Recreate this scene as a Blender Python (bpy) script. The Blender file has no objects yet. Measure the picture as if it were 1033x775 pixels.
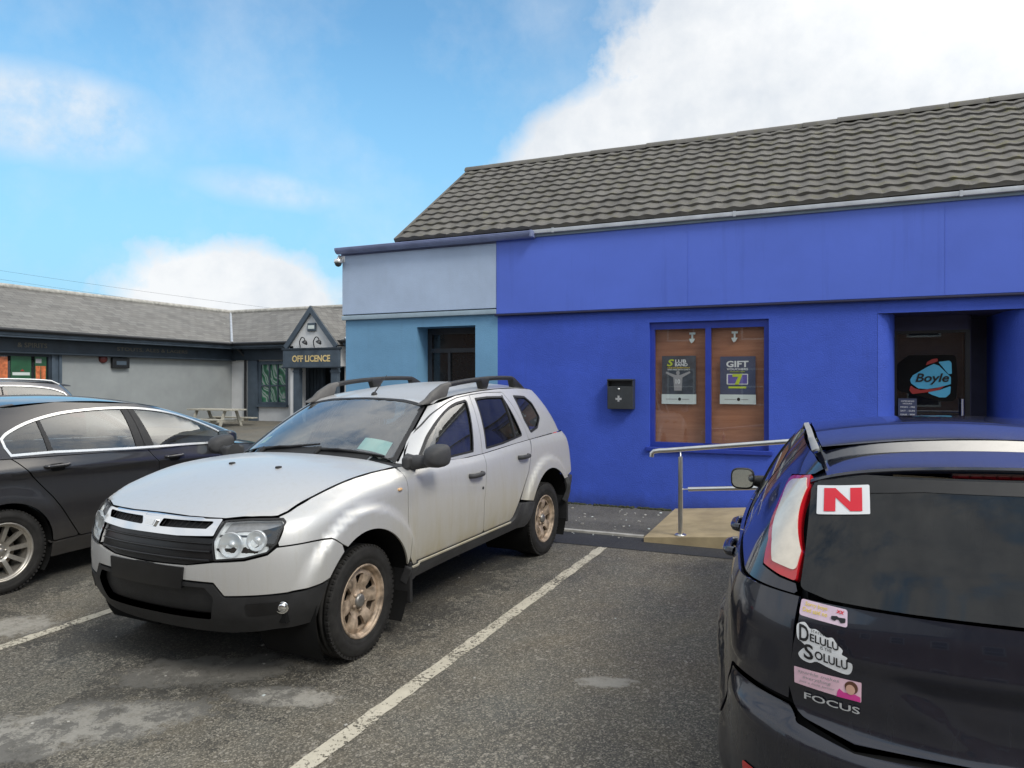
import bpy, bmesh, math, random
import numpy as np
from mathutils import Vector, Matrix
from mathutils.bvhtree import BVHTree
from mathutils.geometry import delaunay_2d_cdt

random.seed(7); rng = np.random.default_rng(7)
scene = bpy.context.scene
COL = scene.collection
R = math.radians
SLOPE = 0.0138                       # the car park rises gently towards the shop
GM = Matrix.Rotation(SLOPE, 4, 'X')  # frame of the car park surface

# ------------------------------------------------------------------ objects
def tag(o, label=None, cat=None, group=None, kind=None):
    if label: o['label'] = label
    if cat: o['category'] = cat
    if group: o['group'] = group
    if kind: o['kind'] = kind
    return o

def empty(name, loc=(0, 0, 0), mat=None):
    o = bpy.data.objects.new(name, None); COL.objects.link(o)
    o.empty_display_size = .2
    if mat is not None: o.matrix_world = mat
    else: o.location = loc
    return o

class MB:
    """collects geometry (verts, faces, optional normals, material index) for ONE mesh object"""
    def __init__(s):
        s.v = []; s.f = []; s.n = []; s.m = []; s.sm = []
    def add(s, v, f, n=None, m=0, smooth=False):
        o = len(s.v)
        s.v += [tuple(p) for p in v]
        s.n += [tuple(q) for q in n] if n is not None else [None] * len(v)
        s.f += [tuple(i + o for i in q) for q in f]
        s.m += [m] * len(f); s.sm += [smooth] * len(f)
        return s
    def addm(s, other, mat=None, m=None):
        v = other.v if mat is None else [tuple(mat @ Vector(p)) for p in other.v]
        o = len(s.v); s.v += v
        s.n += other.n if mat is None else [None if q is None else tuple((mat.to_3x3() @ Vector(q))) for q in other.n]
        s.f += [tuple(i + o for i in q) for q in other.f]
        s.m += other.m if m is None else [m] * len(other.f); s.sm += other.sm
        return s
    def mirror(s):
        r = MB(); r.v = [(x, -y, z) for x, y, z in s.v]
        r.n = [None if q is None else (q[0], -q[1], q[2]) for q in s.n]
        r.f = [tuple(reversed(q)) for q in s.f]; r.m = list(s.m); r.sm = list(s.sm)
        return r
    def box(s, a, b, m=0, bev=0.0, seg=2, mat=None):
        bm = bmesh.new(); bmesh.ops.create_cube(bm, size=1)
        c = [(a[i] + b[i]) / 2 for i in range(3)]; d = [abs(b[i] - a[i]) for i in range(3)]
        for v in bm.verts: v.co = Vector((c[0] + v.co.x * d[0], c[1] + v.co.y * d[1], c[2] + v.co.z * d[2]))
        if bev > 0:
            bmesh.ops.bevel(bm, geom=bm.edges[:], offset=min(bev, min(d) * .49), segments=seg, affect='EDGES', profile=.5)
        return s.bm(bm, m, bev > 0, mat, bev > 0)
    def bm(s, bm, m=0, smooth=False, mat=None, weighted=False):
        bm.verts.index_update(); bm.normal_update(); nn = None
        if weighted:   # area-weighted normals keep the flats flat and only round the edges
            nn = []
            for v in bm.verts:
                q = Vector((0, 0, 0))
                for f in v.link_faces: q += f.normal * f.calc_area()
                q.normalize(); nn.append(q if mat is None else (mat.to_3x3() @ q).normalized())
        v = [v.co.copy() if mat is None else mat @ v.co for v in bm.verts]
        f = [[q.index for q in g.verts] for g in bm.faces]
        bm.free(); return s.add(v, f, nn, m, smooth)
    def tube(s, pts, r, n=10, m=0, caps=True, closed=False):
        pts = [Vector(p) for p in pts]; N = len(pts)
        rr = r if isinstance(r, (list, tuple)) else [r] * N
        up = Vector((0, 0, 1)); vs = []; prev = None
        for i, p in enumerate(pts):
            if closed: t = pts[(i + 1) % N] - pts[i - 1]
            else: t = pts[min(i + 1, N - 1)] - pts[max(i - 1, 0)]
            t.normalize()
            if prev is None:
                a = t.cross(up)
                if a.length < .05: a = t.cross(Vector((1, 0, 0)))
                a.normalize()
            else:
                a = prev - t * prev.dot(t); a.normalize()
            prev = a; b = t.cross(a)
            for k in range(n):
                g = 2 * math.pi * k / n
                vs.append(p + (a * math.cos(g) + b * math.sin(g)) * rr[i])
        fs = []
        for i in range(N if closed else N - 1):
            j = (i + 1) % N
            for k in range(n):
                l = (k + 1) % n
                fs.append((i * n + k, i * n + l, j * n + l, j * n + k))
        s.add(vs, fs, None, m, True)
        if caps and not closed:
            s.add(vs[:n], [tuple(range(n))], None, m); s.add(vs[-n:], [tuple(reversed(range(n)))], None, m)
        return s
    def lathe(s, prof, n=48, m=0, axis='y', mat=None, smooth=True):
        """prof: (radius, h) pairs turned about an axis"""
        vs = []; fs = []; k = len(prof)
        for i in range(n):
            a = 2 * math.pi * i / n; ca, sa = math.cos(a), math.sin(a)
            for r, h in prof:
                p = (r * ca, h, r * sa) if axis == 'y' else (r * ca, r * sa, h) if axis == 'z' else (h, r * ca, r * sa)
                vs.append(Vector(p) if mat is None else mat @ Vector(p))
        for i in range(n):
            j = (i + 1) % n
            for q in range(k - 1):
                fs.append((i * k + q, j * k + q, j * k + q + 1, i * k + q + 1))
        return s.add(vs, fs, None, m, smooth)
    def prism(s, poly, a, b, axis='y', m=0):
        """2-D polygon extruded from a to b along an axis; poly in the other two axes (x,z), (y,z) or (x,y)"""
        n = len(poly)
        mk = {'y': lambda p, h: (p[0], h, p[1]), 'x': lambda p, h: (h, p[0], p[1]), 'z': lambda p, h: (p[0], p[1], h)}[axis]
        vs = [mk(p, a) for p in poly] + [mk(p, b) for p in poly]
        fs = [tuple(range(n)), tuple(reversed(range(n, 2 * n)))] + [(i, (i + 1) % n, n + (i + 1) % n, n + i) for i in range(n)]
        return s.add(vs, fs, None, m)
    def build(s, name, mats, parent=None, fixn=False):
        me = bpy.data.meshes.new(name)
        me.from_pydata(s.v, [], s.f)
        if not isinstance(mats, (list, tuple)): mats = [mats]
        for q in mats: me.materials.append(q)
        me.polygons.foreach_set('material_index', s.m)
        me.polygons.foreach_set('use_smooth', s.sm)
        if fixn:
            bm = bmesh.new(); bm.from_mesh(me); bmesh.ops.recalc_face_normals(bm, faces=bm.faces); bm.to_mesh(me); bm.free()
        me.update()
        if any(q is not None for q in s.n):
            vn = [q if q is not None else tuple(me.vertices[i].normal) for i, q in enumerate(s.n)]
            ln = []
            for p in me.polygons:
                ln += [vn[i] for i in p.vertices] if p.use_smooth else [tuple(p.normal)] * len(p.vertices)
            me.normals_split_custom_set(ln)
        o = bpy.data.objects.new(name, me); COL.objects.link(o)
        if parent is not None: o.parent = parent
        return o

def text_mesh(body, size=1.0, align='CENTER', extrude=0.0, spacing=1.0, bold=0.0, shear=0.0, scale_x=1.0):
    """lettering as plain mesh data in the xy plane"""
    cu = bpy.data.curves.new('lettering', 'FONT'); cu.body = body; cu.size = size; cu.align_x = align; cu.align_y = 'CENTER'
    cu.extrude = extrude; cu.space_character = spacing; cu.offset = bold; cu.shear = shear; cu.resolution_u = 3
    o = bpy.data.objects.new('lettering', cu); COL.objects.link(o)
    bpy.context.view_layer.update()
    me = bpy.data.meshes.new_from_object(o.evaluated_get(bpy.context.evaluated_depsgraph_get()))
    b = MB(); b.add([(v.co.x * scale_x, v.co.y, v.co.z) for v in me.vertices], [tuple(p.vertices) for p in me.polygons])
    bpy.data.objects.remove(o); bpy.data.curves.remove(cu); bpy.data.meshes.remove(me)
    return b

# ------------------------------------------------------------------ 2-D outlines
def crv(pts, n=8, closed=False):
    """Catmull-Rom curve through points"""
    P = [np.array(p[:2], float) for p in pts]; N = len(P); out = []
    for i in range(N if closed else N - 1):
        p1, p2 = P[i], P[(i + 1) % N]
        p0 = P[i - 1] if (i > 0 or closed) else 2 * p1 - p2
        p3 = P[(i + 2) % N] if (i + 2 < N or closed) else 2 * p2 - p1
        for k in range(n):
            t = k / n
            out.append(tuple(.5 * (2 * p1 + (p2 - p0) * t + (2 * p0 - 5 * p1 + 4 * p2 - p3) * t * t + (3 * p1 - p0 - 3 * p2 + p3) * t ** 3)))
    if not closed: out.append(tuple(P[-1]))
    return out

def fil(pts, r0=0.0, n=6):
    """polygon with rounded corners; a point may carry its own radius as third value"""
    out = []; N = len(pts)
    for i in range(N):
        p = np.array(pts[i][:2], float); r = pts[i][2] if len(pts[i]) > 2 else r0
        a = np.array(pts[i - 1][:2], float) - p; b = np.array(pts[(i + 1) % N][:2], float) - p
        la, lb = np.linalg.norm(a), np.linalg.norm(b)
        if r <= 0 or la < 1e-6 or lb < 1e-6: out.append(tuple(p)); continue
        a /= la; b /= lb
        ang = math.acos(max(-1, min(1, float(a @ b))))
        d = min(r / max(math.tan(ang / 2), .05), la * .48, lb * .48)
        s0, s1 = p + a * d, p + b * d
        for k in range(n + 1):
            t = k / n
            out.append(tuple((1 - t) ** 2 * s0 + 2 * t * (1 - t) * p + t * t * s1))
    return out

def dens(poly, d):
    out = []; N = len(poly)
    for i in range(N):
        a = np.array(poly[i][:2], float); b = np.array(poly[(i + 1) % N][:2], float)
        k = max(1, int(math.ceil(np.linalg.norm(b - a) / d)))
        for j in range(k): out.append(tuple(a + (b - a) * j / k))
    res = [out[0]]
    for p in out[1:]:
        if abs(p[0] - res[-1][0]) + abs(p[1] - res[-1][1]) > 1e-4: res.append(p)
    if abs(res[0][0] - res[-1][0]) + abs(res[0][1] - res[-1][1]) < 1e-4: res.pop()
    return res

def area(poly):
    return .5 * sum(poly[i - 1][0] * poly[i][1] - poly[i][0] * poly[i - 1][1] for i in range(len(poly)))

def offs(poly, g):
    """offset inwards by g"""
    if abs(g) < 1e-6: return list(poly)
    s = 1 if area(poly) > 0 else -1
    N = len(poly); out = []
    for i in range(N):
        p = np.array(poly[i]); a = p - np.array(poly[i - 1]); b = np.array(poly[(i + 1) % N]) - p
        a /= max(np.linalg.norm(a), 1e-9); b /= max(np.linalg.norm(b), 1e-9)
        na = np.array((-a[1], a[0])) * s; nb = np.array((-b[1], b[0])) * s
        m = na + nb; l = np.linalg.norm(m)
        m = na if l < .2 else m / l
        k = 1 / max(.5, float(m @ na))
        out.append(tuple(p + m * g * k))
    return out

def pip(pts, poly):
    pts = np.asarray(pts, float); P = np.asarray(poly, float)
    x, y = pts[:, 0:1], pts[:, 1:2]
    x0, y0 = P[:, 0], P[:, 1]; x1, y1 = np.roll(x0, -1), np.roll(y0, -1)
    with np.errstate(divide='ignore', invalid='ignore'):
        c = ((y0 > y) != (y1 > y)) & (x < (x1 - x0) * (y - y0) / (y1 - y0) + x0)
    return (c.sum(1) % 2) == 1

def tri2d(outer, holes, res):
    """triangulate polygon with holes and inner points -> pts, tris, boundary loops (indices)"""
    vs = [Vector(p) for p in outer]; ed = [(i, (i + 1) % len(outer)) for i in range(len(outer))]
    loops = [list(range(len(outer)))]
    for h in holes:
        o = len(vs); vs += [Vector(p) for p in h]
        ed += [(o + i, o + (i + 1) % len(h)) for i in range(len(h))]; loops.append(list(range(o, o + len(h))))
    B = np.array([tuple(v) for v in vs])
    if res > 0:
        lo, hi = B.min(0), B.max(0)
        gx = np.arange(lo[0], hi[0], res); gy = np.arange(lo[1], hi[1], res)
        Q = np.array([(a + (res / 2 if j % 2 else 0), b) for j, b in enumerate(gy) for a in gx])
        if len(Q):
            ok = pip(Q, outer)
            for h in holes: ok &= ~pip(Q, h)
            Q = Q[ok]
            if len(Q):
                D = np.sqrt(((Q[:, None, :] - B[None, :, :]) ** 2).sum(2)).min(1)
                Q = Q[D > res * .45]
                vs += [Vector(q) for q in Q]
    ov, oe, of, iv, ie, if_ = delaunay_2d_cdt(vs, ed, [], 0, 1e-6)
    P = np.array([tuple(v) for v in ov])
    mp = {}
    for i, src in enumerate(iv):
        for q in src: mp.setdefault(q, i)
    T = np.array([f for f in of if len(f) == 3])
    C = P[T].mean(1); ok = pip(C, outer)
    for h in holes: ok &= ~pip(C, h)
    return P, T[ok], [[mp[i] for i in l if i in mp] for l in loops]

# ------------------------------------------------------------------ smooth bodies
def lin(tab):
    xs = np.array([p[0] for p in tab], float); ys = np.array([p[1] for p in tab], float)
    o = np.argsort(xs); xs, ys = xs[o], ys[o]
    if len(xs) < 3: return lambda x: np.interp(x, xs, ys)
    h = np.diff(xs); d = np.diff(ys) / h; m = np.zeros(len(xs)); m[0], m[-1] = d[0], d[-1]
    m[1:-1] = (d[:-1] * h[1:] + d[1:] * h[:-1]) / (h[:-1] + h[1:])
    def f(x):
        x = np.clip(np.asarray(x, float), xs[0], xs[-1]); i = np.clip(np.searchsorted(xs, x) - 1, 0, len(xs) - 2)
        t = (x - xs[i]) / h[i]
        return (2 * t ** 3 - 3 * t * t + 1) * ys[i] + (t ** 3 - 2 * t * t + t) * h[i] * m[i] + (-2 * t ** 3 + 3 * t * t) * ys[i + 1] + (t ** 3 - t * t) * h[i] * m[i + 1]
    return f

def rail(xf, af, nf, xr, ar, nr, w, z, NF=56, NS=170):
    """half of a closed plan curve (front centre, left side, rear centre): rounded ends, width w(x), height z"""
    wf = lin(w) if isinstance(w, list) else (lambda x: np.full_like(np.asarray(x, float), w))
    th = np.linspace(0, math.pi / 2, NF); e = 2 / nf
    # even spacing along the corner
    def corner(n):
        t = np.linspace(0, math.pi / 2, 400); c = np.cos(t) ** (2 / n); s = np.sin(t) ** (2 / n)
        L = np.concatenate([[0], np.cumsum(np.hypot(np.diff(c) * .45, np.diff(s) * .9))]); q = np.linspace(0, L[-1], NF)
        return np.interp(q, L, c), np.interp(q, L, s)
    c1, s1 = corner(nf); c2, s2 = corner(nr)
    xs = np.concatenate([xf - af + af * c1, np.linspace(xf - af, xr + ar, NS)[1:-1], (xr + ar - ar * c2)[::-1]])
    sf = np.concatenate([s1, np.ones(NS - 2), s2[::-1]])
    ys = wf(xs) * sf
    if callable(z): zs = z(xs, ys)
    elif isinstance(z, list): zs = lin(z)(xs)
    else: zs = np.full_like(xs, z)
    return np.stack([xs, ys, zs], 1)

def loft(rails, per=14):
    """curves joined by a smooth interpolating surface: array (stations, levels, 3)"""
    A = np.stack(rails, 1); n = A.shape[1]; out = []
    seg = np.linalg.norm(np.diff(A, axis=1), axis=2); seg = np.maximum(seg, 1e-4)
    K = np.concatenate([np.zeros((A.shape[0], 1)), np.cumsum(np.sqrt(seg), 1)], 1)
    def tang(i):
        if i == 0: return (A[:, 1] - A[:, 0]) / (K[:, 1] - K[:, 0])[:, None]
        if i == n - 1: return (A[:, -1] - A[:, -2]) / (K[:, -1] - K[:, -2])[:, None]
        d0 = (A[:, i] - A[:, i - 1]) / (K[:, i] - K[:, i - 1])[:, None]; d1 = (A[:, i + 1] - A[:, i]) / (K[:, i + 1] - K[:, i])[:, None]
        h0 = (K[:, i] - K[:, i - 1])[:, None]; h1 = (K[:, i + 1] - K[:, i])[:, None]
        return (d0 * h1 + d1 * h0) / (h0 + h1)
    for i in range(n - 1):
        h = (K[:, i + 1] - K[:, i])[:, None]; m0, m1 = tang(i), tang(i + 1)
        for k in range(per):
            t = k / per
            out.append((2 * t ** 3 - 3 * t * t + 1) * A[:, i] + (t ** 3 - 2 * t * t + t) * h * m0 + (-2 * t ** 3 + 3 * t * t) * A[:, i + 1] + (t ** 3 - t * t) * h * m1)
    out.append(A[:, -1])
    return np.stack(out, 1)

def cap(edge, zc, z0=None, rows=33):
    """lid over a plan curve: height zc(x,y)"""
    t = np.linspace(0, 1, rows)
    x = edge[:, 0][:, None] * np.ones(rows); y = edge[:, 1][:, None] * t
    return np.stack([x, y, zc(x, y)], 2)

class Buck:
    """a smooth reference body: panels are cut to outline and laid on it"""
    def __init__(s): s.V = []; s.N = []; s.F = []; s.o = 0
    def grid(s, P, out):
        du = np.gradient(P, axis=0); dv = np.gradient(P, axis=1)
        n = np.cross(du, dv); l = np.linalg.norm(n, axis=2, keepdims=True)
        n = n / np.maximum(l, 1e-12)
        bad = (l[..., 0] < 1e-10)
        if bad.any(): n[bad] = np.array(out(P[bad]))
        ref = out(P.reshape(-1, 3)).reshape(P.shape)
        if (n * ref).sum() < 0: n = -n
        n[np.abs(P[..., 1]) < 1e-6, 1] = 0
        n /= np.maximum(np.linalg.norm(n, axis=2, keepdims=True), 1e-9)
        for sy in (1, -1):
            a, b = P.shape[:2]; q = np.array([1, sy, 1.0])
            s.V.append((P * q).reshape(-1, 3)); s.N.append((n * q).reshape(-1, 3))
            I = np.arange(a * b).reshape(a, b) + s.o
            Q = np.stack([I[:-1, :-1], I[1:, :-1], I[1:, 1:], I[:-1, 1:]], 2).reshape(-1, 4)
            s.F.append(np.concatenate([Q[:, [0, 1, 2]], Q[:, [0, 2, 3]]])); s.o += a * b
        return s
    def done(s):
        s.V = np.concatenate(s.V); s.N = np.concatenate(s.N); s.F = np.concatenate(s.F)
        s.t = BVHTree.FromPolygons([Vector(v) for v in s.V], [tuple(int(i) for i in f) for f in s.F])
        return s
    def nrm(s, p, fi):
        f = s.F[fi]; a, b, c = s.V[f]; p = np.array(p)
        v0, v1, v2 = b - a, c - a, p - a
        d00, d01, d11, d20, d21 = v0 @ v0, v0 @ v1, v1 @ v1, v2 @ v0, v2 @ v1
        den = d00 * d11 - d01 * d01
        if abs(den) < 1e-18: n = s.N[f[0]]
        else:
            v = (d11 * d20 - d01 * d21) / den; w = (d00 * d21 - d01 * d20) / den
            n = (1 - v - w) * s.N[f[0]] + v * s.N[f[1]] + w * s.N[f[2]]
        l = np.linalg.norm(n); return n / l if l > 1e-9 else np.array((0, 0, 1.0))
    def cast(s, o, d):
        h = s.t.ray_cast(Vector(o), Vector(d).normalized())
        if h[0] is None: return None
        return np.array(h[0]), s.nrm(h[0], h[2])
    def lift(s, pts, proj):
        P, N = [], []
        for a, b in pts:
            o, d, g = proj(a, b)
            r = s.cast(o, d)
            if r is None or abs(r[0] - np.array(g)).max() > .9:
                h = s.t.find_nearest(Vector(g)); r = (np.array(h[0]), s.nrm(h[0], h[2]))
            P.append(r[0]); N.append(r[1])
        return np.array(P), np.array(N)

def SIDE(a, b): return (a, 4, b), (0, -1, 0), (a, .8, b)        # (x, z)
def FRONT(x): return lambda a, b: ((x + 3, a, b), (-1, 0, 0), (x, a, b))   # (y, z)
def REAR(x): return lambda a, b: ((x - 3, a, b), (1, 0, 0), (x, a, b))     # (y, z)
def TOP(a, b): return (a, b, 4), (0, 0, -1), (a, b, 1.2)        # (x, y)
def WRAP(xc, yc, Rc, front=True):
    """unrolled end of a car: s is measured from the centre line round the corner on to the side"""
    L1 = yc + Rc * math.pi / 2; sg = 1 if front else -1
    def f(s_, z):
        sn = 1 if s_ >= 0 else -1; s = abs(s_)
        if s < yc: p = (xc, s); d = (1, 0)
        elif s < L1: a = (s - yc) / Rc; p = (xc, yc); d = (math.cos(a), math.sin(a))
        else: p = (xc - (s - L1), yc); d = (0, 1)
        p = (p[0] if front else 2 * xc - p[0], p[1] * sn); d = (d[0] * sg, d[1] * sn)
        return (p[0] + d[0] * 3, p[1] + d[1] * 3, z), (-d[0], -d[1], 0), (p[0] + d[0] * Rc, p[1] + d[1] * Rc, z)
    f.side = lambda x: L1 + ((xc - x) if front else (x - xc))      # s of a point on the side
    f.pol = lambda x, y: abs(y) if abs(y) < yc else (L1 + (xc - x) * sg if (x - xc) * sg < 0 else yc + Rc * math.atan2(abs(y) - yc, (x - xc) * sg))
    return f

def panel(buck, outer, proj, holes=(), gap=.003, thick=.014, res=.035, off=0.0, edge=.018, m=0, mb=None, hgap=None, bow=0.0):
    """sheet cut to outline, laid on the body, with turned-in edges"""
    mb = mb or MB()
    O = offs(dens(outer, edge), gap); Hs = [offs(dens(h, edge), -(gap if hgap is None else hgap)) for h in holes]
    P2, T, loops = tri2d(O, Hs, res)
    P, N = buck.lift(P2, proj)
    P = P + N * off
    tri = []
    for t in T:
        a, b, c = P[t]; n = np.cross(b - a, c - a)
        tri.append(tuple(t) if n @ N[t].sum(0) >= 0 else (t[0], t[2], t[1]))
    mb.add(P, tri, N, m, True)
    if thick > 0:
        for l in loops:
            n = len(l)
            if n < 3: continue
            A = P[l]; B = A - N[l] * thick
            C = A.mean(0); nn = []
            for i in range(n):
                t = A[(i + 1) % n] - A[i - 1]; q = np.cross(t, N[l[i]]); ln = np.linalg.norm(q); nn.append(q / ln if ln > 1e-9 else N[l[i]])
            nn = np.array(nn)
            if (nn * (A - C)).sum() < 0: nn = -nn
            if l is not loops[0]: nn = -nn
            mb.add(np.concatenate([A, B]), [(i, (i + 1) % n, n + (i + 1) % n, n + i) for i in range(n)], np.concatenate([nn, nn]), m, True)
    return mb

def shell_lift(buck, mb2, proj, off=0.004):
    """lay flat lettering (mesh in projection plane) on a body"""
    P, N = buck.lift([(p[0], p[1]) for p in mb2.v], proj)
    r = MB(); P = P + N * off
    fs = []
    for f in mb2.f:
        n = np.cross(P[f[1]] - P[f[0]], P[f[2]] - P[f[0]]); fs.append(f if n @ N[f[0]] > 0 else tuple(reversed(f)))
    return r.add(P, fs, N, 0, True)
# ------------------------------------------------------------------ materials
class NT:
    def __init__(s, name):
        s.m = bpy.data.materials.new(name); s.m.use_nodes = True; s.t = s.m.node_tree; s.t.nodes.clear()
        s.out = s.n('ShaderNodeOutputMaterial')
    def n(s, kind, **kw):
        o = s.t.nodes.new(kind)
        for k, v in kw.items():
            if hasattr(o, k) and k not in ('inputs',): setattr(o, k, v)
            else: o.inputs[k.replace('_', ' ')].default_value = v
        return o
    def l(s, a, b): s.t.links.new(a, b)
    def set(s, sock, v):
        if hasattr(v, 'is_linked') or hasattr(v, 'links'): s.t.links.new(v, sock)
        else: sock.default_value = (tuple(v) + (1,)) if isinstance(v, (tuple, list)) and len(v) == 3 and sock.type == 'RGBA' else v
    def obj(s): return s.n('ShaderNodeTexCoord').outputs['Object']
    def gen(s): return s.n('ShaderNodeNewGeometry').outputs['Position']
    def sc(s, vec, scale):
        q = s.n('ShaderNodeMapping'); s.l(vec, q.inputs['Vector']); q.inputs['Scale'].default_value = scale if isinstance(scale, tuple) else (scale,) * 3
        return q.outputs[0]
    def noise(s, vec, scale, detail=4, rough=.55, dist=0):
        q = s.n('ShaderNodeTexNoise'); s.l(vec, q.inputs['Vector']); q.inputs['Scale'].default_value = scale
        q.inputs['Detail'].default_value = detail; q.inputs['Roughness'].default_value = rough; q.inputs['Distortion'].default_value = dist
        return q.outputs['Fac']
    def vor(s, vec, scale, feature='F1', out='Distance', rand=1):
        q = s.n('ShaderNodeTexVoronoi'); q.feature = feature; s.l(vec, q.inputs['Vector']); q.inputs['Scale'].default_value = scale; q.inputs['Randomness'].default_value = rand
        return q.outputs[out]
    def ramp(s, fac, stops, interp='LINEAR'):
        q = s.n('ShaderNodeValToRGB'); s.l(fac, q.inputs[0]); e = q.color_ramp.elements; q.color_ramp.interpolation = interp
        while len(e) < len(stops): e.new(.5)
        for i, (p, c) in enumerate(stops):
            e[i].position = p; c = (c, c, c) if isinstance(c, (int, float)) else c; e[i].color = (c[0], c[1], c[2], 1)
        return q.outputs[0]
    def mix(s, fac, a, b, mode='MIX'):
        q = s.n('ShaderNodeMix'); q.data_type = 'RGBA'; q.blend_type = mode
        s.set(q.inputs[0], fac); s.set(q.inputs[6], a); s.set(q.inputs[7], b); return q.outputs[2]
    def math(s, op, a, b=0, c=None, clamp=False):
        q = s.n('ShaderNodeMath'); q.operation = op; q.use_clamp = clamp; s.set(q.inputs[0], a); s.set(q.inputs[1], b)
        if c is not None: s.set(q.inputs[2], c)
        return q.outputs[0]
    def map(s, v, a, b, c=0., d=1.):
        q = s.n('ShaderNodeMapRange'); q.clamp = True; s.set(q.inputs[0], v); q.inputs[1].default_value = a; q.inputs[2].default_value = b; q.inputs[3].default_value = c; q.inputs[4].default_value = d
        return q.outputs[0]
    def xyz(s, v):
        q = s.n('ShaderNodeSeparateXYZ'); s.l(v, q.inputs[0]); return q.outputs
    def bump(s, h, strength=.3, dist=.01):
        q = s.n('ShaderNodeBump'); s.l(h, q.inputs['Height']); q.inputs['Strength'].default_value = strength; q.inputs['Distance'].default_value = dist
        return q.outputs[0]
    def bsdf(s, color, rough=.5, metal=0., spec=.5, coat=0., coat_rough=.03, normal=None, out=True):
        p = s.n('ShaderNodeBsdfPrincipled'); s.set(p.inputs['Base Color'], color); s.set(p.inputs['Roughness'], rough); s.set(p.inputs['Metallic'], metal)
        s.set(p.inputs['Specular IOR Level'], spec); s.set(p.inputs['Coat Weight'], coat); p.inputs['Coat Roughness'].default_value = coat_rough
        if normal is not None: s.l(normal, p.inputs['Normal'])
        if out: s.l(p.outputs[0], s.out.inputs[0])
        return p.outputs[0]

def plain(name, color, rough=.5, metal=0., spec=.5, coat=0., var=.12, vscale=6., bump=0., bscale=120.):
    """one colour, broken up a little by two noises"""
    t = NT(name); o = t.obj()
    v = t.noise(o, vscale, 5)
    c = t.mix(t.map(v, .3, .7), tuple(x * (1 - var) for x in color), tuple(min(1, x * (1 + var)) for x in color))
    r = t.math('ADD', t.math('MULTIPLY', t.math('SUBTRACT', t.noise(o, vscale * 2.3, 4), .5), .25 * min(rough, .6)), rough)
    nb = t.bump(t.noise(o, bscale, 3), bump, .004) if bump else None
    t.bsdf(c, r, metal, spec, coat, .03, nb)
    return t.m

def paint(name, color, metal=.6, rough=.35, dirt=(.20, .17, .10), dz0=.35, dz1=.85, dmax=.6, coat=1., film=.12, flake=.06, x0=None):
    """car paint with a film of road dirt that thickens towards the sills"""
    t = NT(name); o = t.obj(); x, y, z = t.xyz(o)
    n1 = t.noise(t.sc(o, (3.0, 3.0, 1.0)), 2.2, 6, .6)
    streak = t.noise(t.sc(o, (26, 26, 2.2)), 1.0, 4, .6)
    low = t.map(z, dz1, dz0, 0, 1)
    d = t.math('MULTIPLY', t.math('MULTIPLY', low, t.map(n1, .25, .75, .45, 1.0)), dmax)
    if x0 is not None: d = t.math('MULTIPLY', d, t.map(x, x0 + .5, x0, .22, 1))
    d = t.math('ADD', d, t.math('MULTIPLY', t.map(streak, .52, .75), film), clamp=True)
    fl = t.noise(o, 900, 1)
    c0 = t.mix(t.map(fl, .35, .65), tuple(q * (1 - flake) for q in color), tuple(min(1, q * (1 + flake)) for q in color))
    c = t.mix(d, c0, dirt)
    t.bsdf(c, t.math('ADD', rough, t.math('MULTIPLY', d, .35)), t.math('MULTIPLY', t.math('SUBTRACT', 1.0, d), metal), .5,
           t.math('MULTIPLY', t.math('SUBTRACT', 1.0, d, clamp=True), coat), .04)
    return t.m

def glass_mat(name, tint=(.35, .40, .40), dirt=.06, rough=.02, base=.05):
    """thin pane: see-through tint plus a mirror reflection that grows at grazing angles, with a little dust"""
    t = NT(name); o = t.obj()
    tr = t.n('ShaderNodeBsdfTransparent'); t.set(tr.inputs[0], tint)
    gl = t.n('ShaderNodeBsdfGlossy'); gl.inputs['Roughness'].default_value = rough; gl.inputs[0].default_value = (.95, .97, 1, 1)
    g = t.n('ShaderNodeNewGeometry'); d = t.n('ShaderNodeVectorMath'); d.operation = 'DOT_PRODUCT'; t.l(g.outputs['Normal'], d.inputs[0]); t.l(g.outputs['Incoming'], d.inputs[1])
    c = t.math('SUBTRACT', 1.0, t.math('ABSOLUTE', d.outputs['Value']), clamp=True)
    k = t.math('ADD', t.math('MULTIPLY', t.math('POWER', c, 4.0), .92), .07 + base, clamp=True)
    m = t.n('ShaderNodeMixShader'); t.l(k, m.inputs[0]); t.l(tr.outputs[0], m.inputs[1]); t.l(gl.outputs[0], m.inputs[2])
    df = t.n('ShaderNodeBsdfDiffuse'); df.inputs[0].default_value = (.45, .45, .42, 1)
    m2 = t.n('ShaderNodeMixShader'); t.l(t.map(t.noise(t.sc(o, (5, 5, 1.5)), 2.0, 6, .65), .35, .8, dirt * .25, dirt), m2.inputs[0])
    t.l(m.outputs[0], m2.inputs[1]); t.l(df.outputs[0], m2.inputs[2]); t.l(m2.outputs[0], t.out.inputs[0])
    return t.m

MT = {}
MT['silver'] = paint('silver_paint', (.60, .60, .60), .45, .42, (.33, .27, .13), .36, 1.06, .95, .4, .12, .08, -.45)
MT['charcoal'] = paint('charcoal_paint', (.036, .035, .039), .4, .28, (.10, .09, .075), .25, .75, .45, 1., .06, .15)
MT['navy'] = paint('navy_paint', (.008, .010, .021), .30, .22, (.070, .068, .072), .30, 1.10, .30, 1., .09, .15)
MT['bronze_grey'] = paint('grey_paint', (.10, .10, .115), .5, .3, (.10, .09, .075), .25, .75, .45, 1., .06, .15)
MT['plastic'] = plain('black_plastic', (.022, .022, .023), .55, 0, .4, 0, .25, 9, .25, 400)
MT['plastic_worn'] = plain('weathered_plastic', (.050, .050, .052), .6, 0, .35, 0, .25, 7, .25, 400)
MT['plastic_grey'] = plain('bleached_plastic', (.12, .115, .11), .6, 0, .35, 0, .2, 7, .2, 400)
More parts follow.
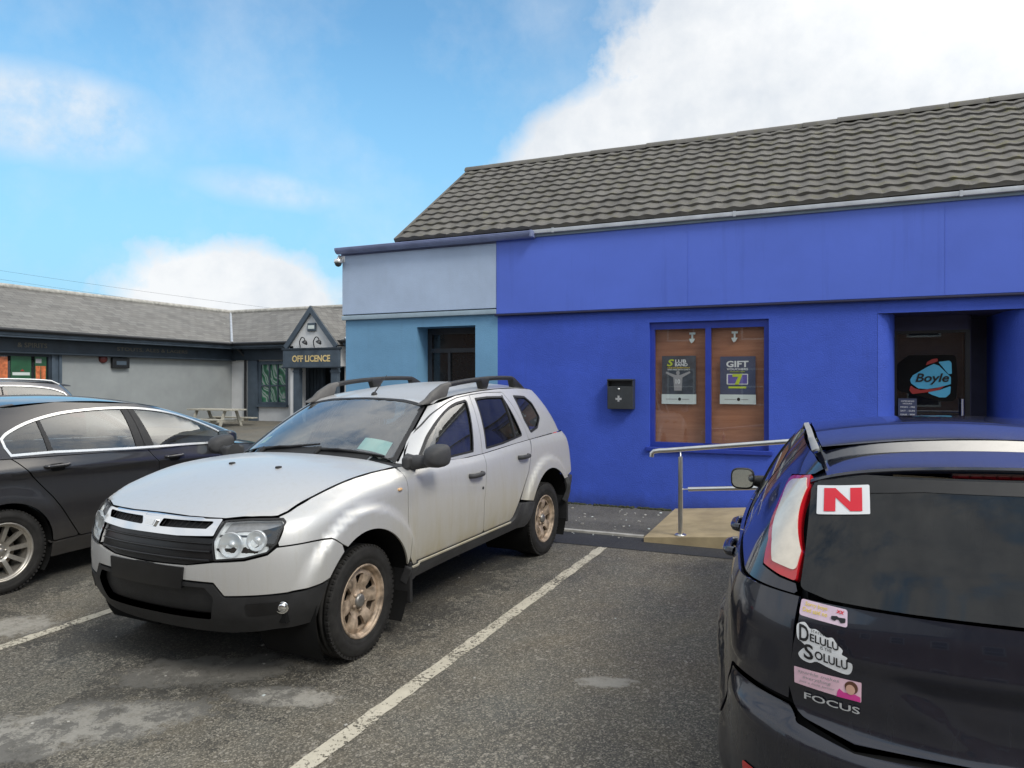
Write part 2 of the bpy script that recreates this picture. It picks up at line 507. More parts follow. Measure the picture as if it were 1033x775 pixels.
MT['dark'] = plain('dark_liner', (.008, .008, .008), .9, 0, .2, 0, .2)
MT['rubber'] = plain('tyre_rubber', (.022, .021, .020), .75, 0, .3, 0, .35, 14, .2, 300)
MT['glass'] = glass_mat('car_glass', (.66, .74, .72), .20, .02, .14)
MT['glass_side'] = glass_mat('side_glass', (.34, .38, .38), .08)
MT['glass_dark'] = glass_mat('privacy_glass', (.05, .055, .06), .05, .02, -.028)
MT['chrome'] = plain('chrome_trim', (.82, .83, .84), .12, 1, .5, 0, .04)
MT['satin'] = plain('satin_trim', (.84, .84, .83), .30, .75, .5, 0, .06)
MT['mirror'] = plain('mirror_glass', (.75, .8, .8), .04, 1, .5, 0, .02)
MT['interior'] = plain('cabin_trim', (.035, .036, .038), .8, 0, .3, 0, .2, 10, .2, 300)
MT['seat'] = plain('seat_cloth', (.045, .048, .055), .9, 0, .2, 0, .3, 30, .3, 500)
MT['liner'] = plain('headliner_cloth', (.30, .30, .29), .9, 0, .2)
MT['rim_bronze'] = plain('dusty_wheel', (.40, .31, .23), .5, .35, .4, 0, .62, 17, .1, 200)
MT['rim_alloy'] = plain('alloy_wheel', (.50, .47, .42), .38, .8, .5, 0, .15, 20)
MT['steel'] = plain('bare_steel', (.25, .22, .19), .5, .8, .5, 0, .3, 20)
MT['gloss_black'] = plain('gloss_black_plastic', (.010, .010, .011), .32, 0, .45, 0, .2, 9)
MT['bowl'] = plain('lamp_bowl', (.90, .91, .92), .22, .55, .5, 0, .05, 30)
MT['reflector'] = plain('lamp_reflector', (.90, .91, .92), .35, .1, .5, 0, .08, 30)
MT['lens'] = glass_mat('lamp_lens', (.90, .92, .92), .05, .02, .02)
MT['lamp_red'] = plain('red_lamp', (.55, .012, .02), .12, 0, .5, 1, .1, 20)
MT['lamp_white'] = plain('pale_lamp', (.80, .72, .60), .18, .15, .5, .8, .10, 26, .12, 220)
MT['amber'] = plain('orange_lamp', (.75, .45, .22), .2, 0, .5, 1, .05)
MT['white'] = plain('white_vinyl', (.78, .79, .80), .35, 0, .5, .2, .03)
MT['red_ink'] = plain('red_vinyl', (.70, .012, .03), .35, 0, .5, .2, .03)
MT['black_ink'] = plain('black_vinyl', (.012, .012, .014), .4, 0, .5, .1, .05)
MT['pink'] = plain('pink_vinyl', (.78, .52, .60), .35, 0, .5, .2, .12, 25)
MT['lilac'] = plain('lilac_vinyl', (.80, .62, .74), .35, 0, .5, .2, .12, 25)
MT['magenta'] = plain('magenta_vinyl', (.72, .06, .32), .35, 0, .5, .2, .1)
MT['yellow_ink'] = plain('yellow_vinyl', (.80, .62, .06), .35, 0, .5, .2, .1)
MT['skin_ink'] = plain('skin_vinyl', (.66, .40, .30), .35, 0, .5, .2, .1)
MT['brown_ink'] = plain('brown_vinyl', (.12, .05, .03), .35, 0, .5, .2, .1)
MT['grey_ink'] = plain('grey_vinyl', (.35, .34, .35), .4, 0, .5, .1, .05)
MT['mint'] = plain('mint_paper', (.50, .80, .76), .5, 0, .5, 0, .05)
MT['pale_yellow'] = plain('yellow_paper', (.72, .74, .30), .5, 0, .5, 0, .05)
MT['lamp_dull'] = plain('unlit_brake_lamp', (.16, .008, .012), .15, 0, .5, 1, .1, 20)
MT['badge'] = plain('pale_badge', (.62, .63, .64), .3, .3, .5, 0, .05)
MT['gutter_trim'] = plain('grey_roof_trim', (.30, .30, .30), .5, 0, .4, 0, .1)
MT['cap_grey'] = plain('dull_hub_cap', (.24, .23, .215), .4, .6, .5, 0, .3, 25)
MT['lamp_grey'] = plain('grey_lamp_segment', (.34, .33, .33), .3, .4, .5, 0, .25, 30)
# ------------------------------------------------------------------ ground and building materials
def asphalt_mat():
    t = NT('car_park_tarmac'); o = t.obj(); x, y, z = t.xyz(o)
    big = t.noise(o, .35, 5, .6); med = t.noise(o, 1.7, 6, .62)
    grain = t.vor(o, 150, 'F1', 'Color'); gb = t.n('ShaderNodeRGBToBW'); t.l(grain, gb.inputs[0]); gv = gb.outputs[0]
    grain2 = t.vor(o, 70, 'F1', 'Color'); gb2 = t.n('ShaderNodeRGBToBW'); t.l(grain2, gb2.inputs[0])
    c = t.ramp(t.math('ADD', t.math('MULTIPLY', med, .6), t.math('MULTIPLY', big, .4)), [(.32, (.058, .054, .048)), (.52, (.120, .111, .094)), (.72, (.190, .174, .142))])
    hue = t.noise(o, 1.1, 5, .65)
    c = t.mix(t.map(hue, .35, .65), t.mix(1.0, c, (1.08, 1.0, .87), 'MULTIPLY'), t.mix(1.0, c, (.84, .90, .94), 'MULTIPLY'))
    # pale chips of stone
    c = t.mix(t.map(gv, .60, .86, 0, .80), c, (.33, .30, .24))
    c = t.mix(t.map(gv, .30, .12, 0, .7), c, (.022, .022, .022))
    c = t.mix(t.map(gb2.outputs[0], .78, .92, 0, .7), c, (.36, .33, .28))
    # worn smooth patches, each with a shape of its own
    wob = t.math('ADD', t.math('MULTIPLY', t.math('SUBTRACT', t.math('ADD', t.math('MULTIPLY', t.noise(o, 3.0, 9, .75), .5), t.math('MULTIPLY', t.noise(o, 10.0, 6, .7), .5)), .5), 4.4), t.math('MULTIPLY', t.math('SUBTRACT', gv, .5), .35))
    def patch(cx, cy, rx, ry, ang=0.):
        ca, sa = math.cos(R(ang)), math.sin(R(ang))
        dx = t.math('SUBTRACT', x, cx); dy = t.math('SUBTRACT', y, cy)
        u = t.math('DIVIDE', t.math('ADD', t.math('MULTIPLY', dx, ca), t.math('MULTIPLY', dy, sa)), rx)
        v = t.math('DIVIDE', t.math('SUBTRACT', t.math('MULTIPLY', dy, ca), t.math('MULTIPLY', dx, sa)), ry)
        r = t.math('SQRT', t.math('ADD', t.math('MULTIPLY', u, u), t.math('MULTIPLY', v, v)))
        return t.map(t.math('ADD', r, wob), 1.46, 1.20)
    pm = None
    for q in ((-3.22, 3.07, .36, .15, 32), (-3.28, 2.37, .42, .17, 38), (-2.60, 2.97, .24, .08, 15), (-5.02, 3.05, .22, .15, 40), (-3.45, 2.02, .30, .10, 30), (-1.1, 3.8, .12, .05, 20)):
        p = patch(*q); pm = p if pm is None else t.math('MAXIMUM', pm, p)
    fine = t.noise(o, 60, 3)
    pc = t.mix(fine, (.24, .228, .20), (.36, .34, .30))
    c = t.mix(t.math('MULTIPLY', pm, t.map(t.noise(o, 14, 5, .7), .30, .52, .25, .95)), c, pc)
    # oil and tyre darkening in bays; first patch is damp with painted SUV shadow
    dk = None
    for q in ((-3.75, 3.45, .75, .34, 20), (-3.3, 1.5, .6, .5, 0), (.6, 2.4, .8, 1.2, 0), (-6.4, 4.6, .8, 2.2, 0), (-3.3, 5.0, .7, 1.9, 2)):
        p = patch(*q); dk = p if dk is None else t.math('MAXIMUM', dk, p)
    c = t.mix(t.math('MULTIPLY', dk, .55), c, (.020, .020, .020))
    rough = t.map(med, .3, .7, .62, .88)
    h = t.math('ADD', t.math('MULTIPLY', gv, .7), t.math('MULTIPLY', t.noise(o, 160, 2), .5))
    h = t.math('MULTIPLY', h, t.math('SUBTRACT', 1.0, t.math('MULTIPLY', pm, .8)))
    t.bsdf(c, rough, 0, .45, 0, .03, t.bump(h, .9, .006))
    return t.m

def path_mat(name, c0, c1, chips=.35, sc=110):
    t = NT(name); o = t.obj()
    n = t.noise(o, 2.2, 6, .6); g = t.n('ShaderNodeRGBToBW'); t.l(t.vor(o, sc, 'F1', 'Color'), g.inputs[0])
    c = t.mix(t.map(n, .3, .7), c0, c1)
    c = t.mix(t.map(g.outputs[0], .62, .85, 0, chips), c, (.26, .25, .23)); c = t.mix(t.map(g.outputs[0], .3, .1, 0, .5), c, (.025, .025, .025))
    t.bsdf(c, .82, 0, .35, 0, .03, t.bump(g.outputs[0], .6, .004)); return t.m

def line_mat():
    t = NT('worn_road_paint'); o = t.obj()
    n = t.noise(o, 48, 7, .75); b = t.noise(o, 3.0, 4)
    f = t.math('ADD', t.math('MULTIPLY', n, .75), t.math('MULTIPLY', b, .35))
    tr = t.n('ShaderNodeBsdfTransparent'); c = t.mix(t.noise(o, 9, 5), (.36, .33, .26), (.66, .61, .50))
    p = t.bsdf(c, .75, 0, .3, 0, .03, t.bump(n, .5, .004), out=False)
    m = t.n('ShaderNodeMixShader'); t.l(t.map(f, .495, .525), m.inputs[0]); t.l(tr.outputs[0], m.inputs[1]); t.l(p, m.inputs[2]); t.l(m.outputs[0], t.out.inputs[0])
    return t.m

def render_wall(name, c, rough=.6, spec=.4, stain=.25, dirt=(.06, .065, .06), bump=.35, base=True, blotch=.10, coat=0.):
    """painted roughcast: blotchy paint, rain streaks, green-black splash along the foot"""
    t = NT(name); o = t.obj(); x, y, z = t.xyz(o)
    n = t.noise(o, 1.3, 6, .6); s = t.noise(t.sc(o, (9, 9, .5)), 1.0, 5, .6)
    col = t.mix(t.map(n, .3, .7), tuple(q * (1 - blotch) for q in c), tuple(min(1, q * (1 + blotch)) for q in c))
    col = t.mix(t.math('MULTIPLY', t.map(s, .55, .80), stain), col, dirt)
    if base:
        zz = t.math('ADD', z, t.math('MULTIPLY', t.math('SUBTRACT', t.noise(o, 5, 6, .7), .5), .30))
        col = t.mix(t.map(zz, .34, .13, 0, .75), col, dirt)
    t.bsdf(col, rough, 0, spec, coat, .15, t.bump(t.math('ADD', t.noise(o, 75, 4, .6), t.math('MULTIPLY', t.noise(o, 9, 3), .6)), bump, .012))
    return t.m

def tile_mat(name, c0, c1, moss=(.16, .15, .045), amt=.6):
    t = NT(name); o = t.obj(); x, y, z = t.xyz(o)
    cell = t.n('ShaderNodeTexVoronoi'); t.l(t.sc(o, (3.3, 3.3, 3.3)), cell.inputs[0]); cell.inputs['Scale'].default_value = 1
    b = t.n('ShaderNodeRGBToBW'); t.l(cell.outputs['Color'], b.inputs[0])
    c = t.mix(t.math('MULTIPLY', t.math('ADD', b.outputs[0], t.noise(o, 5, 5)), .5), c0, c1)
    m = t.noise(o, 7, 7, .75); mm = t.math('MULTIPLY', t.map(m, .52, .66), t.map(x, -6, 4, .35, 1.0))
    c = t.mix(t.math('MULTIPLY', mm, amt), c, moss)
    c = t.mix(t.map(t.noise(o, 16, 5, .7), .62, .75, 0, .5), c, (.30, .29, .25))
    t.bsdf(c, .85, 0, .3, 0, .03, t.bump(t.noise(o, 60, 4), .4, .006)); return t.m

def slate_mat():
    t = NT('fibre_slates'); o = t.obj()
    br = t.n('ShaderNodeTexBrick'); t.l(o, br.inputs['Vector'])
    for k, v in (('Scale', 1), ('Brick Width', .30), ('Row Height', .19), ('Mortar Size', .008), ('Mortar Smooth', .2), ('Bias', 0)): br.inputs[k].default_value = v
    br.inputs['Color1'].default_value = (.13, .125, .12, 1); br.inputs['Color2'].default_value = (.21, .205, .195, 1); br.inputs['Mortar'].default_value = (.05, .05, .05, 1)
    n = t.noise(o, 1.1, 6, .65)
    c = t.mix(t.map(n, .3, .7, 0, .55), br.outputs['Color'], (.25, .24, .22))
    c = t.mix(t.map(t.noise(o, 4, 5, .7), .64, .72, 0, .8), c, (.40, .40, .37))
    t.bsdf(c, .8, 0, .3, 0, .03, t.bump(br.outputs['Fac'], -.6, .02)); return t.m

def wood_board_mat():
    t = NT('brown_board'); o = t.obj()
    n = t.noise(t.sc(o, (1.2, 1, 14)), 1.5, 6, .6, .4)
    c = t.mix(t.map(n, .3, .7), (.30, .115, .06), (.50, .22, .12))
    c = t.mix(t.map(t.noise(o, 1.2, 4), .35, .7, 0, .4), c, (.33, .16, .10))
    t.bsdf(c, .45, 0, .4, .2, .1); return t.m

def swirl_mat():
    t = NT('green_leaf_glass'); o = t.obj()
    w = t.n('ShaderNodeTexWave'); t.l(t.sc(o, (1.3, 1, .9)), w.inputs[0]); w.inputs['Scale'].default_value = 1.6; w.inputs['Distortion'].default_value = 9; w.inputs['Detail'].default_value = 2; w.bands_direction = 'DIAGONAL'
    c = t.ramp(w.outputs['Fac'], [(.0, (.02, .10, .055)), (.35, (.05, .25, .13)), (.55, (.30, .36, .33)), (.8, (.42, .46, .45)), (1, (.06, .20, .12))])
    t.bsdf(c, .25, 0, .5, .5, .05); return t.m

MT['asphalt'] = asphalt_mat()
MT['strip'] = path_mat('new_tarmac', (.030, .031, .035), (.046, .047, .052), .10, 120)
MT['path'] = path_mat('old_tarmac_path', (.085, .080, .070), (.15, .142, .125), .45, 100)
MT['concrete'] = plain('pale_concrete', (.39, .31, .185), .85, 0, .3, 0, .18, 5, .5, 90)
MT['kerb'] = plain('kerb_concrete', (.40, .385, .35), .85, 0, .3, 0, .3, 8, .5, 60)
MT['line'] = line_mat()
MT['blue_wall'] = render_wall('blue_roughcast', (.050, .104, .55), .62, .35, .16, (.03, .05, .2), .5, True, .14)
MT['blue_panel'] = render_wall('blue_fascia_panel', (.098, .170, .68), .42, .4, .22, (.02, .035, .25), .06, False, .06, .15)
MT['teal_wall'] = render_wall('teal_roughcast', (.17, .36, .56), .62, .35, .10)
MT['grey_panel'] = render_wall('grey_fascia', (.45, .555, .73), .7, .2, .08, (.2, .22, .25), .25, False)
MT['blue_paint'] = plain('blue_gloss_paint', (.022, .05, .36), .35, 0, .5, .2, .10, 8)
MT['navy_paint'] = plain('dark_blue_paint', (.028, .030, .075), .5, 0, .4, 0, .15, 6)
MT['grey_trim'] = plain('grey_trim_paint', (.20, .26, .33), .5, 0, .4, 0, .10, 5)
MT['pale_trim'] = plain('pale_trim_paint', (.34, .44, .52), .55, 0, .4, 0, .10, 5)
MT['gutter'] = plain('blue_grey_gutter', (.22, .26, .44), .4, 0, .5, 0, .15, 5)
MT['flashing'] = plain('aluminium_flashing', (.55, .57, .60), .45, .5, .5, 0, .15, 6)
MT['tiles'] = tile_mat('concrete_roof_tiles', (.10, .095, .088), (.20, .19, .175))
MT['slate'] = slate_mat()
MT['boards'] = wood_board_mat()
MT['shop_glass'] = glass_mat('shop_glass', (.93, .95, .95), .03, .01, .0)
MT['door_glass'] = glass_mat('door_glass', (.62, .64, .64), .02, .01, .0)
MT['stainless'] = plain('brushed_steel', (.72, .72, .70), .30, 1, .5, 0, .08, 10)
MT['shutter'] = plain('dark_shutter', (.035, .038, .045), .45, .2, .5, 0, .2, 5)
MT['black_metal'] = plain('black_metal', (.018, .019, .022), .4, .2, .5, 0, .2, 10)
MT['box_grey'] = plain('dark_grey_enamel', (.050, .055, .060), .4, .2, .5, 0, .15, 10)
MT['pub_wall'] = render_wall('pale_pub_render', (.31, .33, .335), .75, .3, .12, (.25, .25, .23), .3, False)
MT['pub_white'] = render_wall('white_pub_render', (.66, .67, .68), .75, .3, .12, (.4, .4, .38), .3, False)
MT['pub_dark'] = plain('slate_blue_paint', (.028, .040, .055), .5, 0, .4, 0, .2, 3)
MT['pub_trim'] = plain('grey_blue_paint', (.070, .095, .125), .5, 0, .4, 0, .2, 3)
MT['gold'] = plain('gold_lettering', (.78, .60, .28), .4, .1, .5, 0, .1, 8)
MT['dull_gold'] = plain('faded_gold_lettering', (.11, .10, .075), .5, .1, .5, 0, .2, 8)
MT['leaf_glass'] = swirl_mat()
MT['old_wood'] = plain('weathered_timber', (.42, .40, .34), .8, 0, .3, 0, .25, 12, .3, 60)
MT['poster_green'] = plain('green_poster', (.02, .10, .045), .4, 0, .5, .2, .2, 4)
MT['poster_orange'] = plain('orange_poster', (.62, .17, .06), .4, 0, .5, .2, .45, 9)
MT['poster_dark'] = plain('dark_poster', (.055, .065, .085), .4, 0, .5, .2, .45, 9)
MT['poster_blue'] = plain('slate_poster', (.060, .075, .14), .4, 0, .5, .2, .15, 6)
MT['poster_white'] = plain('poster_paper', (.66, .72, .70), .5, 0, .5, 0, .04)
MT['violet'] = plain('violet_print', (.13, .10, .38), .4, 0, .5, .2, .2, 12)
MT['lime'] = plain('lime_print', (.52, .62, .04), .4, 0, .5, .2, .06)
MT['sky_print'] = plain('sky_blue_print', (.10, .48, .72), .4, 0, .5, .2, .08)
MT['red_print'] = plain('red_print', (.36, .03, .025), .4, 0, .5, .2, .08)
MT['wire'] = plain('cable_sheath', (.02, .02, .02), .6, 0, .3, 0, .1)
MT['moss'] = plain('kerb_moss', (.05, .055, .035), .95, 0, .2, 0, .4, 30)
def brick_mat():
    t = NT('brown_brick'); o = t.obj(); br = t.n('ShaderNodeTexBrick'); q = t.n('ShaderNodeCombineXYZ'); X_ = t.xyz(o); t.l(X_[0], q.inputs[0]); t.l(X_[2], q.inputs[1]); t.l(q.outputs[0], br.inputs['Vector'])
    for k, v in (('Scale', 1), ('Brick Width', .23), ('Row Height', .075), ('Mortar Size', .006)): br.inputs[k].default_value = v
    br.inputs['Color1'].default_value = (.17, .085, .055, 1); br.inputs['Color2'].default_value = (.25, .13, .08, 1); br.inputs['Mortar'].default_value = (.3, .28, .25, 1)
    t.bsdf(br.outputs['Color'], .85, 0, .3); return t.m
MT['brick'] = brick_mat(); MT['terrace_glass'] = plain('terrace_glass', (.02, .022, .025), .05, 0, .5, 0, .1)
MT['bell_red'] = plain('dark_red_enamel', (.13, .025, .025), .4, 0, .5, 0, .15)
MT['dark_pane'] = plain('dark_glazing', (.016, .018, .020), .06, 0, .6, 0, .25, 3)
# ------------------------------------------------------------------ car bodies (x forward, y left, z up)
def outw(c):
    c = np.array(c, float)
    return lambda P: (P - c) * np.array([.3, 1, 1])

def crown(zc, k, w):
    f = lin(zc); kf = lin(k) if isinstance(k, list) else (lambda x: k)
    return lambda x, y: f(x) - kf(x) * np.minimum(np.abs(y) / w, 1.2) ** 2

def flare(P, cx, cz, r0, r1, d, ymin=.45):
    """raised wheel-arch lip"""
    r = np.hypot(P[..., 0] - cx, P[..., 2] - cz)
    t = np.clip((r1 - r) / (r1 - r0), 0, 1); t = t * t * (3 - 2 * t)
    k = np.clip((P[..., 1] - ymin) / .25, 0, 1)
    P[..., 1] += d * t * k
    return P

def body(rails_low, lid, flares, g0, g1, roofz, bulge=.02, dent=None):
    L = loft(rails_low)
    if dent: L = dent(L)
    for f in flares: L = flare(L, *f)
    low = Buck().grid(L, outw((rails_low[2][:, 0].mean(), 0, .5)))
    if lid is not None: low.grid(cap(rails_low[-1], lid), lambda P: np.zeros_like(P) + np.array([0, 0, 1.0]))
    low.done()
    n0 = g1 - g0
    def mid(t):
        q = g0 + n0 * t
        c = np.array([q[:, 0].mean(), 0])
        d = np.stack([np.zeros(len(q)), np.sign(q[:, 1]) + 0 * q[:, 1], np.zeros(len(q))], 1)
        # outward bulge along plan normal
        tx = np.gradient(g0[:, 0]); ty = np.gradient(g0[:, 1]); l = np.maximum(np.hypot(tx, ty), 1e-9)
        nx, ny = ty / l, -tx / l
        s = np.where((nx * (g0[:, 0] - c[0]) + ny * g0[:, 1]) < 0, -1, 1)
        b = bulge * 4 * t * (1 - t)
        q = q.copy(); q[:, 0] += nx * s * b; q[:, 1] += ny * s * b; q[:, 2] += .5 * b
        q[0, 1] = q[-1, 1] = 0
        return q
    G = loft([g0, mid(.25), mid(.5), mid(.75), g1], per=12)
    gh = Buck().grid(G, outw((g1[:, 0].mean(), 0, .9)))
    gh.grid(cap(g1, roofz), lambda P: np.zeros_like(P) + np.array([0, 0, 1.0]))
    return low, gh.done()

def suv_bucks():
    NF = 3.0
    w5 = [(.8, .66), (.4, .738), (.05, .772), (-.3, .790), (-.5, .805), (-.8, .838), (-1.3, .85), (-2.4, .85), (-3.3, .83)]
    z5 = [(.73, .865), (.4, .965), (.05, 1.045), (-.6, 1.075), (-1.3, 1.05), (-2.2, 1.085), (-3.3, 1.11)]
    w5f, z5f = lin(w5), lin(z5)
    hc = lin([(.73, .895), (.6, .945), (.3, 1.045), (0, 1.108), (-.5, 1.132), (-.9, 1.13), (-3.4, 1.13)])
    lid = lambda x, y: z5f(x) + (hc(x) - z5f(x)) * (1 - np.minimum(np.abs(y) / w5f(x), 1) ** 2.2)
    r = [rail(.67, .44, 2.4, -3.34, .30, 3.4, .84, [(.8, .27), (.45, .27), (-.4, .33), (-2.2, .36), (-3.4, .38)]),
         rail(.765, .50, 2.35, -3.44, .34, 3.4, .885, [(.8, .42), (-.4, .44), (-2.3, .46), (-3.4, .48)]),
         rail(.79, .54, 2.35, -3.49, .34, 3.4, .905, [(.8, .585), (-3.4, .62)]),
         rail(.78, .54, 2.4, -3.475, .32, 3.4, [(.8, .89), (0, .90), (-3.3, .90)], [(.8, .74), (0, .80), (-3.4, .82)]),
         rail(.752, .54, 2.45, -3.43, .30, 3.4, [(.8, .85), (0, .875), (-3.3, .875)], [(.75, .825), (.5, .875), (0, .965), (-.6, 1.0), (-1.3, .985), (-2.2, 1.02), (-3.3, 1.03)]),
         rail(.72, .46, 2.6, -3.38, .28, 3.4, w5, lid)]
    fl = [(0, .36, .505, .555, .034), (-2.68, .36, .515, .565, .034)]
    zb = [(-.45, 1.115), (-.62, 1.066), (-.8, 1.056), (-1.3, 1.036), (-2.2, 1.071), (-3.3, 1.10)]
    roof = crown([(-1.0, 1.45), (-1.16, 1.487), (-1.5, 1.55), (-2.1, 1.605), (-2.6, 1.60), (-3.0, 1.565), (-3.2, 1.52)], [(-1.2, .03), (-1.8, .055), (-3.2, .05)], .62)
    g0 = rail(-.47, .34, 3.0, -3.36, .26, 3.4, [(-.4, .80), (-.8, .84), (-1.5, .85), (-2.4, .845), (-3.2, .81)], zb)
    g1 = rail(-1.17, .16, 2.6, -3.12, .20, 3.2, [(-1.1, .605), (-1.8, .63), (-2.6, .625), (-3.1, .60)], roof)
    return body(r, lid, fl, g0, g1, roof, .022)

def saloon_bucks(estate=False):
    w4 = [(3.55, .62), (3.2, .72), (2.6, .80), (2.0, .845), (.1, .845), (-.4, .80), (-1.0, .74)]
    z4 = [(3.55, .74), (3.2, .82), (2.6, .93), (2.3, .955), (1.37, .99), (.1, 1.035), (-.5, 1.05), (-1.0, 1.02)]
    wf, zf = lin(w4), lin(z4)
    hc = lin([(3.6, .76), (3.2, .88), (2.7, .98), (2.3, 1.03), (1.0, 1.06), (0, 1.08), (-.6, 1.11), (-.9, 1.10), (-1.1, 1.05)])
    lid = lambda x, y: zf(x) + (hc(x) - zf(x)) * (1 - np.minimum(np.abs(y) / wf(x), 1) ** 2.4)
    r = [rail(3.50, .40, 2.8, -1.0, .30, 3.2, .83, .20),
         rail(3.62, .46, 2.8, -1.08, .34, 3.2, .885, .36),
         rail(3.66, .50, 2.7, -1.11, .36, 3.2, .91, .60),
         rail(3.63, .50, 2.7, -1.10, .36, 3.2, .897, [(3.5, .69), (1.8, .815), (.7, .862), (-.1, .898), (-1, .89)]),
         rail(3.61, .50, 2.7, -1.095, .36, 3.2, .912, [(3.5, .725), (1.8, .85), (.7, .897), (-.1, .935), (-1, .93)]),
         rail(3.54, .46, 2.7, -1.06, .34, 3.2, w4, lid)]
    fl = [(0, .33, .40, .52, .012), (2.71, .33, .40, .52, .012)]
    zb = [(2.6, 1.02), (2.35, .95), (1.37, .98), (.1, 1.03), (-.4, 1.06), (-.7, 1.11)]
    if estate:
        roof = crown([(1.5, 1.43), (1.2, 1.47), (.6, 1.50), (0, 1.495), (-.5, 1.47), (-1.0, 1.42)], .05, .60)
        g0 = rail(2.60, .5, 2.8, -1.02, .30, 3.0, [(2.6, .78), (2.2, .83), (.1, .835), (-.6, .80), (-1, .74)], zb)
        g1 = rail(1.50, .22, 2.6, -.82, .22, 3.0, [(1.5, .56), (.9, .60), (0, .59), (-.8, .54)], roof)
    else:
        roof = crown([(1.8, 1.39), (1.4, 1.46), (1.1, 1.495), (.7, 1.512), (.3, 1.50), (0, 1.465), (-.3, 1.41)], .05, .58)
        g0 = rail(2.78, .5, 2.8, -.72, .30, 3.0, [(2.7, .78), (2.3, .835), (.1, .835), (-.3, .79), (-.7, .74)], zb)
        g1 = rail(1.78, .24, 2.6, -.30, .22, 3.0, [(1.7, .57), (.9, .61), (.3, .59), (-.3, .53)], roof)
    return body(r, lid, fl, g0, g1, roof, .022)

def hatch_bucks():
    w5 = [(3.4, .62), (3.0, .74), (2.3, .82), (1.6, .855), (0, .86), (-.4, .835), (-.7, .80)]
    z5 = [(3.4, .76), (3.0, .84), (2.3, .95), (1.6, .985), (0, 1.02), (-.7, 1.0)]
    wf, zf = lin(w5), lin(z5)
    hc = lin([(3.5, .78), (3.1, .90), (2.6, 1.0), (2.2, 1.05), (1, 1.05), (0, 1.035), (-.4, 1.012), (-.7, 1.0)])
    lid = lambda x, y: zf(x) + (hc(x) - zf(x)) * (1 - np.minimum(np.abs(y) / wf(x), 1) ** 2.4)
    wl = [(3.5, .915), (.25, .912), (-.25, .885), (-.5, .868)]
    wq = [(3.5, .912), (.2, .912), (-.25, .892), (-.55, .855)]
    r = [rail(3.40, .40, 2.8, -.70, .34, 2.6, .83, .24),
         rail(3.50, .46, 2.8, -.78, .40, 2.5, wl, .38),
         rail(3.53, .48, 2.7, -.82, .44, 2.45, wl, .54),
         rail(3.53, .48, 2.7, -.815, .44, 2.45, wl, lambda x, y: np.where(x > -.2, .605, .592 + .050 * (np.abs(y) / .85) ** 2 * np.clip((-.2 - x) / .25, 0, 1) + .013 * np.clip((x + .45) / .25, 0, 1))),
         rail(3.52, .48, 2.7, -.745, .40, 2.5, wq, lambda x, y: np.where(x > -.2, .66, .632 + .060 * (np.abs(y) / .85) ** 2 * np.clip((-.2 - x) / .25, 0, 1) + .028 * np.clip((x + .45) / .25, 0, 1))),
         rail(3.50, .48, 2.7, -.735, .40, 2.5, wq, [(3.5, .68), (-.2, .78), (-.8, .76)]),
         rail(3.46, .46, 2.7, -.725, .40, 2.5, [(3.5, .89), (.2, .89), (-.25, .878), (-.55, .845)], [(3.5, .72), (1.6, .90), (-.2, .93), (-.8, .90)]),
         rail(3.42, .42, 2.7, -.70, .38, 2.5, w5, lid)]
    fl = [(0, .33, .42, .50, .030), (2.64, .33, .40, .53, .014)]
    zb = [(2.35, 1.05), (2.0, .99), (1.2, 1.0), (0, 1.03), (-.7, 1.0)]
    roof = crown([(1.45, 1.40), (1.2, 1.45), (.8, 1.485), (.4, 1.49), (0, 1.465), (-.3, 1.425), (-.55, 1.38)], .05, .60)
    g0 = rail(2.4, .5, 2.8, -.69, .36, 2.6, [(2.4, .77), (1.9, .83), (1.0, .85), (0, .845), (-.6, .80)], zb)
    g1 = rail(1.42, .24, 2.6, -.47, .26, 2.8, [(1.4, .57), (.8, .61), (0, .60), (-.5, .56)], roof)
    def dent(P):
        # number plate recess pressed into the tailgate
        y, z = np.abs(P[..., 1]), P[..., 2]
        sm = lambda t: np.clip(t, 0, 1) ** 2 * (3 - 2 * np.clip(t, 0, 1))
        k = sm((.215 + 1.35 * np.clip(z - .645, 0, .25) - y) / .10) * sm((z - .640) / .08) * sm((.838 - z) / .045) * sm((.46 - y) / .06) * (P[..., 0] < -.5)
        P[..., 0] += .013 * k
        # soft fold above the recess
        P[..., 0] -= .006 * np.exp(-((z - .858) / .024) ** 2) * sm((.58 - y) / .1) * (P[..., 0] < -.5)
        return P
    return body(r, lid, fl, g0, g1, roof, .02, dent)

def car_matrix(ox, oy, ux, uy):
    return GM @ Matrix.Translation((ox, oy, 0)) @ Matrix.Rotation(math.atan2(uy, ux), 4, 'Z')
M_SUV = car_matrix(-3.404, 3.616, -.05, -.99875)
M_SAL = car_matrix(-6.67, 3.5, 0, 1)
M_HAT = car_matrix(.545, 3.0, -.045, .999)
# ------------------------------------------------------------------ shared car parts
def arc(cx, cz, r, a0, a1, n=24):
    return [(cx + r * math.cos(R(a0 + (a1 - a0) * i / n)), cz + r * math.sin(R(a0 + (a1 - a0) * i / n))) for i in range(n + 1)]

def part(name, mb, mat, parent, label=None):
    o = mb.build(name, mat, parent)
    if label: o['label'] = label
    return o

def both(name, mb, mat, car, label_left=None, label_right=None):
    """a left part and its mirror image"""
    a = part(name, mb, mat, car, label_left); b = part(name, mb.mirror(), mat, car, label_right)
    return a, b

def ring(poly, wd):
    return poly, offs(dens(poly, .02), wd)

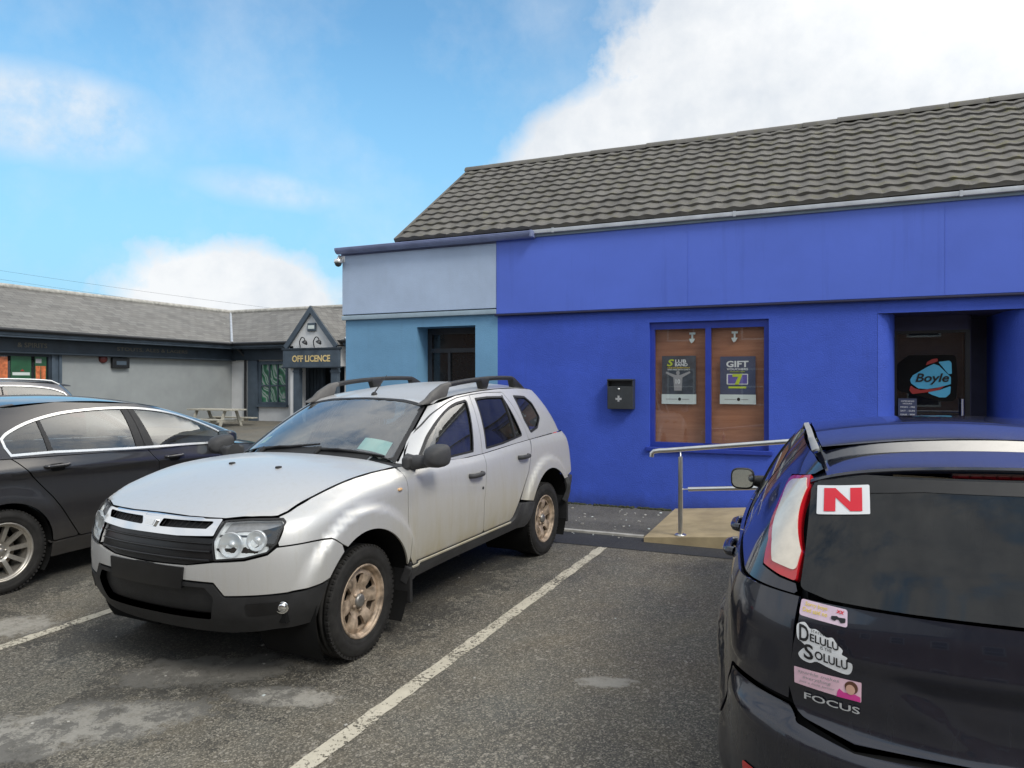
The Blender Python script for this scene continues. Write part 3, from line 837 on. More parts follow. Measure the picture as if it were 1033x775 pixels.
def disc_holes(r_out, holes, hfun, thick, res=.012):
    """pierced wheel disc in the xz plane, +y outwards"""
    outer = [(r_out * math.cos(2 * math.pi * i / 96), r_out * math.sin(2 * math.pi * i / 96)) for i in range(96)]
    P, T, loops = tri2d(outer, [dens(h, .008) for h in holes], res)
    V = np.stack([P[:, 0], np.array([hfun(p[0], p[1]) for p in P]), P[:, 1]], 1)
    mb = MB(); tri = []
    for t in T:
        a, b, c = V[t]; tri.append(tuple(t) if np.cross(b - a, c - a)[1] > 0 else (t[0], t[2], t[1]))
    mb.add(V, tri, None, 0, True)
    for l in loops:
        n = len(l); A = V[l]; B = A - np.array([0, thick, 0]) * 1.0
        B[:, [0, 2]] *= 1.0
        mb.add(np.concatenate([A, B]), [(i, (i + 1) % n, n + (i + 1) % n, n + i) for i in range(n)], None, 0, True)
    return mb

def sector(r0, r1, a, da0, da1, rad=.012):
    pts = [(r0 * math.cos(a - da0), r0 * math.sin(a - da0), rad * .6)] + [(r1 * math.cos(a + da1 * t), r1 * math.sin(a + da1 * t), rad if abs(t) == 1 else 0) for t in (-1, -.5, 0, .5, 1)] + [(r0 * math.cos(a + da0), r0 * math.sin(a + da0), rad * .6)]
    return fil(pts, 0, 5)

def tyre_mb(Rt, rr, w):
    h = w / 2
    prof = [(rr - .004, -h * .80), (rr + .006, -h * .93), (rr + .03, -h * 1.0), (rr + (Rt - rr) * .55, -h * 1.04), (Rt - .030, -h * .98), (Rt - .012, -h * .88), (Rt - .004, -h * .76)]
    for k in range(4):
        y0 = -h * .76 + (k + .5) * h * 1.52 / 4
        prof += [(Rt - .001, y0 - .006), (Rt - .011, y0 - .005), (Rt - .011, y0 + .005), (Rt - .001, y0 + .006)]
    prof += [(Rt - .004, h * .76), (Rt - .012, h * .88), (Rt - .020, h * .93), (Rt - .022, h * .955), (Rt - .030, h * .985), (rr + (Rt - rr) * .55, h * 1.04), (rr + .045, h * 1.025), (rr + .042, h * 1.005), (rr + .03, h * 1.0), (rr + .006, h * .93), (rr - .004, h * .80)]
    mb = MB().lathe(prof, 80)
    # shoulder blocks
    for i in range(64):
        a = 2 * math.pi * i / 64
        M = Matrix.Rotation(-a, 4, 'Y')
        for s in (-1, 1):
            mb.box((Rt - .020, s * h * .80 - .012, -.009), (Rt - .0015, s * h * .80 + .012, .009), mat=M @ Matrix.Rotation(s * .0, 4, 'X'))
    return mb

def wheel(car, x, y, Rt, w, style, steer=0, rot=0, z=None):
    side = 1 if y > 0 else -1
    z = Rt - .004 if z is None else z
    M = Matrix.Translation((x, y, z)) @ Matrix.Rotation(steer, 4, 'Z') @ (Matrix.Rotation(math.pi, 4, 'Z') if side < 0 else Matrix.Identity(4))
    hub = MB().lathe([(.0, -.01), (.135, -.01), (.135, .012), (.06, .012), (.06, .03), (.0, .03)], 40)
    o = part('wheel', hub, MT['steel'], car); o.matrix_local = M
    rr = {'suv': .212, 'saloon': .222, 'hatch': .212}[style]
    part('tyre', tyre_mb(Rt, rr, w), MT['rubber'], o)
    h = w / 2
    barrel = [(rr - .012, -h * .85), (rr - .03, -h * .4), (rr - .035, 0), (rr - .022, h * .60), (rr - .016, h * .78), (rr + .001, h * .85), (rr + .007, h * .92), (rr + .002, h * .97), (rr - .008, h * .94), (rr - .012, h * .80)]
    mb = MB().lathe(barrel, 80)
    if style == 'suv':
        holes = [sector(.096, .163, R(rot + 60 * k), R(11), R(14.5), .018) for k in range(6)]
        def hf(px, pz):
            r = math.hypot(px, pz); a = math.atan2(pz, px) - R(rot)
            spoke = .5 - .5 * math.cos(6 * a)
            base = np.interp(r, [0, .05, .065, .085, .12, .165, .19, .203], [.070, .070, .058, .060, .072, .076, .066, .066])
            return float(base + .010 * spoke * np.interp(r, [.06, .10, .15, .185], [0, 1, 1, 0]))
        mb.addm(disc_holes(.203, holes, hf, .022))
        part('hub_cap', MB().lathe([(0, .090), (.030, .089), (.040, .081), (.043, .068), (.044, .055)], 32), MT['cap_grey'], o)
        for k in range(5):
            a = R(rot + 72 * k + 20); mb.lathe([(0, .080), (.009, .079), (.011, .066)], 10, mat=Matrix.Translation((.055 * math.cos(a), 0, .055 * math.sin(a))))
        mat = MT['rim_bronze']
    else:
        n = 10 if style == 'saloon' else 5
        holes = []
        for k in range(n):
            a = R(rot + 360 / n * k)
            if n == 10: holes.append(sector(.078, .198, a, R(6), R(13.2), .012))
            else: holes.append(sector(.075, .19, a, R(14), R(25), .02))
        def hf(px, pz):
            r = math.hypot(px, pz)
            return float(np.interp(r, [0, .04, .06, .075, .13, .19, .205, .214], [.045, .045, .038, .052, .064, .074, .078, .080]))
        mb.addm(disc_holes(.214 if style == 'saloon' else .203, holes, hf, .03))
        mb.lathe([(0, .058), (.028, .057), (.033, .048)], 28)
        for k in range(5):
            a = R(rot + 72 * k + 18); mb.lathe([(0, .050), (.008, .049), (.010, .036)], 10, mat=Matrix.Translation((.052 * math.cos(a), 0, .052 * math.sin(a))))
        mat = MT['rim_alloy']
    rim = mb.build('rim', mat, o)
    return o

def well(mb, x, z, r, y0, y1):
    """dark liner over a wheel"""
    pts = arc(x, z, r, -35, 215, 36)
    for s in (1, -1):
        v = [(p[0], s * y0, p[1]) for p in pts] + [(p[0], s * y1, p[1]) for p in pts]; n = len(pts)
        mb.add(v, [(i, i + 1, n + i + 1, n + i) for i in range(n - 1)], None, 0, True)
        mb.add([(p[0], s * y0, p[1]) for p in pts], [tuple(range(n))])
    return mb

def seat_mb(x, y, w=.50, back=.60, tilt=14, zc=.52):
    mb = MB()
    mb.box((x - .26, y - w / 2, zc - .10), (x + .26, y + w / 2, zc + .05), bev=.05, seg=3)
    M = Matrix.Translation((x - .24, y, zc + .02)) @ Matrix.Rotation(R(-tilt), 4, 'Y')
    mb.box((-.07, -w / 2 + .02, 0), (.06, w / 2 - .02, back), bev=.05, seg=3, mat=M)
    return mb
def headrest_mb(x, y, back=.60, tilt=14, zc=.52):
    mb = MB(); M = Matrix.Translation((x - .24, y, zc + .02)) @ Matrix.Rotation(R(-tilt), 4, 'Y')
    mb.box((-.05, -.12, back + .06), (.05, .12, back + .22), bev=.04, seg=3, mat=M)
    mb.tube([M @ Vector((0, -.05, back - .02)), M @ Vector((0, -.05, back + .09))], .006, 6); mb.tube([M @ Vector((0, .05, back - .02)), M @ Vector((0, .05, back + .09))], .006, 6)
    return mb

def cabin(car, xd, xf, xr, zc=.52, wheel_y=-.36, back=.58, dash_z=.98, w=1.36):
    """dashboard, steering wheel, seats"""
    d = MB(); d.box((xd - .30, -w / 2, dash_z - .42), (xd + .22, w / 2, dash_z), bev=.07, seg=3)
    d.box((xd - .36, wheel_y - .17, dash_z - .06), (xd - .12, wheel_y + .17, dash_z + .05), bev=.05, seg=3)
    part('dashboard', d, MT['interior'], car)
    c = Matrix.Translation((xd - .52, wheel_y, dash_z - .05)) @ Matrix.Rotation(R(-66), 4, 'Y')
    s = MB(); s.tube([c @ Vector((.185 * math.cos(2 * math.pi * i / 32), .185 * math.sin(2 * math.pi * i / 32), 0)) for i in range(32)], .016, 8, closed=True)
    s.lathe([(0, .03), (.06, .025), (.07, -.03)], 20, axis='z', mat=c)
    for a in (0, 180, 270): s.tube([c @ Vector((.05 * math.cos(R(a + 90)), .05 * math.sin(R(a + 90)), 0)), c @ Vector((.18 * math.cos(R(a + 90)), .18 * math.sin(R(a + 90)), 0))], .014, 6)
    part('steering_wheel', s, MT['interior'], car)
    for y in (.36, -.36):
        o = part('front_seat', seat_mb(xf, y, .50, back, 14, zc), MT['seat'], car); part('headrest', headrest_mb(xf, y, back, 14, zc), MT['seat'], o)
    o = part('rear_seat', seat_mb(xr, 0, 1.25, back, 20, zc), MT['seat'], car)
    for y in (.36, -.36): part('headrest', headrest_mb(xr, y, back, 20, zc), MT['seat'], o)

def mirror_mb(y0, y1, x0, x1, z0, z1):
    """rounded door-mirror shell, glass towards -x"""
    mb = MB(); cx, cy, cz = (x0 + x1) / 2, (y0 + y1) / 2, (z0 + z1) / 2; hx, hy, hz = (x1 - x0) / 2, (y1 - y0) / 2, (z1 - z0) / 2
    rings = []; n = 28
    for t, k in ((0, .90), (.06, .97), (.25, 1.0), (.5, .97), (.72, .86), (.88, .64), (.97, .36), (1, .02)):
        x = x0 + (x1 - x0) * t
        rings.append([(x, cy + hy * k * np.sign(math.cos(a)) * abs(math.cos(a)) ** .62, cz + hz * k * np.sign(math.sin(a)) * abs(math.sin(a)) ** .62 - .012 * t) for a in [2 * math.pi * i / n for i in range(n)]])
    vs = [p for r in rings for p in r]; fs = []
    for i in range(len(rings) - 1):
        for k in range(n): fs.append((i * n + k, i * n + (k + 1) % n, (i + 1) * n + (k + 1) % n, (i + 1) * n + k))
    mb.add(vs, fs, None, 0, True)
    g = MB(); gl = [(x0 + .006, cy + hy * .86 * np.sign(math.cos(a)) * abs(math.cos(a)) ** .62, cz + hz * .84 * np.sign(math.sin(a)) * abs(math.sin(a)) ** .62) for a in [2 * math.pi * i / n for i in range(n)]]
    g.add(gl, [tuple(range(n))])
    return mb, g

def handle_mb(x, y, z, l=.20, out=.035, th=.030):
    """pull handle lying along x on a door at half width y"""
    mb = MB(); pts = [(x - l / 2, y - .004, z), (x - l / 2 + .02, y + out * .75, z + .002), (x, y + out, z + .003), (x + l / 2 - .02, y + out * .75, z + .002), (x + l / 2, y - .004, z)]
    q = crv([(p[0], p[1]) for p in pts], 5)
    mb.tube([(a, b, z) for a, b in q], th / 2, 8)
    return mb
# ------------------------------------------------------------------ the silver off-road car
def make_suv():
    L, G = suv_bucks()
    car = empty('parked_car', mat=M_SUV)
    tag(car, 'dusty silver off-road car with black roof rails, its front towards the viewer', 'car', 'cars parked in the car park')
    silver = MT['silver']; blk = MT['plastic']; worn = MT['plastic_worn']
    zf = lin([(.73, .865), (.4, .965), (.05, 1.045), (-.6, 1.075), (-1.3, 1.05), (-2.2, 1.085), (-3.3, 1.11)])
    wf5 = lin([(.8, .66), (.4, .738), (.05, .772), (-.3, .790), (-.5, .805), (-.8, .838), (-1.3, .85), (-2.4, .85), (-3.3, .83)])
    AF = (0, .35, .412); AR = (-2.69, .365, .435)
    W = WRAP(.33, .45, .47)
    # dark inner body behind the panel gaps
    inner = MB()
    side = [(.60, .33), (.60, .84), (.3, .96), (-.1, 1.0), (-.8, 1.03), (-2.2, 1.05), (-3.2, 1.06), (-3.2, .40)] + [(-3.12, .37)] + arc(*AR, 0, 0, 1)[:0]
    side = [(.60, .86), (.3, .96), (-.1, 1.01), (-.8, 1.03), (-2.2, 1.055), (-3.15, 1.07), (-3.15, .40)] + arc(AR[0], AR[1], AR[2] + .02, 180, 0) + [(-2.1, .34), (-.55, .34)] + arc(AF[0], AF[1], AF[2] + .02, 180, 0) + [(.60, .40)]
    s = panel(L, side, SIDE, gap=0, thick=0, res=.08, off=-.024, edge=.04)
    inner.addm(s).addm(s.mirror())
    inner.addm(panel(L, [(-1.06, .36), (1.06, .36), (1.06, .55), (.98, .68), (.75, .84), (-.75, .84), (-.98, .68), (-1.06, .55)], W, gap=0, thick=0, res=.08, off=-.035, edge=.05))
    inner.addm(panel(L, [(-.74, .40), (.74, .40), (.74, 1.05), (-.74, 1.05)], REAR(-3.3), gap=0, thick=0, res=.08, off=-.03, edge=.05))
    inner.box((-3.15, -.80, .36), (.55, .80, .42)); inner.box((-2.3, -.46, .28), (.3, .46, .37))
    inner.box((-.70, -.72, .42), (-.60, .72, .98))
    well(inner, AF[0], AF[1], AF[2] + .02, .46, .90); well(inner, AR[0], AR[1], AR[2] + .02, .46, .90)
    part('underbody', inner, MT['dark'], car)
    part('body', panel(G, [(-1.19, 0), (-1.18, .35), (-1.165, .55, .03), (-1.22, .60, .02), (-1.6, .61), (-2.2, .622), (-2.9, .605), (-3.05, .585, .05), (-3.08, .3), (-3.08, -.3), (-3.05, -.585, .05), (-2.9, -.605), (-2.2, -.622), (-1.6, -.61), (-1.22, -.60, .02), (-1.165, -.55, .03), (-1.18, -.35)], TOP, gap=.002, res=.06), silver, car)
    # bonnet
    fe = [tuple(float(q) for q in p_[:2]) for p_ in L.lift([(0.0, .914), (.12, .913), (.228, .911), (.36, .911), (.468, .911), (.596, .918), (.68, .918)], FRONT(.7))[0]]
    hh = fe + [(.506, .705)] + [(x, float(wf5(x)) - .002) for x in (.457, .333, .214, .03, -.09, -.2, -.33)] + [(-.445, .785, .02), (-.47, .55), (-.44, .3), (-.43, 0)]
    hood = panel(L, hh + [(a, -b) for a, b, *_ in hh[1:-1][::-1]], TOP, gap=.0025, res=.04, thick=.03)
    ho = part('bonnet', hood, silver, car)
    for wx, wy in ((.03, -.16), (.035, .25)):
        p, n = L.lift([(wx, wy)], TOP); c = p[0]
        part('washer_jet', MB().box(c - np.array([.018, .014, .003]), c + np.array([.018, .014, .011]), bev=.005), blk, ho)
    # wings
    arch_f = arc(AF[0], AF[1], AF[2], 165, 60)
    tz = lambda x, y: (x, float(L.lift([(x, y)], TOP)[0][0][2]))
    fen = [tz(.508, .709)] + [tz(x, float(wf5(x)) + .003) for x in (.457, .4, .3, .2, .1, .05, -.05, -.2, -.3, -.43)] + [(-.452, 1.04), (-.440, .90), (-.437, .80), (-.428, .62), (-.418, .50)] + arch_f + [(.252, .734), (.316, .779), (.413, .779), (.566, .771), (.566, .79), (.525, .865)]
    fen = [(float(a), float(b)) for a, b in fen]
    w_ = both('wing', panel(L, fen, SIDE, res=.03), silver, car)
    for o, s in zip(w_, (1, -1)):
        part('side_repeater', MB().box((-.375, s * .885, .938), (-.335, s * .908, .958), bev=.008), MT['amber'], o)
        lip = MB(); lp = arc(AF[0], AF[1], AF[2] - .004, 168, 42, 30)
        P, N = L.lift(lp, SIDE)
    # bumper
    def fr(x, y): return W.pol(x, y)
    top = [(0, .66), (.3, .668), (.466, .692, .01), (fr(.673, .628), .704), (fr(.608, .728), .731), (fr(.571, .760), .768), (fr(.413, .869), .776), (fr(.316, .910), .776), (fr(.25, .936), .731)]
    archs = [(W.side(p[0]), p[1]) for p in arc(AF[0], AF[1], AF[2], 55, 32, 10)]
    low = [(fr(.404, .917), .551), (fr(.542, .804), .524), (fr(.715, .527), .515, .02), (.475, .585, .02), (0, .594)]
    half = top + archs + low
    full = half + [(-p[0],) + tuple(p[1:]) for p in half[1:-1][::-1]]
    bp = part('front_bumper', panel(L, fil(full), W, res=.03, gap=.003), silver, car)
    lowb = [(0, .587), (.470, .578), (fr(.715, .527), .509), (fr(.542, .804), .518), (fr(.404, .917), .545)] + [(W.side(p[0]), p[1]) for p in arc(AF[0], AF[1], AF[2], 29.5, 3, 10)] + [(fr(.42, .87), .34), (fr(.572, .639), .305), (.5, .29), (0, .285)]
    hole = fil([(-.42, .555), (.42, .555), (.47, .50), (.42, .38), (-.42, .38), (-.47, .50)], .02)
    fogs = [fil([(sg * fr(.655, .61), .478), (sg * fr(.535, .80), .488), (sg * fr(.525, .81), .412), (sg * fr(.645, .62), .404)], .025) for sg in (1, -1)]
    lo = part('lower_bumper', panel(L, lowb + [(-a, b) for a, b in lowb[1:-1][::-1]], W, holes=[hole], res=.04, gap=.003, off=.004, thick=.04), MT['plastic'], car)
    part('lower_bumper', panel(L, fil([(-.45, .58), (.45, .58), (.52, .52), (.45, .39), (-.45, .39), (-.52, .52)], .02), W, res=.06, off=-.030, thick=0), MT['plastic'], car).name = 'intake_mesh'
    for sg in (1, -1):
        sur = panel(L, fogs[0] if sg > 0 else fogs[1], W, res=.03, gap=.004, off=.006, thick=.006); f = part('fog_lamp_surround', sur, MT['gloss_black'], car)
        P, N = L.lift([(sg * fr(.556, .780), .446)], W); q = Vector(N[0]).lerp(Vector((1, sg * .25, 0)), .35).normalized().to_track_quat('Y', 'Z').to_matrix().to_4x4()
        fm = Matrix.Translation(Vector(P[0]) + Vector(N[0]) * .004) @ q
        part('fog_lamp', MB().lathe([(0, .012), (.016, .010), (.024, .004), (.026, 0), (.031, .006), (.034, .004), (.036, -.012)], 24, mat=fm), MT['chrome'], f)
    # upper grille: bright surround with two slots, dark mesh below
    FP = FRONT(.7)
    sl = fil([(-.43, .893), (-.085, .892), (-.062, .850), (-.395, .856)], .012); sr = [(-a, b) for a, b in sl][::-1]
    chp = fil([(-.468, .908, .012), (-.228, .906), (0, .909), (.228, .906), (.468, .908, .012), (.452, .822, .012), (.22, .812), (0, .812), (-.22, .812), (-.452, .822, .012)])
    gr = part('grille', panel(L, chp, FP, holes=[sl, sr], res=.03, off=.010, thick=.035, hgap=0), MT['chrome'], car)
    emb = part('emblem', panel(L, fil([(-.055, .886), (.055, .886), (.040, .842), (-.040, .842)], .012), FP, res=.02, off=.020, thick=.012), MT['chrome'], gr)
    part('emblem_inlay', panel(L, fil([(-.042, .880), (.042, .880), (.030, .848), (-.030, .848)], .010), FP, res=.02, off=.0215, thick=0), MT['satin'], emb)
    mesh = MB()
    mesh.addm(panel(L, [(-.45, .90), (.45, .90), (.44, .82), (-.44, .82)], FP, res=.05, off=-.022, thick=0))
    for k in range(-10, 11):
        if abs(k) > 1:
            P, N = L.lift([(k * .042 + .010, .888), (k * .042 - .010, .857)], FP); mesh.tube([Vector(P[i]) + Vector((-.006, 0, 0)) for i in (0, 1)], .0035, 5)
    part('slot_mesh', mesh, blk, gr)
    gm = MB()
    gm.addm(panel(L, fil([(-.442, .818), (.442, .818), (.465, .697), (.30, .668), (0, .662), (-.30, .668), (-.465, .697)], .01), FP, res=.05, off=-.018, thick=.02))
    for z in (.700, .745, .788):
        pts = [(y, z) for y in np.linspace(-.440, .440, 24)]; P, N = L.lift(pts, FP); gm.tube([tuple(p + n * -.012) for p, n in zip(P, N)], .006, 6)
    part('lower_grille', gm, MT['gloss_black'], car)
    pl = panel(L, fil([(-.30, .662), (.30, .662), (.285, .540), (-.285, .540)], .01), FP, res=.05, off=.012, thick=.02)
    part('plate_holder', pl, MT['gloss_black'], car, 'black number plate holder without a plate')
    # head lamps
    hl = fil([(.472, .903, .01), (.596, .912), (.738, .910, .02), (.766, .890, .02), (.760, .785), (.728, .740), (.628, .713), (.474, .700, .01), (.445, .80)])
    for sg in (1, -1):
        q = [(sg * a, b) for a, b in hl]
        tub = MB(); tub.addm(panel(L, q, FP, res=.03, off=-.036, thick=0, gap=.004))
        # side walls of the lamp tub
        A, NA = L.lift(offs(dens(q, .02), .004), FP); n = len(A); Bk = A - NA * .036
        tub.add(np.concatenate([A, Bk]), [(i, (i + 1) % n, n + (i + 1) % n, n + i) for i in range(n)], None, 0, True)
        h = part('headlight', tub, MT['reflector'], car)
        for (yy, zz, rr_, dx) in ((.530, .778, .064, 0), (.652, .800, .052, -.045)):
            P, N = L.lift([(sg * yy, zz)], FP); c = Vector(P[0]) + Vector((-.040, 0, 0))
            Mx = Matrix.Translation(c) @ Vector((.93, sg * .30, .08)).normalized().to_track_quat('Y', 'Z').to_matrix().to_4x4()
            part('reflector_bowl', MB().lathe([(0, .010), (.012, .009), (.014, .002), (.03, .001), (rr_ * .8, .008), (rr_, .018), (rr_ + .003, .018), (rr_ + .003, .0)], 32, mat=Mx), MT['bowl'], h)
        up_ = fil([(sg * .500, .898, .01), (sg * .596, .905), (sg * .735, .903, .01), (sg * .755, .888, .01), (sg * .757, .850), (sg * .60, .862), (sg * .485, .850)])
        part('turn_lamp', panel(L, up_, FP, res=.03, gap=.0, off=-.028, thick=.006), MT['lamp_grey'], h)
        part('lens', panel(L, q, FP, res=.03, gap=.003, thick=.0), MT['lens'], h)
        tr, inn = ring(q, .009)
        part('lamp_trim', panel(L, tr, FP, holes=[inn], res=0, gap=.001, off=.002, thick=.01, hgap=0), MT['plastic'], h)
    # doors
    belt = lambda x: float(zf(x)) - .001
    fb = lambda x: float(zf(x)) - .004
    d1 = [(-.452, belt(-.452)), (-.7, belt(-.7)), (-1.0, belt(-1.0)), (-1.3, belt(-1.3)), (-1.535, belt(-1.53)), (-1.50, .88), (-1.452, .68), (-1.457, .54), (-1.475, .447, .03), (-1.0, .444), (-.46, .444, .02), (-.420, .50), (-.428, .62), (-.437, .80), (-.440, .90)]
    d2 = [(-1.535, belt(-1.53)), (-1.8, belt(-1.8)), (-2.1, belt(-2.1)), (-2.41, belt(-2.41)), (-2.345, .96), (-2.275, .82), (-2.165, .70), (-2.06, .57), (-1.975, .47, .02), (-1.93, .450, .02), (-1.475, .447, .03), (-1.457, .54), (-1.452, .68), (-1.50, .88)]
    w1 = crv([(-.705, 1.098), (-.82, 1.185), (-.93, 1.258), (-1.12, 1.356), (-1.33, 1.430), (-1.50, 1.467)], 5)[:-1] + fil([(-1.50, 1.467), (-1.618, 1.475, .02), (-1.412, 1.076, .02), (-1.05, 1.070), (-.72, 1.078, .015)])[1:]
    w2 = fil([(-1.742, 1.481, .02), (-1.95, 1.489), (-2.215, 1.482, .03), (-2.30, 1.130, .03), (-1.90, 1.092), (-1.607, 1.078, .015)])
    w3 = fil([(-2.425, 1.482, .025), (-2.67, 1.466, .04), (-2.765, 1.405, .04), (-2.805, 1.262, .04), (-2.665, 1.172, .05), (-2.487, 1.140, .03), (-2.425, 1.26, .03)])
    f1 = crv([(-.60, fb(-.6)), (-.70, 1.160), (-.82, 1.245), (-.95, 1.310), (-1.13, 1.394), (-1.33, 1.455), (-1.50, 1.491)], 5)[:-1] + [(-1.50, 1.491), (-1.695, 1.508), (-1.66, 1.43), (-1.535, fb(-1.535)), (-1.2, fb(-1.2)), (-.8, fb(-.8))]
    f2 = [(-1.695, 1.508), (-1.95, 1.520), (-2.255, 1.515, .04), (-2.325, 1.38), (-2.385, 1.20), (-2.41, fb(-2.41)), (-2.0, fb(-2.0)), (-1.535, fb(-1.535)), (-1.66, 1.43)]
    hxz = [(-1.335, .915), (-2.185, .962)]
    for lowp, fram, win, hz, tinted in ((d1, f1, w1, hxz[0], 'glass_side'), (d2, f2, w2, hxz[1], 'glass_dark')):
        mb = panel(L, fil(lowp), SIDE, res=.03); panel(G, fil(fram), SIDE, holes=[win], res=.03, mb=mb, hgap=.0, thick=.02)
        do = both('door', mb, silver, car)
        gl = panel(G, win, SIDE, res=.05, gap=.002, off=-.010, thick=0)
        tr, inn = ring(win, .016); se = panel(G, tr, SIDE, holes=[inn], res=0, off=.001, gap=.0, hgap=0, thick=.012)
        P, N = L.lift([hz], SIDE)
        hd = handle_mb(hz[0], P[0][1], hz[1], .19, .034, .036)
        cup = MB(); cup.addm(panel(L, fil([(hz[0] - .085, hz[1] + .022), (hz[0] + .085, hz[1] + .022), (hz[0] + .075, hz[1] - .035), (hz[0] - .075, hz[1] - .035)], .02), SIDE, res=.02, off=.0015, thick=0))
        for d, s in zip(do, (1, -1)):
            g_ = gl if s > 0 else gl.mirror(); part('window', g_, MT[tinted], d)
            part('window_seal', se if s > 0 else se.mirror(), blk, d)
            part('handle', hd if s > 0 else hd.mirror(), worn, d)
            if tinted == 'glass_side':
                if s > 0: part('lock', MB().lathe([(0, .004), (.010, .004), (.012, 0)], 16, mat=Matrix.Translation((-1.435, P[0][1] + .008, .80))), blk, d)
                m, mg = mirror_mb(.93, 1.075, -.70, -.515, 1.065, 1.215); 
                arm = MB(); arm.tube([(-.58, .80, 1.090), (-.585, .90, 1.092), (-.60, .97, 1.10)], [.062, .040, .036], 12); arm.box((-.68, .80, 1.055), (-.50, .862, 1.135), bev=.02, seg=3)
                m.addm(arm)
                mm = part('door_mirror', m if s > 0 else m.mirror(), worn, d); part('mirror_glass', mg if s > 0 else mg.mirror(), MT['mirror'], mm)
            else:
                bar = panel(G, [(-2.205, 1.49), (-2.228, 1.49), (-2.165, 1.10), (-2.140, 1.10)], SIDE, res=0, off=.0, gap=0, thick=.012)
                part('window_bar', bar if s > 0 else bar.mirror(), blk, d)
    # scrape on the front door
    sc_ = panel(L, fil([(-.955, .690), (-.963, .685), (-.905, .600), (-.898, .604)], .003), SIDE, res=0, gap=0, off=.001, thick=0)
    # upper body side, pillars
    wse = crv([(-.492, .745), (-.62, .704), (-.80, .666), (-1.0, .616), (-1.165, .570)], 5)
    pil = [(float(q[0]), float(q[2])) for q in G.lift(wse, TOP)[0]]
    redge = [(float(q[0]), float(q[2])) for q in G.lift([(-1.24, .606), (-1.5, .612), (-1.8, .617), (-2.2, .625), (-2.6, .618), (-2.9, .608), (-3.03, .59)], TOP)[0]]
    up = pil + redge + [(-3.07, 1.47), (-3.13, 1.40), (-3.20, 1.25), (-3.25, fb(-3.25)), (-2.8, fb(-2.8))]
    up = up + [(-2.41, fb(-2.41)), (-2.385, 1.20), (-2.325, 1.38), (-2.262, 1.505), (-2.235, 1.5155), (-1.95, 1.520), (-1.695, 1.508)] + crv([(-.60, fb(-.6)), (-.70, 1.160), (-.82, 1.245), (-.95, 1.310), (-1.13, 1.394), (-1.33, 1.455), (-1.50, 1.491)], 5)[::-1]
    full = pil + redge + [(-3.07, 1.47), (-3.13, 1.40), (-3.20, 1.25), (-3.25, fb(-3.25) + .004), (-2.8, fb(-2.8) + .004), (-2.0, fb(-2.0) + .004), (-1.3, fb(-1.3) + .004), (-.8, fb(-.8) + .004), (-.56, fb(-.56) + .03)]
    both('pillar_seal', panel(G, offs(dens(full, .03), .006), SIDE, holes=[offs(dens(q_, .02), -.006) for q_ in (w1, w2, w3)], res=.05, off=-.018, thick=0, gap=0), MT['dark'], car)
    both('side_panel', panel(G, up, SIDE, holes=[w3], res=.03, hgap=.003, thick=.02), silver, car)
    gl = panel(G, w3, SIDE, res=.05, gap=.001, off=-.008, thick=0); tr, inn = ring(w3, .018); se = panel(G, tr, SIDE, holes=[inn], res=0, off=.001, gap=.0, hgap=0, thick=.012)
    for a, b in zip(both('window', gl, MT['glass_side'], car), (1, -1)): part('window_seal', se if b > 0 else se.mirror(), blk, a)
    # rear quarter
    q = [(-2.41, belt(-2.41)), (-2.8, belt(-2.8)), (-3.20, belt(-3.2)), (-3.23, .78), (-3.14, .66)] + arc(AR[0], AR[1], AR[2], 42, 158) + [(-2.165, .62), (-2.08, .57), (-2.165, .70), (-2.275, .82), (-2.345, .96)]
    q = [(-2.415, belt(-2.41)), (-2.8, belt(-2.8)), (-3.20, belt(-3.2)), (-3.225, .80), (-3.15, .66, .02)] + arc(AR[0], AR[1], AR[2], 140, 24)[::-1] + arc(AR[0], AR[1], AR[2], 141, 154, 4) + [(-2.11, .566), (-2.165, .697), (-2.275, .82), (-2.345, .96)]
    q = [(-2.415, belt(-2.41)), (-2.345, .96), (-2.275, .82), (-2.168, .70), (-2.10, .60), (-2.245, .572)] + arc(AR[0], AR[1], AR[2], 27, 137) + [(-3.15, .67, .02), (-3.29, .70), (-3.30, belt(-3.28)), (-2.8, belt(-2.8))]
    both('rear_wing', panel(L, fil(q), SIDE, res=.03), silver, car)
    sill = [(-.412, .440), (-1.0, .440), (-1.93, .445), (-2.0, .47), (-2.085, .575), (-2.25, .567)] + arc(AR[0], AR[1], AR[2], 26, 2, 8) + [(-2.18, .345), (-1.9, .318), (-.6, .305), (-.42, .30)]
    si = both('sill', panel(L, sill, SIDE, res=.04, off=.020, thick=.05), MT['plastic_worn'], car)
    st = panel(L, [(-.43, .447), (-1.92, .452), (-1.92, .441), (-.43, .436)], SIDE, res=0, off=.024, gap=0, thick=.01)
    for a, s in zip(si, (1, -1)): part('sill_trim', st if s > 0 else st.mirror(), silver, a)
    for s in (1, -1):
        part('mud_flap', MB().box((-.452, s * .74, .20), (-.425, s * .925, .47), bev=.01), blk, car)
        part('mud_flap', MB().box((-3.165, s * .74, .22), (-3.13, s * .915, .60), bev=.01), blk, car)
    # rear end
    WR = WRAP(-2.98, .45, .47, False)
    rb = [(-W2, z) for W2, z in []]
    sd = lambda x: WR.side(x)
    rbm = [(-sd(-3.0) - .0, .66), (-.9, .66), (-.6, .62), (.6, .62), (.9, .66), (sd(-3.0) + .0, .66)]
    rbm = [(sd(-3.14), .655), (WR.pol(-3.40, .75), .655), (.62, .60), (0, .60), (-.62, .60), (-WR.pol(-3.40, .75), .655), (-sd(-3.14), .655), (-sd(-3.10), .42), (-.9, .40), (0, .40), (.9, .40), (sd(-3.10), .42)]
    part('rear_bumper', panel(L, rbm, WR, res=.05, off=.01, thick=.04), worn, car)
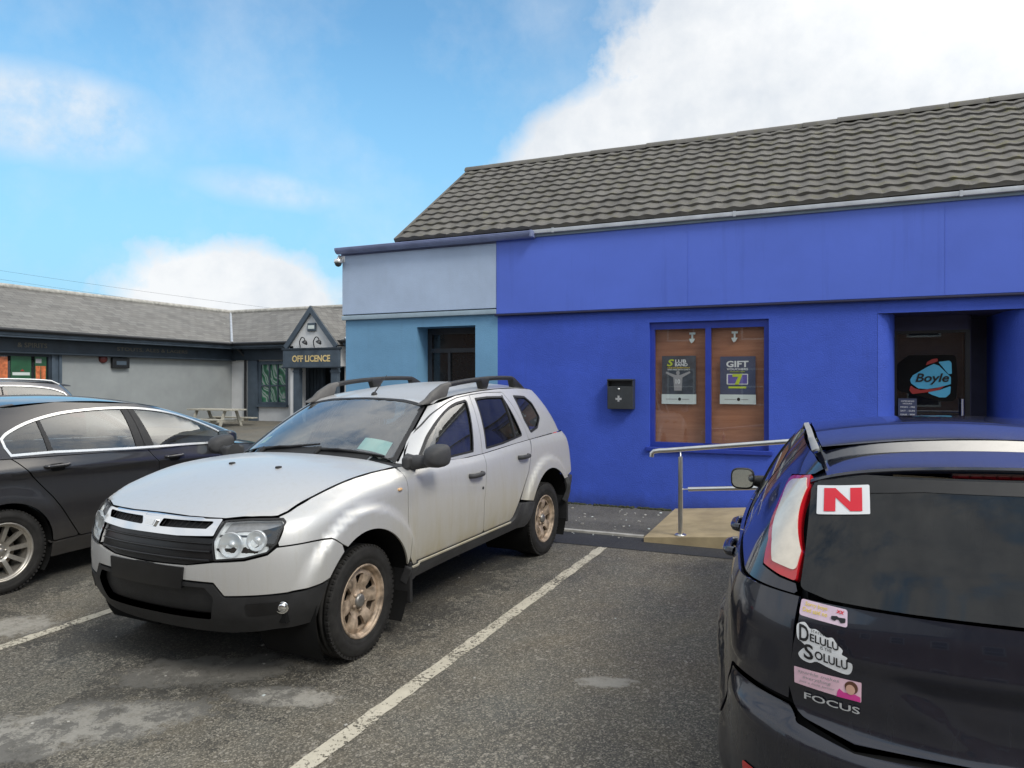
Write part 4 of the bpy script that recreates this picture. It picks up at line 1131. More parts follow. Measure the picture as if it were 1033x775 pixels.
    part('tailgate', panel(L, fil([(-.70, .615), (.70, .615), (.72, .80), (.66, 1.10), (-.66, 1.10), (-.72, .80)], .03), REAR(-3.3), res=.05), silver, car)
    part('rear_window', panel(G, fil([(-.66, 1.13), (.66, 1.13), (.54, 1.46), (-.54, 1.46)], .06), REAR(-3.3), res=.06, thick=.01), MT['glass_dark'], car)
    both('rear_pillar', panel(G, [(WR.pol(-3.30, .665), 1.115), (WR.pol(-3.17, .56), 1.475), (.535, 1.53), (sd(-3.06) - .02, 1.495), (WR.pol(-3.24, .78), 1.115)], WR, res=.04), silver, car)
    both('tail_lamp', panel(L, fil([(WR.pol(-3.42, .70), .70), (WR.pol(-3.40, .76), .72), (WR.pol(-3.38, .76), 1.075), (WR.pol(-3.40, .68), 1.085)], .03), WR, res=.04, off=.008, thick=.03), MT['lamp_red'], car)
    # glass
    ws = [(-.475, 0), (-.485, .3), (-.505, .55), (-.50, .72, .03), (-.62, .700), (-.80, .662), (-1.0, .612), (-1.165, .566, .03), (-1.19, .35), (-1.20, 0)]
    wsf = fil(ws + [(a, -b) + tuple(c) for a, b, *c in ws[1:-1][::-1]])
    part('windscreen', panel(G, wsf, TOP, res=.05, gap=.004, thick=0), MT['glass'], car)
    inn = [(-.545, 0), (-.55, .3), (-.565, .55), (-.575, .672, .03), (-.80, .628), (-1.0, .580), (-1.135, .538, .03), (-1.155, .35), (-1.165, 0)]
    innf = fil(inn + [(a, -b) + tuple(c) for a, b, *c in inn[1:-1][::-1]])
    part('windscreen_seal', panel(G, wsf, TOP, holes=[innf], res=0, gap=.002, off=.003, hgap=0, thick=.01), blk, car)
    cw = panel(L, fil([(-.41, 0), (-.425, .3), (-.455, .55), (-.435, .77), (-.62, .80), (-.62, -.80), (-.435, -.77), (-.455, -.55), (-.425, -.3)], .0), TOP, res=.06, off=-.012, thick=0)
    part('cowl', cw, blk, car)
    st = panel(G, [(-.590, .610), (-.578, .375), (-.690, .365), (-.705, .590)], TOP, res=.04, gap=0, off=-.006, thick=0)
    part('paper_sticker', st, MT['mint'], car, 'mint green paper sheet behind the windscreen')
    st = panel(G, [(-.63, -.60), (-.63, -.545), (-.70, -.53), (-.70, -.585)], TOP, res=.04, gap=0, off=-.006, thick=0)
    part('paper_sticker', st, MT['pale_yellow'], car, 'small pale yellow disc at the far corner of the windscreen')
    for y0, y1, nm in ((.10, .62, 1), (-.42, .06, 1)):
        P, N = G.lift([(-.525, y0), (-.535, (y0 + y1) / 2), (-.57, y1)], TOP)
        q = [Vector(p) + Vector(n) * .014 for p, n in zip(P, N)]
        wi = MB().tube(q, [.013, .010, .006], 8); wi.tube([q[0] + Vector((.03, -.02, -.03)), q[0] + Vector((0, 0, .004))], .018, 10); wi.tube([q[0], q[0].lerp(q[1], .6) + Vector((.012, 0, .008)), q[1]], .008, 6)
        part('wiper', wi, blk, car)
    P, N = G.lift([(-1.30, -.02)], TOP); c = Vector(P[0])
    part('aerial', MB().lathe([(.026, -.004), (.024, .010), (.012, .022), (0, .024)], 16, axis='z', mat=Matrix.Translation(c)).tube([c + Vector((0, 0, .015)), c + Vector((-.17, 0, .155))], [.006, .003], 6), blk, car)
    # roof rails
    for s in (1, -1):
        fx = np.linspace(-1.10, -2.86, 60); mb = MB(); K = 12; vs = []
        for x in fx:
            y = .555 + .02 * math.sin(math.pi * (x + 1.1) / -1.76)
            base = float(G.lift([(min(x, -1.19), y)], TOP)[0][0][2]) - .006
            u = (-1.10 - x) / 1.76
            hgt = .105 * min(1, (max(u, 0) / .17)) ** .75 * min(1, ((1 - u) / .13)) ** .8 if 0 < u < 1 else 0
            topz = base + .004 + hgt; hw = .030
            foot = (u < .20 or u > .86)
            mid = .50 < u < .56
            bot = base if (foot or mid) else topz - .040
            ring_ = []
            for k in range(K):
                a = 2 * math.pi * k / K; cy, cz = math.cos(a), math.sin(a)
                ring_.append((x, s * (y + hw * np.sign(cy) * abs(cy) ** .5 * (1 - .25 * max(0, cz))), (topz + bot) / 2 + (topz - bot) / 2 * np.sign(cz) * abs(cz) ** .6))
            vs += ring_
        fs = [(i * K + k, i * K + (k + 1) % K, (i + 1) * K + (k + 1) % K, (i + 1) * K + k) for i in range(len(fx) - 1) for k in range(K)]
        mb.add(vs, fs, None, 0, True)
        mb.add(vs[:K], [tuple(range(K))]); mb.add(vs[-K:], [tuple(range(K))])
        # grey end piece
        o = mb.build('roof_rail', [MT['plastic'], MT['plastic_grey']], car, fixn=True)
        for p in o.data.polygons:
            if p.center[0] > -1.48: p.material_index = 1
    cabin(car, -.78, -1.45, -2.30, .62, -.36, .60, 1.03)
    part('headliner', panel(G, [(-1.25, .55), (-2.95, .55), (-2.95, -.55), (-1.25, -.55)], TOP, res=.12, off=-.03, thick=0), MT['liner'], car)
    Rt = .335
    wheel(car, 0, .775, Rt, .215, 'suv', R(3), 28); wheel(car, 0, -.775, Rt, .215, 'suv', R(3), 10)
    wheel(car, -2.68, .775, Rt, .215, 'suv', 0, 5); wheel(car, -2.68, -.775, Rt, .215, 'suv', 0, 50)
    return car
# ------------------------------------------------------------------ dark saloon and estate
def make_saloon(M, estate, pm, label):
    L, G = saloon_bucks(estate)
    car = empty('parked_car', mat=M)
    tag(car, label, 'car', 'cars parked in the car park')
    blk = MT['plastic']
    zf = lin([(3.55, .74), (3.2, .82), (2.6, .93), (2.3, .955), (1.37, .99), (.1, 1.035), (-.5, 1.05), (-1.0, 1.02)])
    wf = lin([(3.55, .62), (3.2, .72), (2.6, .80), (2.0, .845), (.1, .845), (-.4, .80), (-1.0, .74)])
    AF = (2.71, .33, .372); AR = (0, .33, .372)
    W = WRAP(3.14, .42, .50); WR = WRAP(-.60, .42, .50, False)
    belt = lambda x: float(zf(x)) - .001
    fb = lambda x: float(zf(x)) + .001
    inner = MB()
    side = [(3.2, .30), (3.2, .80), (2.6, .89), (1.3, .95), (0, 1.0), (-.75, .98), (-.75, .40)] + arc(AR[0], AR[1], AR[2] + .02, 180, 0) + [(.5, .26), (2.2, .26)] + arc(AF[0], AF[1], AF[2] + .02, 180, 0)
    s = panel(L, side, SIDE, gap=0, thick=0, res=.09, off=-.022, edge=.04); inner.addm(s).addm(s.mirror())
    inner.addm(panel(L, [(-.95, .30), (.95, .30), (.95, .74), (-.95, .74)], W, gap=0, thick=0, res=.09, off=-.03, edge=.05))
    inner.addm(panel(L, [(-.95, .34), (.95, .34), (.95, .98), (-.95, .98)], WR, gap=0, thick=0, res=.09, off=-.03, edge=.05))
    inner.box((-.9, -.78, .28), (3.3, .78, .33)); inner.box((2.25, -.74, .33), (2.33, .74, .93))
    well(inner, *AF, .46, .89); well(inner, *AR, .46, .89)
    part('underbody', inner, MT['dark'], car)
    r0, r1 = (1.50, -.82) if estate else (1.78, -.30)
    sym = lambda h: fil(h + [(a, -b) + tuple(c) for a, b, *c in h[1:-1][::-1]])
    part('body', panel(G, sym([(r0 - .02, 0), (r0 - .04, .40), (r0 - .09, .535, .03), (r0 - .4, .585), (.6, .60), (.1, .585), (r1 + .1, .53, .04), (r1 + .02, .35), (r1 + .01, 0)]), TOP, gap=.002, res=.06), pm, car)
    hd = [(3.52, 0), (3.50, .3), (3.42, .52), (3.30, .62)] + [(x, float(wf(x)) - .004) for x in (3.1, 2.9, 2.7, 2.5, 2.42)] + [(2.50, .70), (2.62, .5), (2.70, .25), (2.72, 0)]
    part('bonnet', panel(L, sym(hd), TOP, gap=.004, res=.05, thick=.03), pm, car)
    wing = [(x, belt(x)) for x in (3.28, 3.0, 2.7, 2.5, 2.32)] + [(2.315, .80), (2.325, .60), (2.30, .42), (2.30, .33)] + arc(*AF, 178, 40) + [(3.05, .60), (3.16, .66)]
    both('wing', panel(L, wing, SIDE, res=.04), pm, car)
    p = W.pol
    fbm = [(0, .70), (.45, .69), (p(3.30, .80), .66), (p(3.14, .90), .63), (W.side(3.04), .60)] + [(W.side(a), b) for a, b in arc(*AF, 40, 4, 8)] + [(W.side(3.10), .24), (.8, .20), (0, .20)]
    ih = fil([(-.55, .50), (.55, .50), (.60, .30), (-.60, .30)], .04)
    part('front_bumper', panel(L, fbm + [(-a, b) for a, b in fbm[1:-1][::-1]], W, holes=[ih], res=.05), pm, car)
    part('grille', panel(L, fil([(-.52, .735), (.52, .735), (.48, .70), (-.48, .70)], .01), FRONT(3.4), res=.05, off=.004), MT['chrome'], car)
    both('headlight', panel(L, fil([(.53, .74), (p(3.34, .72), .765), (p(3.18, .86), .77), (p(3.20, .86), .70), (p(3.36, .75), .665), (.53, .695)], .02), W, res=.04, off=.002), MT['reflector'], car)
    sl = [(-.0, 0)]
    sill = [(2.30, .33), (.35, .33)] + arc(*AR, 0, -18, 4) + [(.40, .20), (2.28, .20)] + arc(*AF, 198, 182, 4)
    both('sill', panel(L, sill, SIDE, res=.05, off=.006, thick=.04), pm, car)
    rq = [(x, belt(x)) for x in (.085, -.3, -.62)] + [(-.66, .70), (-.62, .66)] + arc(*AR, 140, 42) + [(.42, .64), (.37, .70), (.285, .80), (.204, .897), (.12, 1.0)]
    rq = [(.085, belt(.085)), (.12, 1.0), (.204, .897), (.285, .80), (.37, .70), (.446, .59), (.526, .46), (.596, .357), (.598, .337), (.384, .337)] + arc(*AR, 4, 140) + [(-.62, .66), (-.66, .72), (-.64, belt(-.62)), (-.3, belt(-.3))]
    rear = both('rear_wing', panel(L, rq, SIDE, res=.04), pm, car)
    fl = panel(L, fil([(-.09, .955), (.075, .948), (.062, .848), (-.08, .852)], .035), SIDE, res=.04, off=.001, gap=0, thick=.004)
    part('fuel_flap', fl.mirror(), pm, rear[1])
    # doors
    mid = [(1.297, .99), (1.34, .925), (1.39, .865), (1.415, .72), (1.40, .52), (1.385, .335)]
    mid[0] = (1.297, belt(1.297))
    d1 = [(2.312, belt(2.312)), (1.8, belt(1.8))] + mid + [(2.30, .335), (2.325, .60), (2.315, .80)]
    d2 = [(1.293, belt(1.293)), (.7, belt(.7)), (.09, belt(.09)), (.124, 1.0), (.208, .897), (.289, .80), (.374, .70), (.45, .59), (.53, .46), (.60, .355), (.625, .335)] + mid[::-1][:-1]
    # side windows: one bright outline
    if estate:
        top = [(-.70, 1.255), (-.5, 1.335), (-.1, 1.385), (.5, 1.40), (1.0, 1.392), (1.35, 1.36), (1.75, 1.24), (2.15, 1.08), (2.36, .965)]
        dlo = crv(top, 6) + [(2.37, .945, 0), (1.3, 1.005), (.1, 1.05), (-.6, 1.085), (-.735, 1.115), (-.745, 1.17)]
        tip = -.74
    else:
        top = [(.055, 1.193), (.125, 1.243), (.30, 1.313), (.54, 1.366), (.785, 1.388), (1.10, 1.393), (1.42, 1.372), (1.75, 1.315), (2.05, 1.205), (2.33, 1.055), (2.44, .975)]
        dlo = crv(top, 6) + [(2.45, .950), (1.8, .985), (1.09, 1.012), (.42, 1.047), (.094, 1.050), (.062, 1.12)]
    dlo = fil(dlo)
    tr, inn = ring(dlo, .019)
    fr_t = [(a, b) for a, b in dlo]
    top_edge = [(r0 - .12, None)]
    # side of the roof and pillars
    rz = G
    def edge(x, y): return float(G.lift([(x, y)], TOP)[0][0][2])
    if estate:
        up = [(2.45, .955), (2.2, 1.10), (1.9, 1.245), (1.6, 1.37), (1.42, 1.412), (1.2, 1.44), (.6, 1.468), (0, 1.463), (-.5, 1.435), (-.80, 1.36), (-.88, 1.25), (-.93, 1.08), (-.3, 1.055), (.1, fb(.1)), (1.3, fb(1.3)), (2.3, fb(2.3))]
    else:
        up = crv([(2.56, .955), (2.40, 1.075), (2.20, 1.195), (2.0, 1.285), (1.70, 1.372), (1.4, 1.424), (1.1, 1.458), (.7, 1.475), (.3, 1.458), (0, 1.41), (-.25, 1.335), (-.42, 1.24), (-.56, 1.10), (-.58, 1.065)], 4) + [(-.3, 1.055), (.1, fb(.1)), (.7, fb(.7)), (1.3, fb(1.3)), (1.9, fb(1.9)), (2.3, fb(2.3))]
    c0_ = 2.62 if estate else 2.76
    wse = crv([(2.52, .745), (2.3, .704), (r0 + .22, .604), (r0 - .03, .520)], 5) + [(r0 - .08, .540), (r0 - .4, .588), (.6, .603), (.1, .588), (r1 + .1, .535)]
    if not estate: wse += [(-.25, .505), (-.42, .606), (-.58, .66)]
    up = [(float(q[0]), float(q[2])) for q in G.lift(wse, TOP)[0]]
    up += ([(-.80, 1.36), (-.88, 1.25), (-.93, 1.08), (-.3, 1.045), (.1, fb(.1)), (1.3, fb(1.3)), (2.3, fb(2.3)), (2.48, .95)] if estate else [(-.60, 1.06), (-.3, 1.045), (.1, fb(.1)), (.7, fb(.7)), (1.3, fb(1.3)), (1.9, fb(1.9)), (2.3, fb(2.3)), (2.52, .945)])
    both('side_panel', panel(G, up, SIDE, holes=[dlo], res=.04, gap=.001, hgap=0, thick=.02), pm, car)
    ch = both('window_trim', panel(G, tr, SIDE, holes=[inn], res=0, gap=0, hgap=0, off=.003, thick=.012), MT['satin'], car)
    wz = offs(inn, .001)
    def clip(poly, fa, keep):
        """cut a polygon by a slanted line x = fa(z)"""
        out = []; n = len(poly)
        for i in range(n):
            p, q = poly[i], poly[(i + 1) % n]; a, b = (p[0] - fa(p[1])) * keep, (q[0] - fa(q[1])) * keep
            if a >= 0: out.append(p)
            if a * b < 0: t = a / (a - b); out.append((p[0] + (q[0] - p[0]) * t, p[1] + (q[1] - p[1]) * t))
        return out
    ln = lambda x0, z0, x1, z1: (lambda z: x0 + (x1 - x0) * (z - z0) / (z1 - z0))
    bF = ln(1.325, 1.357, 1.370, 1.004); bM = ln(1.254, 1.382, 1.262, 1.015); bR = ln(1.176, 1.364, 1.171, 1.017)
    q0 = ln(.372, 1.303, .382, 1.047); q1 = ln(.402, 1.303, .424, 1.047)
    if estate: q0 = ln(.28, 1.303, .33, 1.047); q1 = ln(.30, 1.303, .355, 1.047)
    for lowp, hz, which in ((d1, (1.565, .893), 1), (d2, (.415, .938), 2)):
        do = both('door', panel(L, fil(lowp), SIDE, res=.035), pm, car)
        P, N = L.lift([hz], SIDE); hdl = handle_mb(hz[0], P[0][1], hz[1] + .012, .20, .030, .026)
        cup = panel(L, fil([(hz[0] - .07, hz[1] + .03), (hz[0] + .07, hz[1] + .03), (hz[0] + .06, hz[1] - .035), (hz[0] - .06, hz[1] - .035)], .03), SIDE, res=.02, off=.0015, thick=0)
        glp = clip(wz, bF, 1) if which == 1 else clip(clip(wz, bR, -1), q1, 1)
        gl = panel(G, glp, SIDE, res=.06, gap=.001, off=-.006, thick=0)
        pil = clip(clip(wz, bF, -1), bM, 1) if which == 1 else clip(clip(wz, bM, -1), bR, 1)
        pb = panel(G, pil, SIDE, res=.06, gap=.0025, off=-.001, thick=.012)
        for d, s in zip(do, (1, -1)):
            f = (lambda m: m) if s > 0 else (lambda m: m.mirror())
            part('handle', f(hdl), pm, d); part('handle_cup', f(cup), MT['dark'], d)
            part('window', f(gl), MT['glass_side'], d); part('pillar_trim', f(pb), MT['plastic'], d)
            if which == 2:
                part('window_bar', f(panel(G, clip(clip(wz, q1, -1), q0, 1), SIDE, res=.06, gap=0, off=-.001, thick=.01)), MT['plastic'], d)
                if not estate: part('quarter_window', f(panel(G, clip(wz, q0, -1), SIDE, res=.06, gap=.001, off=-.006, thick=0)), MT['glass_side'], d)
            else:
                m, mg = mirror_mb(.90, 1.06, 2.10, 2.26, .985, 1.115); m.tube([(2.24, .80, .985), (2.22, .92, 1.01)], [.05, .028], 10)
                mm = part('door_mirror', f(m), pm, d); part('mirror_glass', f(mg), MT['mirror'], mm)
    if estate:
        both('quarter_window', panel(G, clip(wz, q0, -1), SIDE, res=.06, gap=.001, off=-.006, thick=0), MT['glass_side'], car)
        for s in (1, -1):
            P, N = G.lift([(x, .565) for x in np.linspace(1.15, -.70, 16)], TOP)
            pts = [(p[0], s * p[1], p[2] + (.035 if 0 < i < 15 else .0)) for i, p in enumerate(P)]
            part('roof_rail', MB().tube(pts, .016, 8), MT['satin'], car)
    # glass front and back
    c0, cy = (2.62, .74) if estate else (2.76, .74)
    ws = [(c0, 0), (c0 - .06, .3), (c0 - .16, .55), (2.50, .73, .03), (2.3, .70), (r0 + .22, .60), (r0 - .03, .515, .03), (r0, .3), (r0 + .005, 0)]
    part('windscreen', panel(G, sym(ws), TOP, res=.06, gap=.004, thick=0), MT['glass'], car)
    if estate:
        part('tailgate', panel(L, fil([(-.70, .62), (.70, .62), (.72, 1.04), (-.72, 1.04)], .04), REAR(-1), res=.06), pm, car)
        part('rear_window', panel(G, fil([(-.60, 1.10), (.60, 1.10), (.50, 1.375), (-.50, 1.375)], .06), REAR(-.9), res=.06, thick=.01), MT['glass_dark'], car)
        both('rear_pillar', panel(G, [(WR.pol(-.98, .64), 1.06), (WR.pol(-.86, .515), 1.39), (.50, 1.40), (WR.pol(-.78, .53), 1.37), (WR.pol(-.86, .66), 1.24), (WR.pol(-.92, .70), 1.06)], WR, res=.05), pm, car)
        sp = MB(); vs = []
        for y in np.linspace(-.53, .53, 21):
            dz = -.04 * (y / .55) ** 2
            vs += [(-.74, y, 1.430 + dz), (-.98 + .05 * (y / .53) ** 2, y, 1.405 + dz), (-.98 + .05 * (y / .53) ** 2, y, 1.392 + dz), (-.78, y, 1.395 + dz)]
        sp.add(vs, [(i * 4 + k, i * 4 + (k + 1) % 4, (i + 1) * 4 + (k + 1) % 4, (i + 1) * 4 + k) for i in range(20) for k in range(4)] + [(0, 1, 2, 3), (80, 81, 82, 83)])
        sp.build('roof_spoiler', pm, car, fixn=True)
    else:
        bt = [(-.70, 0), (-.69, .40), (-.66, .66), (-.78, .70), (-.96, .62), (-1.03, .35), (-1.04, 0)]
        part('boot_lid', panel(L, sym(bt), TOP, gap=.004, res=.05, thick=.03), pm, car)
        part('boot_panel', panel(L, fil([(-.58, .68), (.58, .68), (.66, 1.02), (-.66, 1.02)], .03), REAR(-1), res=.06), pm, car)
        rw = [(-.30, 0), (-.29, .40), (-.25, .50, .04), (-.42, .60), (-.60, .655, .04), (-.66, .4), (-.68, 0)]
        part('rear_window', panel(G, sym(rw), TOP, res=.06, thick=.01), MT['glass_side'], car)
    both('tail_lamp', panel(L, fil([(.64, .80), (WR.pol(-.90, .80), .82), (WR.side(-.64), .86), (WR.side(-.66), .955), (WR.pol(-.92, .78), .965), (.66, .94)], .03), WR, res=.05, off=.003), MT['lamp_red'], car)
    rb = [(0, .66), (.55, .66), (.66, .78), (WR.pol(-.90, .80), .78), (WR.side(-.64), .80), (WR.side(-.63), .66)] + [(WR.side(a), b) for a, b in arc(*AR, 140, 176, 8)] + [(WR.side(-.45), .26), (.9, .24), (0, .24)]
    part('rear_bumper', panel(L, rb + [(-a, b) for a, b in rb[1:-1][::-1]], WR, res=.05, off=.004), pm, car)
    cabin(car, 2.05, 1.35, .35, .50, -.36, .56, .92)
    part('headliner', panel(G, [(r0 - .1, .5), (r1 + .1, .5), (r1 + .1, -.5), (r0 - .1, -.5)], TOP, res=.12, off=-.03, thick=0), MT['liner'], car)
    Rt = .330
    for x in (0, 2.71):
        for y in (.775, -.775): wheel(car, x, y, Rt, .225, 'saloon', 0, 14 if x == 0 else 3)
    return car
# ------------------------------------------------------------------ dark blue hatchback, seen from behind
def make_hatch():
    L, G = hatch_bucks()
    car = empty('parked_car', mat=M_HAT)
    tag(car, 'dark blue hatchback seen from behind, red letter N plate and stickers on its tailgate', 'car', 'cars parked in the car park')
    pm = MT['navy']; blk = MT['plastic']
    zf = lin([(3.4, .76), (3.0, .84), (2.3, .95), (1.6, .985), (0, 1.02), (-.7, 1.0)])
    wf = lin([(3.4, .62), (3.0, .74), (2.3, .82), (1.6, .855), (0, .86), (-.4, .835), (-.7, .80)])
    AF = (2.64, .33, .375); AR = (0, .33, .378)
    W = WRAP(3.04, .42, .48); WR = WRAP(-.30, .40, .45, False)
    belt = lambda x: float(zf(x)) - .001
    fb = lambda x: float(zf(x)) - .001
    sym = lambda h: fil(h + [(a, -b) + tuple(c) for a, b, *c in h[1:-1][::-1]])
    sy2 = lambda h: fil(h + [(-a, b) + tuple(c) for a, b, *c in h[1:-1][::-1]])
    p = WR.pol
    inner = MB()
    side = [(3.1, .34), (3.1, .78), (2.5, .88), (1.3, .94), (0, .98), (-.35, .96), (-.40, .40)] + arc(AR[0], AR[1], AR[2] + .02, 180, 0) + [(.5, .28), (2.15, .28)] + arc(AF[0], AF[1], AF[2] + .02, 180, 0)
    s = panel(L, side, SIDE, gap=0, thick=0, res=.09, off=-.022, edge=.04); inner.addm(s).addm(s.mirror())
    inner.addm(panel(L, [(-.95, .34), (.95, .34), (.95, .74), (-.95, .74)], W, gap=0, thick=0, res=.09, off=-.03, edge=.05))
    inner.addm(panel(L, [(-.90, .42), (.90, .42), (.90, .97), (-.90, .97)], WR, gap=0, thick=0, res=.05, off=-.04, edge=.05))
    inner.box((-.6, -.78, .30), (3.2, .78, .35)); inner.box((2.05, -.74, .33), (2.13, .74, .95))
    well(inner, *AF, .46, .89); well(inner, *AR, .46, .89)
    part('underbody', inner, MT['dark'], car)
    part('body', panel(G, sym([(1.40, 0), (1.38, .38), (1.33, .53, .03), (1.1, .572), (.6, .580), (.1, .574), (-.09, .566, .01), (-.095, .3), (-.10, 0)]), TOP, gap=.002, res=.05), pm, car)
    gut = panel(G, [(1.25, .580), (.6, .588), (.1, .582), (-.12, .572), (-.12, .598), (.1, .606), (.6, .612), (1.25, .600)], TOP, res=.04, gap=.001, off=.003, thick=.008)
    both('roof_gutter', gut, MT['gutter_trim'], car)
    # spoiler over the rear window
    ys = np.linspace(-.632, .632, 41); vs = []; K = 8
    for y in ys:
        t = abs(y) / .632; dz = -.050 * t ** 2 - .040 * t ** 7; dx = .085 * t ** 2.2 + .05 * t ** 8
        th_ = 1 - .6 * t ** 6
        prof = [(-.098, 1.4520), (-.198, 1.4235), (-.206, 1.4225), (-.34, 1.4140), (-.462, 1.4030), (-.472, 1.396), (-.468, 1.396 - .012 * th_), (-.30, 1.396 - .024 * th_)]
        vs += [(x + dx * (0 if i == 0 else 1) + (.02 * t if i == 0 else 0), y, z + dz) for i, (x, z) in enumerate(prof)]
    sp = MB(); n = len(ys)
    sp.add(vs, [(i * K + k, i * K + (k + 1) % K, (i + 1) * K + (k + 1) % K, (i + 1) * K + k) for i in range(n - 1) for k in range(K)] + [tuple(range(K)), tuple(range((n - 1) * K, n * K))], None, 0, True)
    spo = sp.build('roof_spoiler', pm, car, fixn=True)
    try:
        spo.data.set_sharp_from_angle(angle=R(7))
    except Exception: pass
    bl = MB()
    for k in range(12): bl.box((-.4525, -.205 + k * .0345, 1.366), (-.446, -.177 + k * .0345, 1.377))
    bl.box((-.446, -.215, 1.362), (-.40, .215, 1.384))
    part('brake_light', bl, MT['lamp_dull'], spo)
    # tailgate
    gate = [(0, .9995), (.372, .9997), (.567, .9998), (.640, .9995, .01), (.668, .863), (.682, .745, .05), (.660, .662, .06), (.505, .632), (0, .628)]
    gt = part('tailgate', panel(L, sy2(gate), REAR(-.7), res=.022, gap=.0025, thick=.03), pm, car)
    rw = [(0, 1.372), (.45, 1.362), (.590, 1.335, .02), (.610, 1.300), (.632, 1.123), (.648, 1.022, .02), (.567, 1.005), (.372, 1.002), (0, 1.002)]
    gl = part('rear_window', panel(G, sy2(rw), REAR(-.5), res=.04, gap=.002, thick=.012), MT['glass_dark'], gt)
    bb = [(0, 1.370), (.45, 1.360), (.588, 1.333, .02), (.606, 1.300), (.560, 1.292), (.30, 1.318), (0, 1.322)]
    part('window_band', panel(G, sy2(bb), REAR(-.5), res=.04, gap=.006, off=.0015, thick=0), blk, gl)
    # lamps in the rear corners
    P_ = lambda x, y, z, *r: (p(x, y), z) + tuple(r)
    lamp = fil([P_(-.16, .690, 1.312, .02), P_(-.327, .618, 1.338, .02), P_(-.372, .615, 1.305), P_(-.53, .636, 1.123), P_(-.569, .655, 1.036, .012), P_(-.534, .702, 1.043), P_(-.470, .752, 1.060, .015), P_(-.425, .742, 1.125), P_(-.31, .724, 1.218)])
    lens = fil([P_(-.205, .682, 1.300, .02), P_(-.328, .623, 1.324, .02), P_(-.374, .621, 1.297), P_(-.530, .641, 1.123), P_(-.556, .657, 1.066, .015), P_(-.492, .724, 1.076, .02), P_(-.440, .720, 1.13), P_(-.34, .700, 1.22)])
    for a, s in zip(both('tail_lamp', panel(G, lamp, WR, res=.025, gap=.002, off=.006, thick=.03), MT['lamp_red'], car), (1, -1)):
        q = panel(G, lens, WR, res=.025, gap=0, off=.009, thick=.004); part('lens', q if s > 0 else q.mirror(), MT['lamp_white'], a)
    # rear wings round the corner, bumper
    ar = [((WR.side(a) if a > -.30 else p(a, .905)), b) for a, b in arc(AR[0], AR[1], AR[2], 30, 118)]
    wing = [(p(-.612, .655), 1.010), (p(-.64, .678), .863), (p(-.647, .690), .745), (p(-.650, .690), .694), (p(-.566, .812), .706), (p(-.40, .900), .716)] + [(p(-.235, .92), .668)] 
    ztop = lambda x: float(zf(x)) - .0004
    wing = [(p(-.605, .657), ztop(-.605)), (p(-.64, .680), .863), (p(-.645, .692), .745), (p(-.645, .694), .696), (p(-.566, .812), .708), (p(-.455, .885), .722, .02), (p(-.42, .895), .60), (p(-.40, .90), .52)] + [(p(a, .905) if a < -.30 else WR.side(a), b) for a, b in arc(AR[0], AR[1], AR[2], 153, 38)] + [(WR.side(.34), .64), (WR.side(.25), .78), (WR.side(.20), .90), (WR.side(.24), ztop(.24)), (WR.side(0), ztop(0)), (WR.side(-.2), ztop(-.2)), (p(-.45, .80), ztop(-.45))]
    rwg = both('rear_wing', panel(L, fil(wing), WR, res=.03, gap=.002), pm, car)
    pil = [(p(-.60, .66), float(zf(-.6)) + .0005), (p(-.572, .660), 1.034), (p(-.534, .706), 1.040), (p(-.466, .757), 1.058), (p(-.42, .746), 1.125), (p(-.305, .728), 1.218), (p(-.15, .695), 1.314), (p(-.327, .615), 1.342), (p(-.34, .605), 1.362), (WR.side(-.18), 1.392), (WR.side(.05), 1.408), (WR.side(.15), 1.10), (WR.side(.24), fb(.24)), (WR.side(0), fb(0)), (WR.side(-.2), fb(-.2)), (p(-.45, .80), fb(-.45))]
    both('rear_pillar', panel(G, pil, WR, res=.03, gap=.0015), pm, car)
    bt = [(0, .620), (.505, .624), (p(-.665, .655), .650, .03), (p(-.645, .69), .684, .02), (p(-.566, .812), .696), (p(-.462, .885), .710), (p(-.43, .895), .60), (p(-.405, .90), .52), (p(-.385, .90), .42), (p(-.38, .89), .30), (p(-.55, .80), .26), (.5, .26), (0, .26)]
    bp = part('rear_bumper', panel(L, sy2(bt), WR, res=.03, gap=.003, thick=.03), pm, car)
    for s in (1, -1):
        rf = panel(L, fil([(p(-.72, .70), .455), (p(-.60, .84), .465), (p(-.60, .84), .430), (p(-.72, .70), .42)], .012), WR, res=.03, gap=0, off=.004, thick=.006)
        part('reflector', rf if s > 0 else rf.mirror(), MT['lamp_red'], bp)
    # plates and stickers on the gate
    def sticker(name, pts, proj, mat, label, off=.0022, B=L, r=.004):
        return part(name, panel(B, fil(pts, r), proj, res=.02, gap=0, off=off, thick=0), mat, gt, label)
    RP = REAR(-.6)
    npl = sticker('letter_plate', [(.588, 1.312), (.442, 1.332), (.446, 1.252), (.594, 1.232)], RP, MT['white'], 'white plate with a red letter N', .003, G)
    def quad(u, v):   # u 0..1 left to right, v 0..1 bottom to top on the N plate
        a = np.array((.594, 1.232)) * (1 - u) + np.array((.446, 1.252)) * u; b = np.array((.588, 1.312)) * (1 - u) + np.array((.442, 1.332)) * u
        return tuple(a * (1 - v) + b * v)
    N_ = [(.14, .10), (.14, .90), (.36, .90), (.64, .42), (.64, .90), (.86, .90), (.86, .10), (.64, .10), (.36, .58), (.36, .10)]
    part('letter', panel(G, [quad(*q) for q in N_], RP, res=.02, gap=0, off=.0045, thick=0), MT['red_ink'], npl)
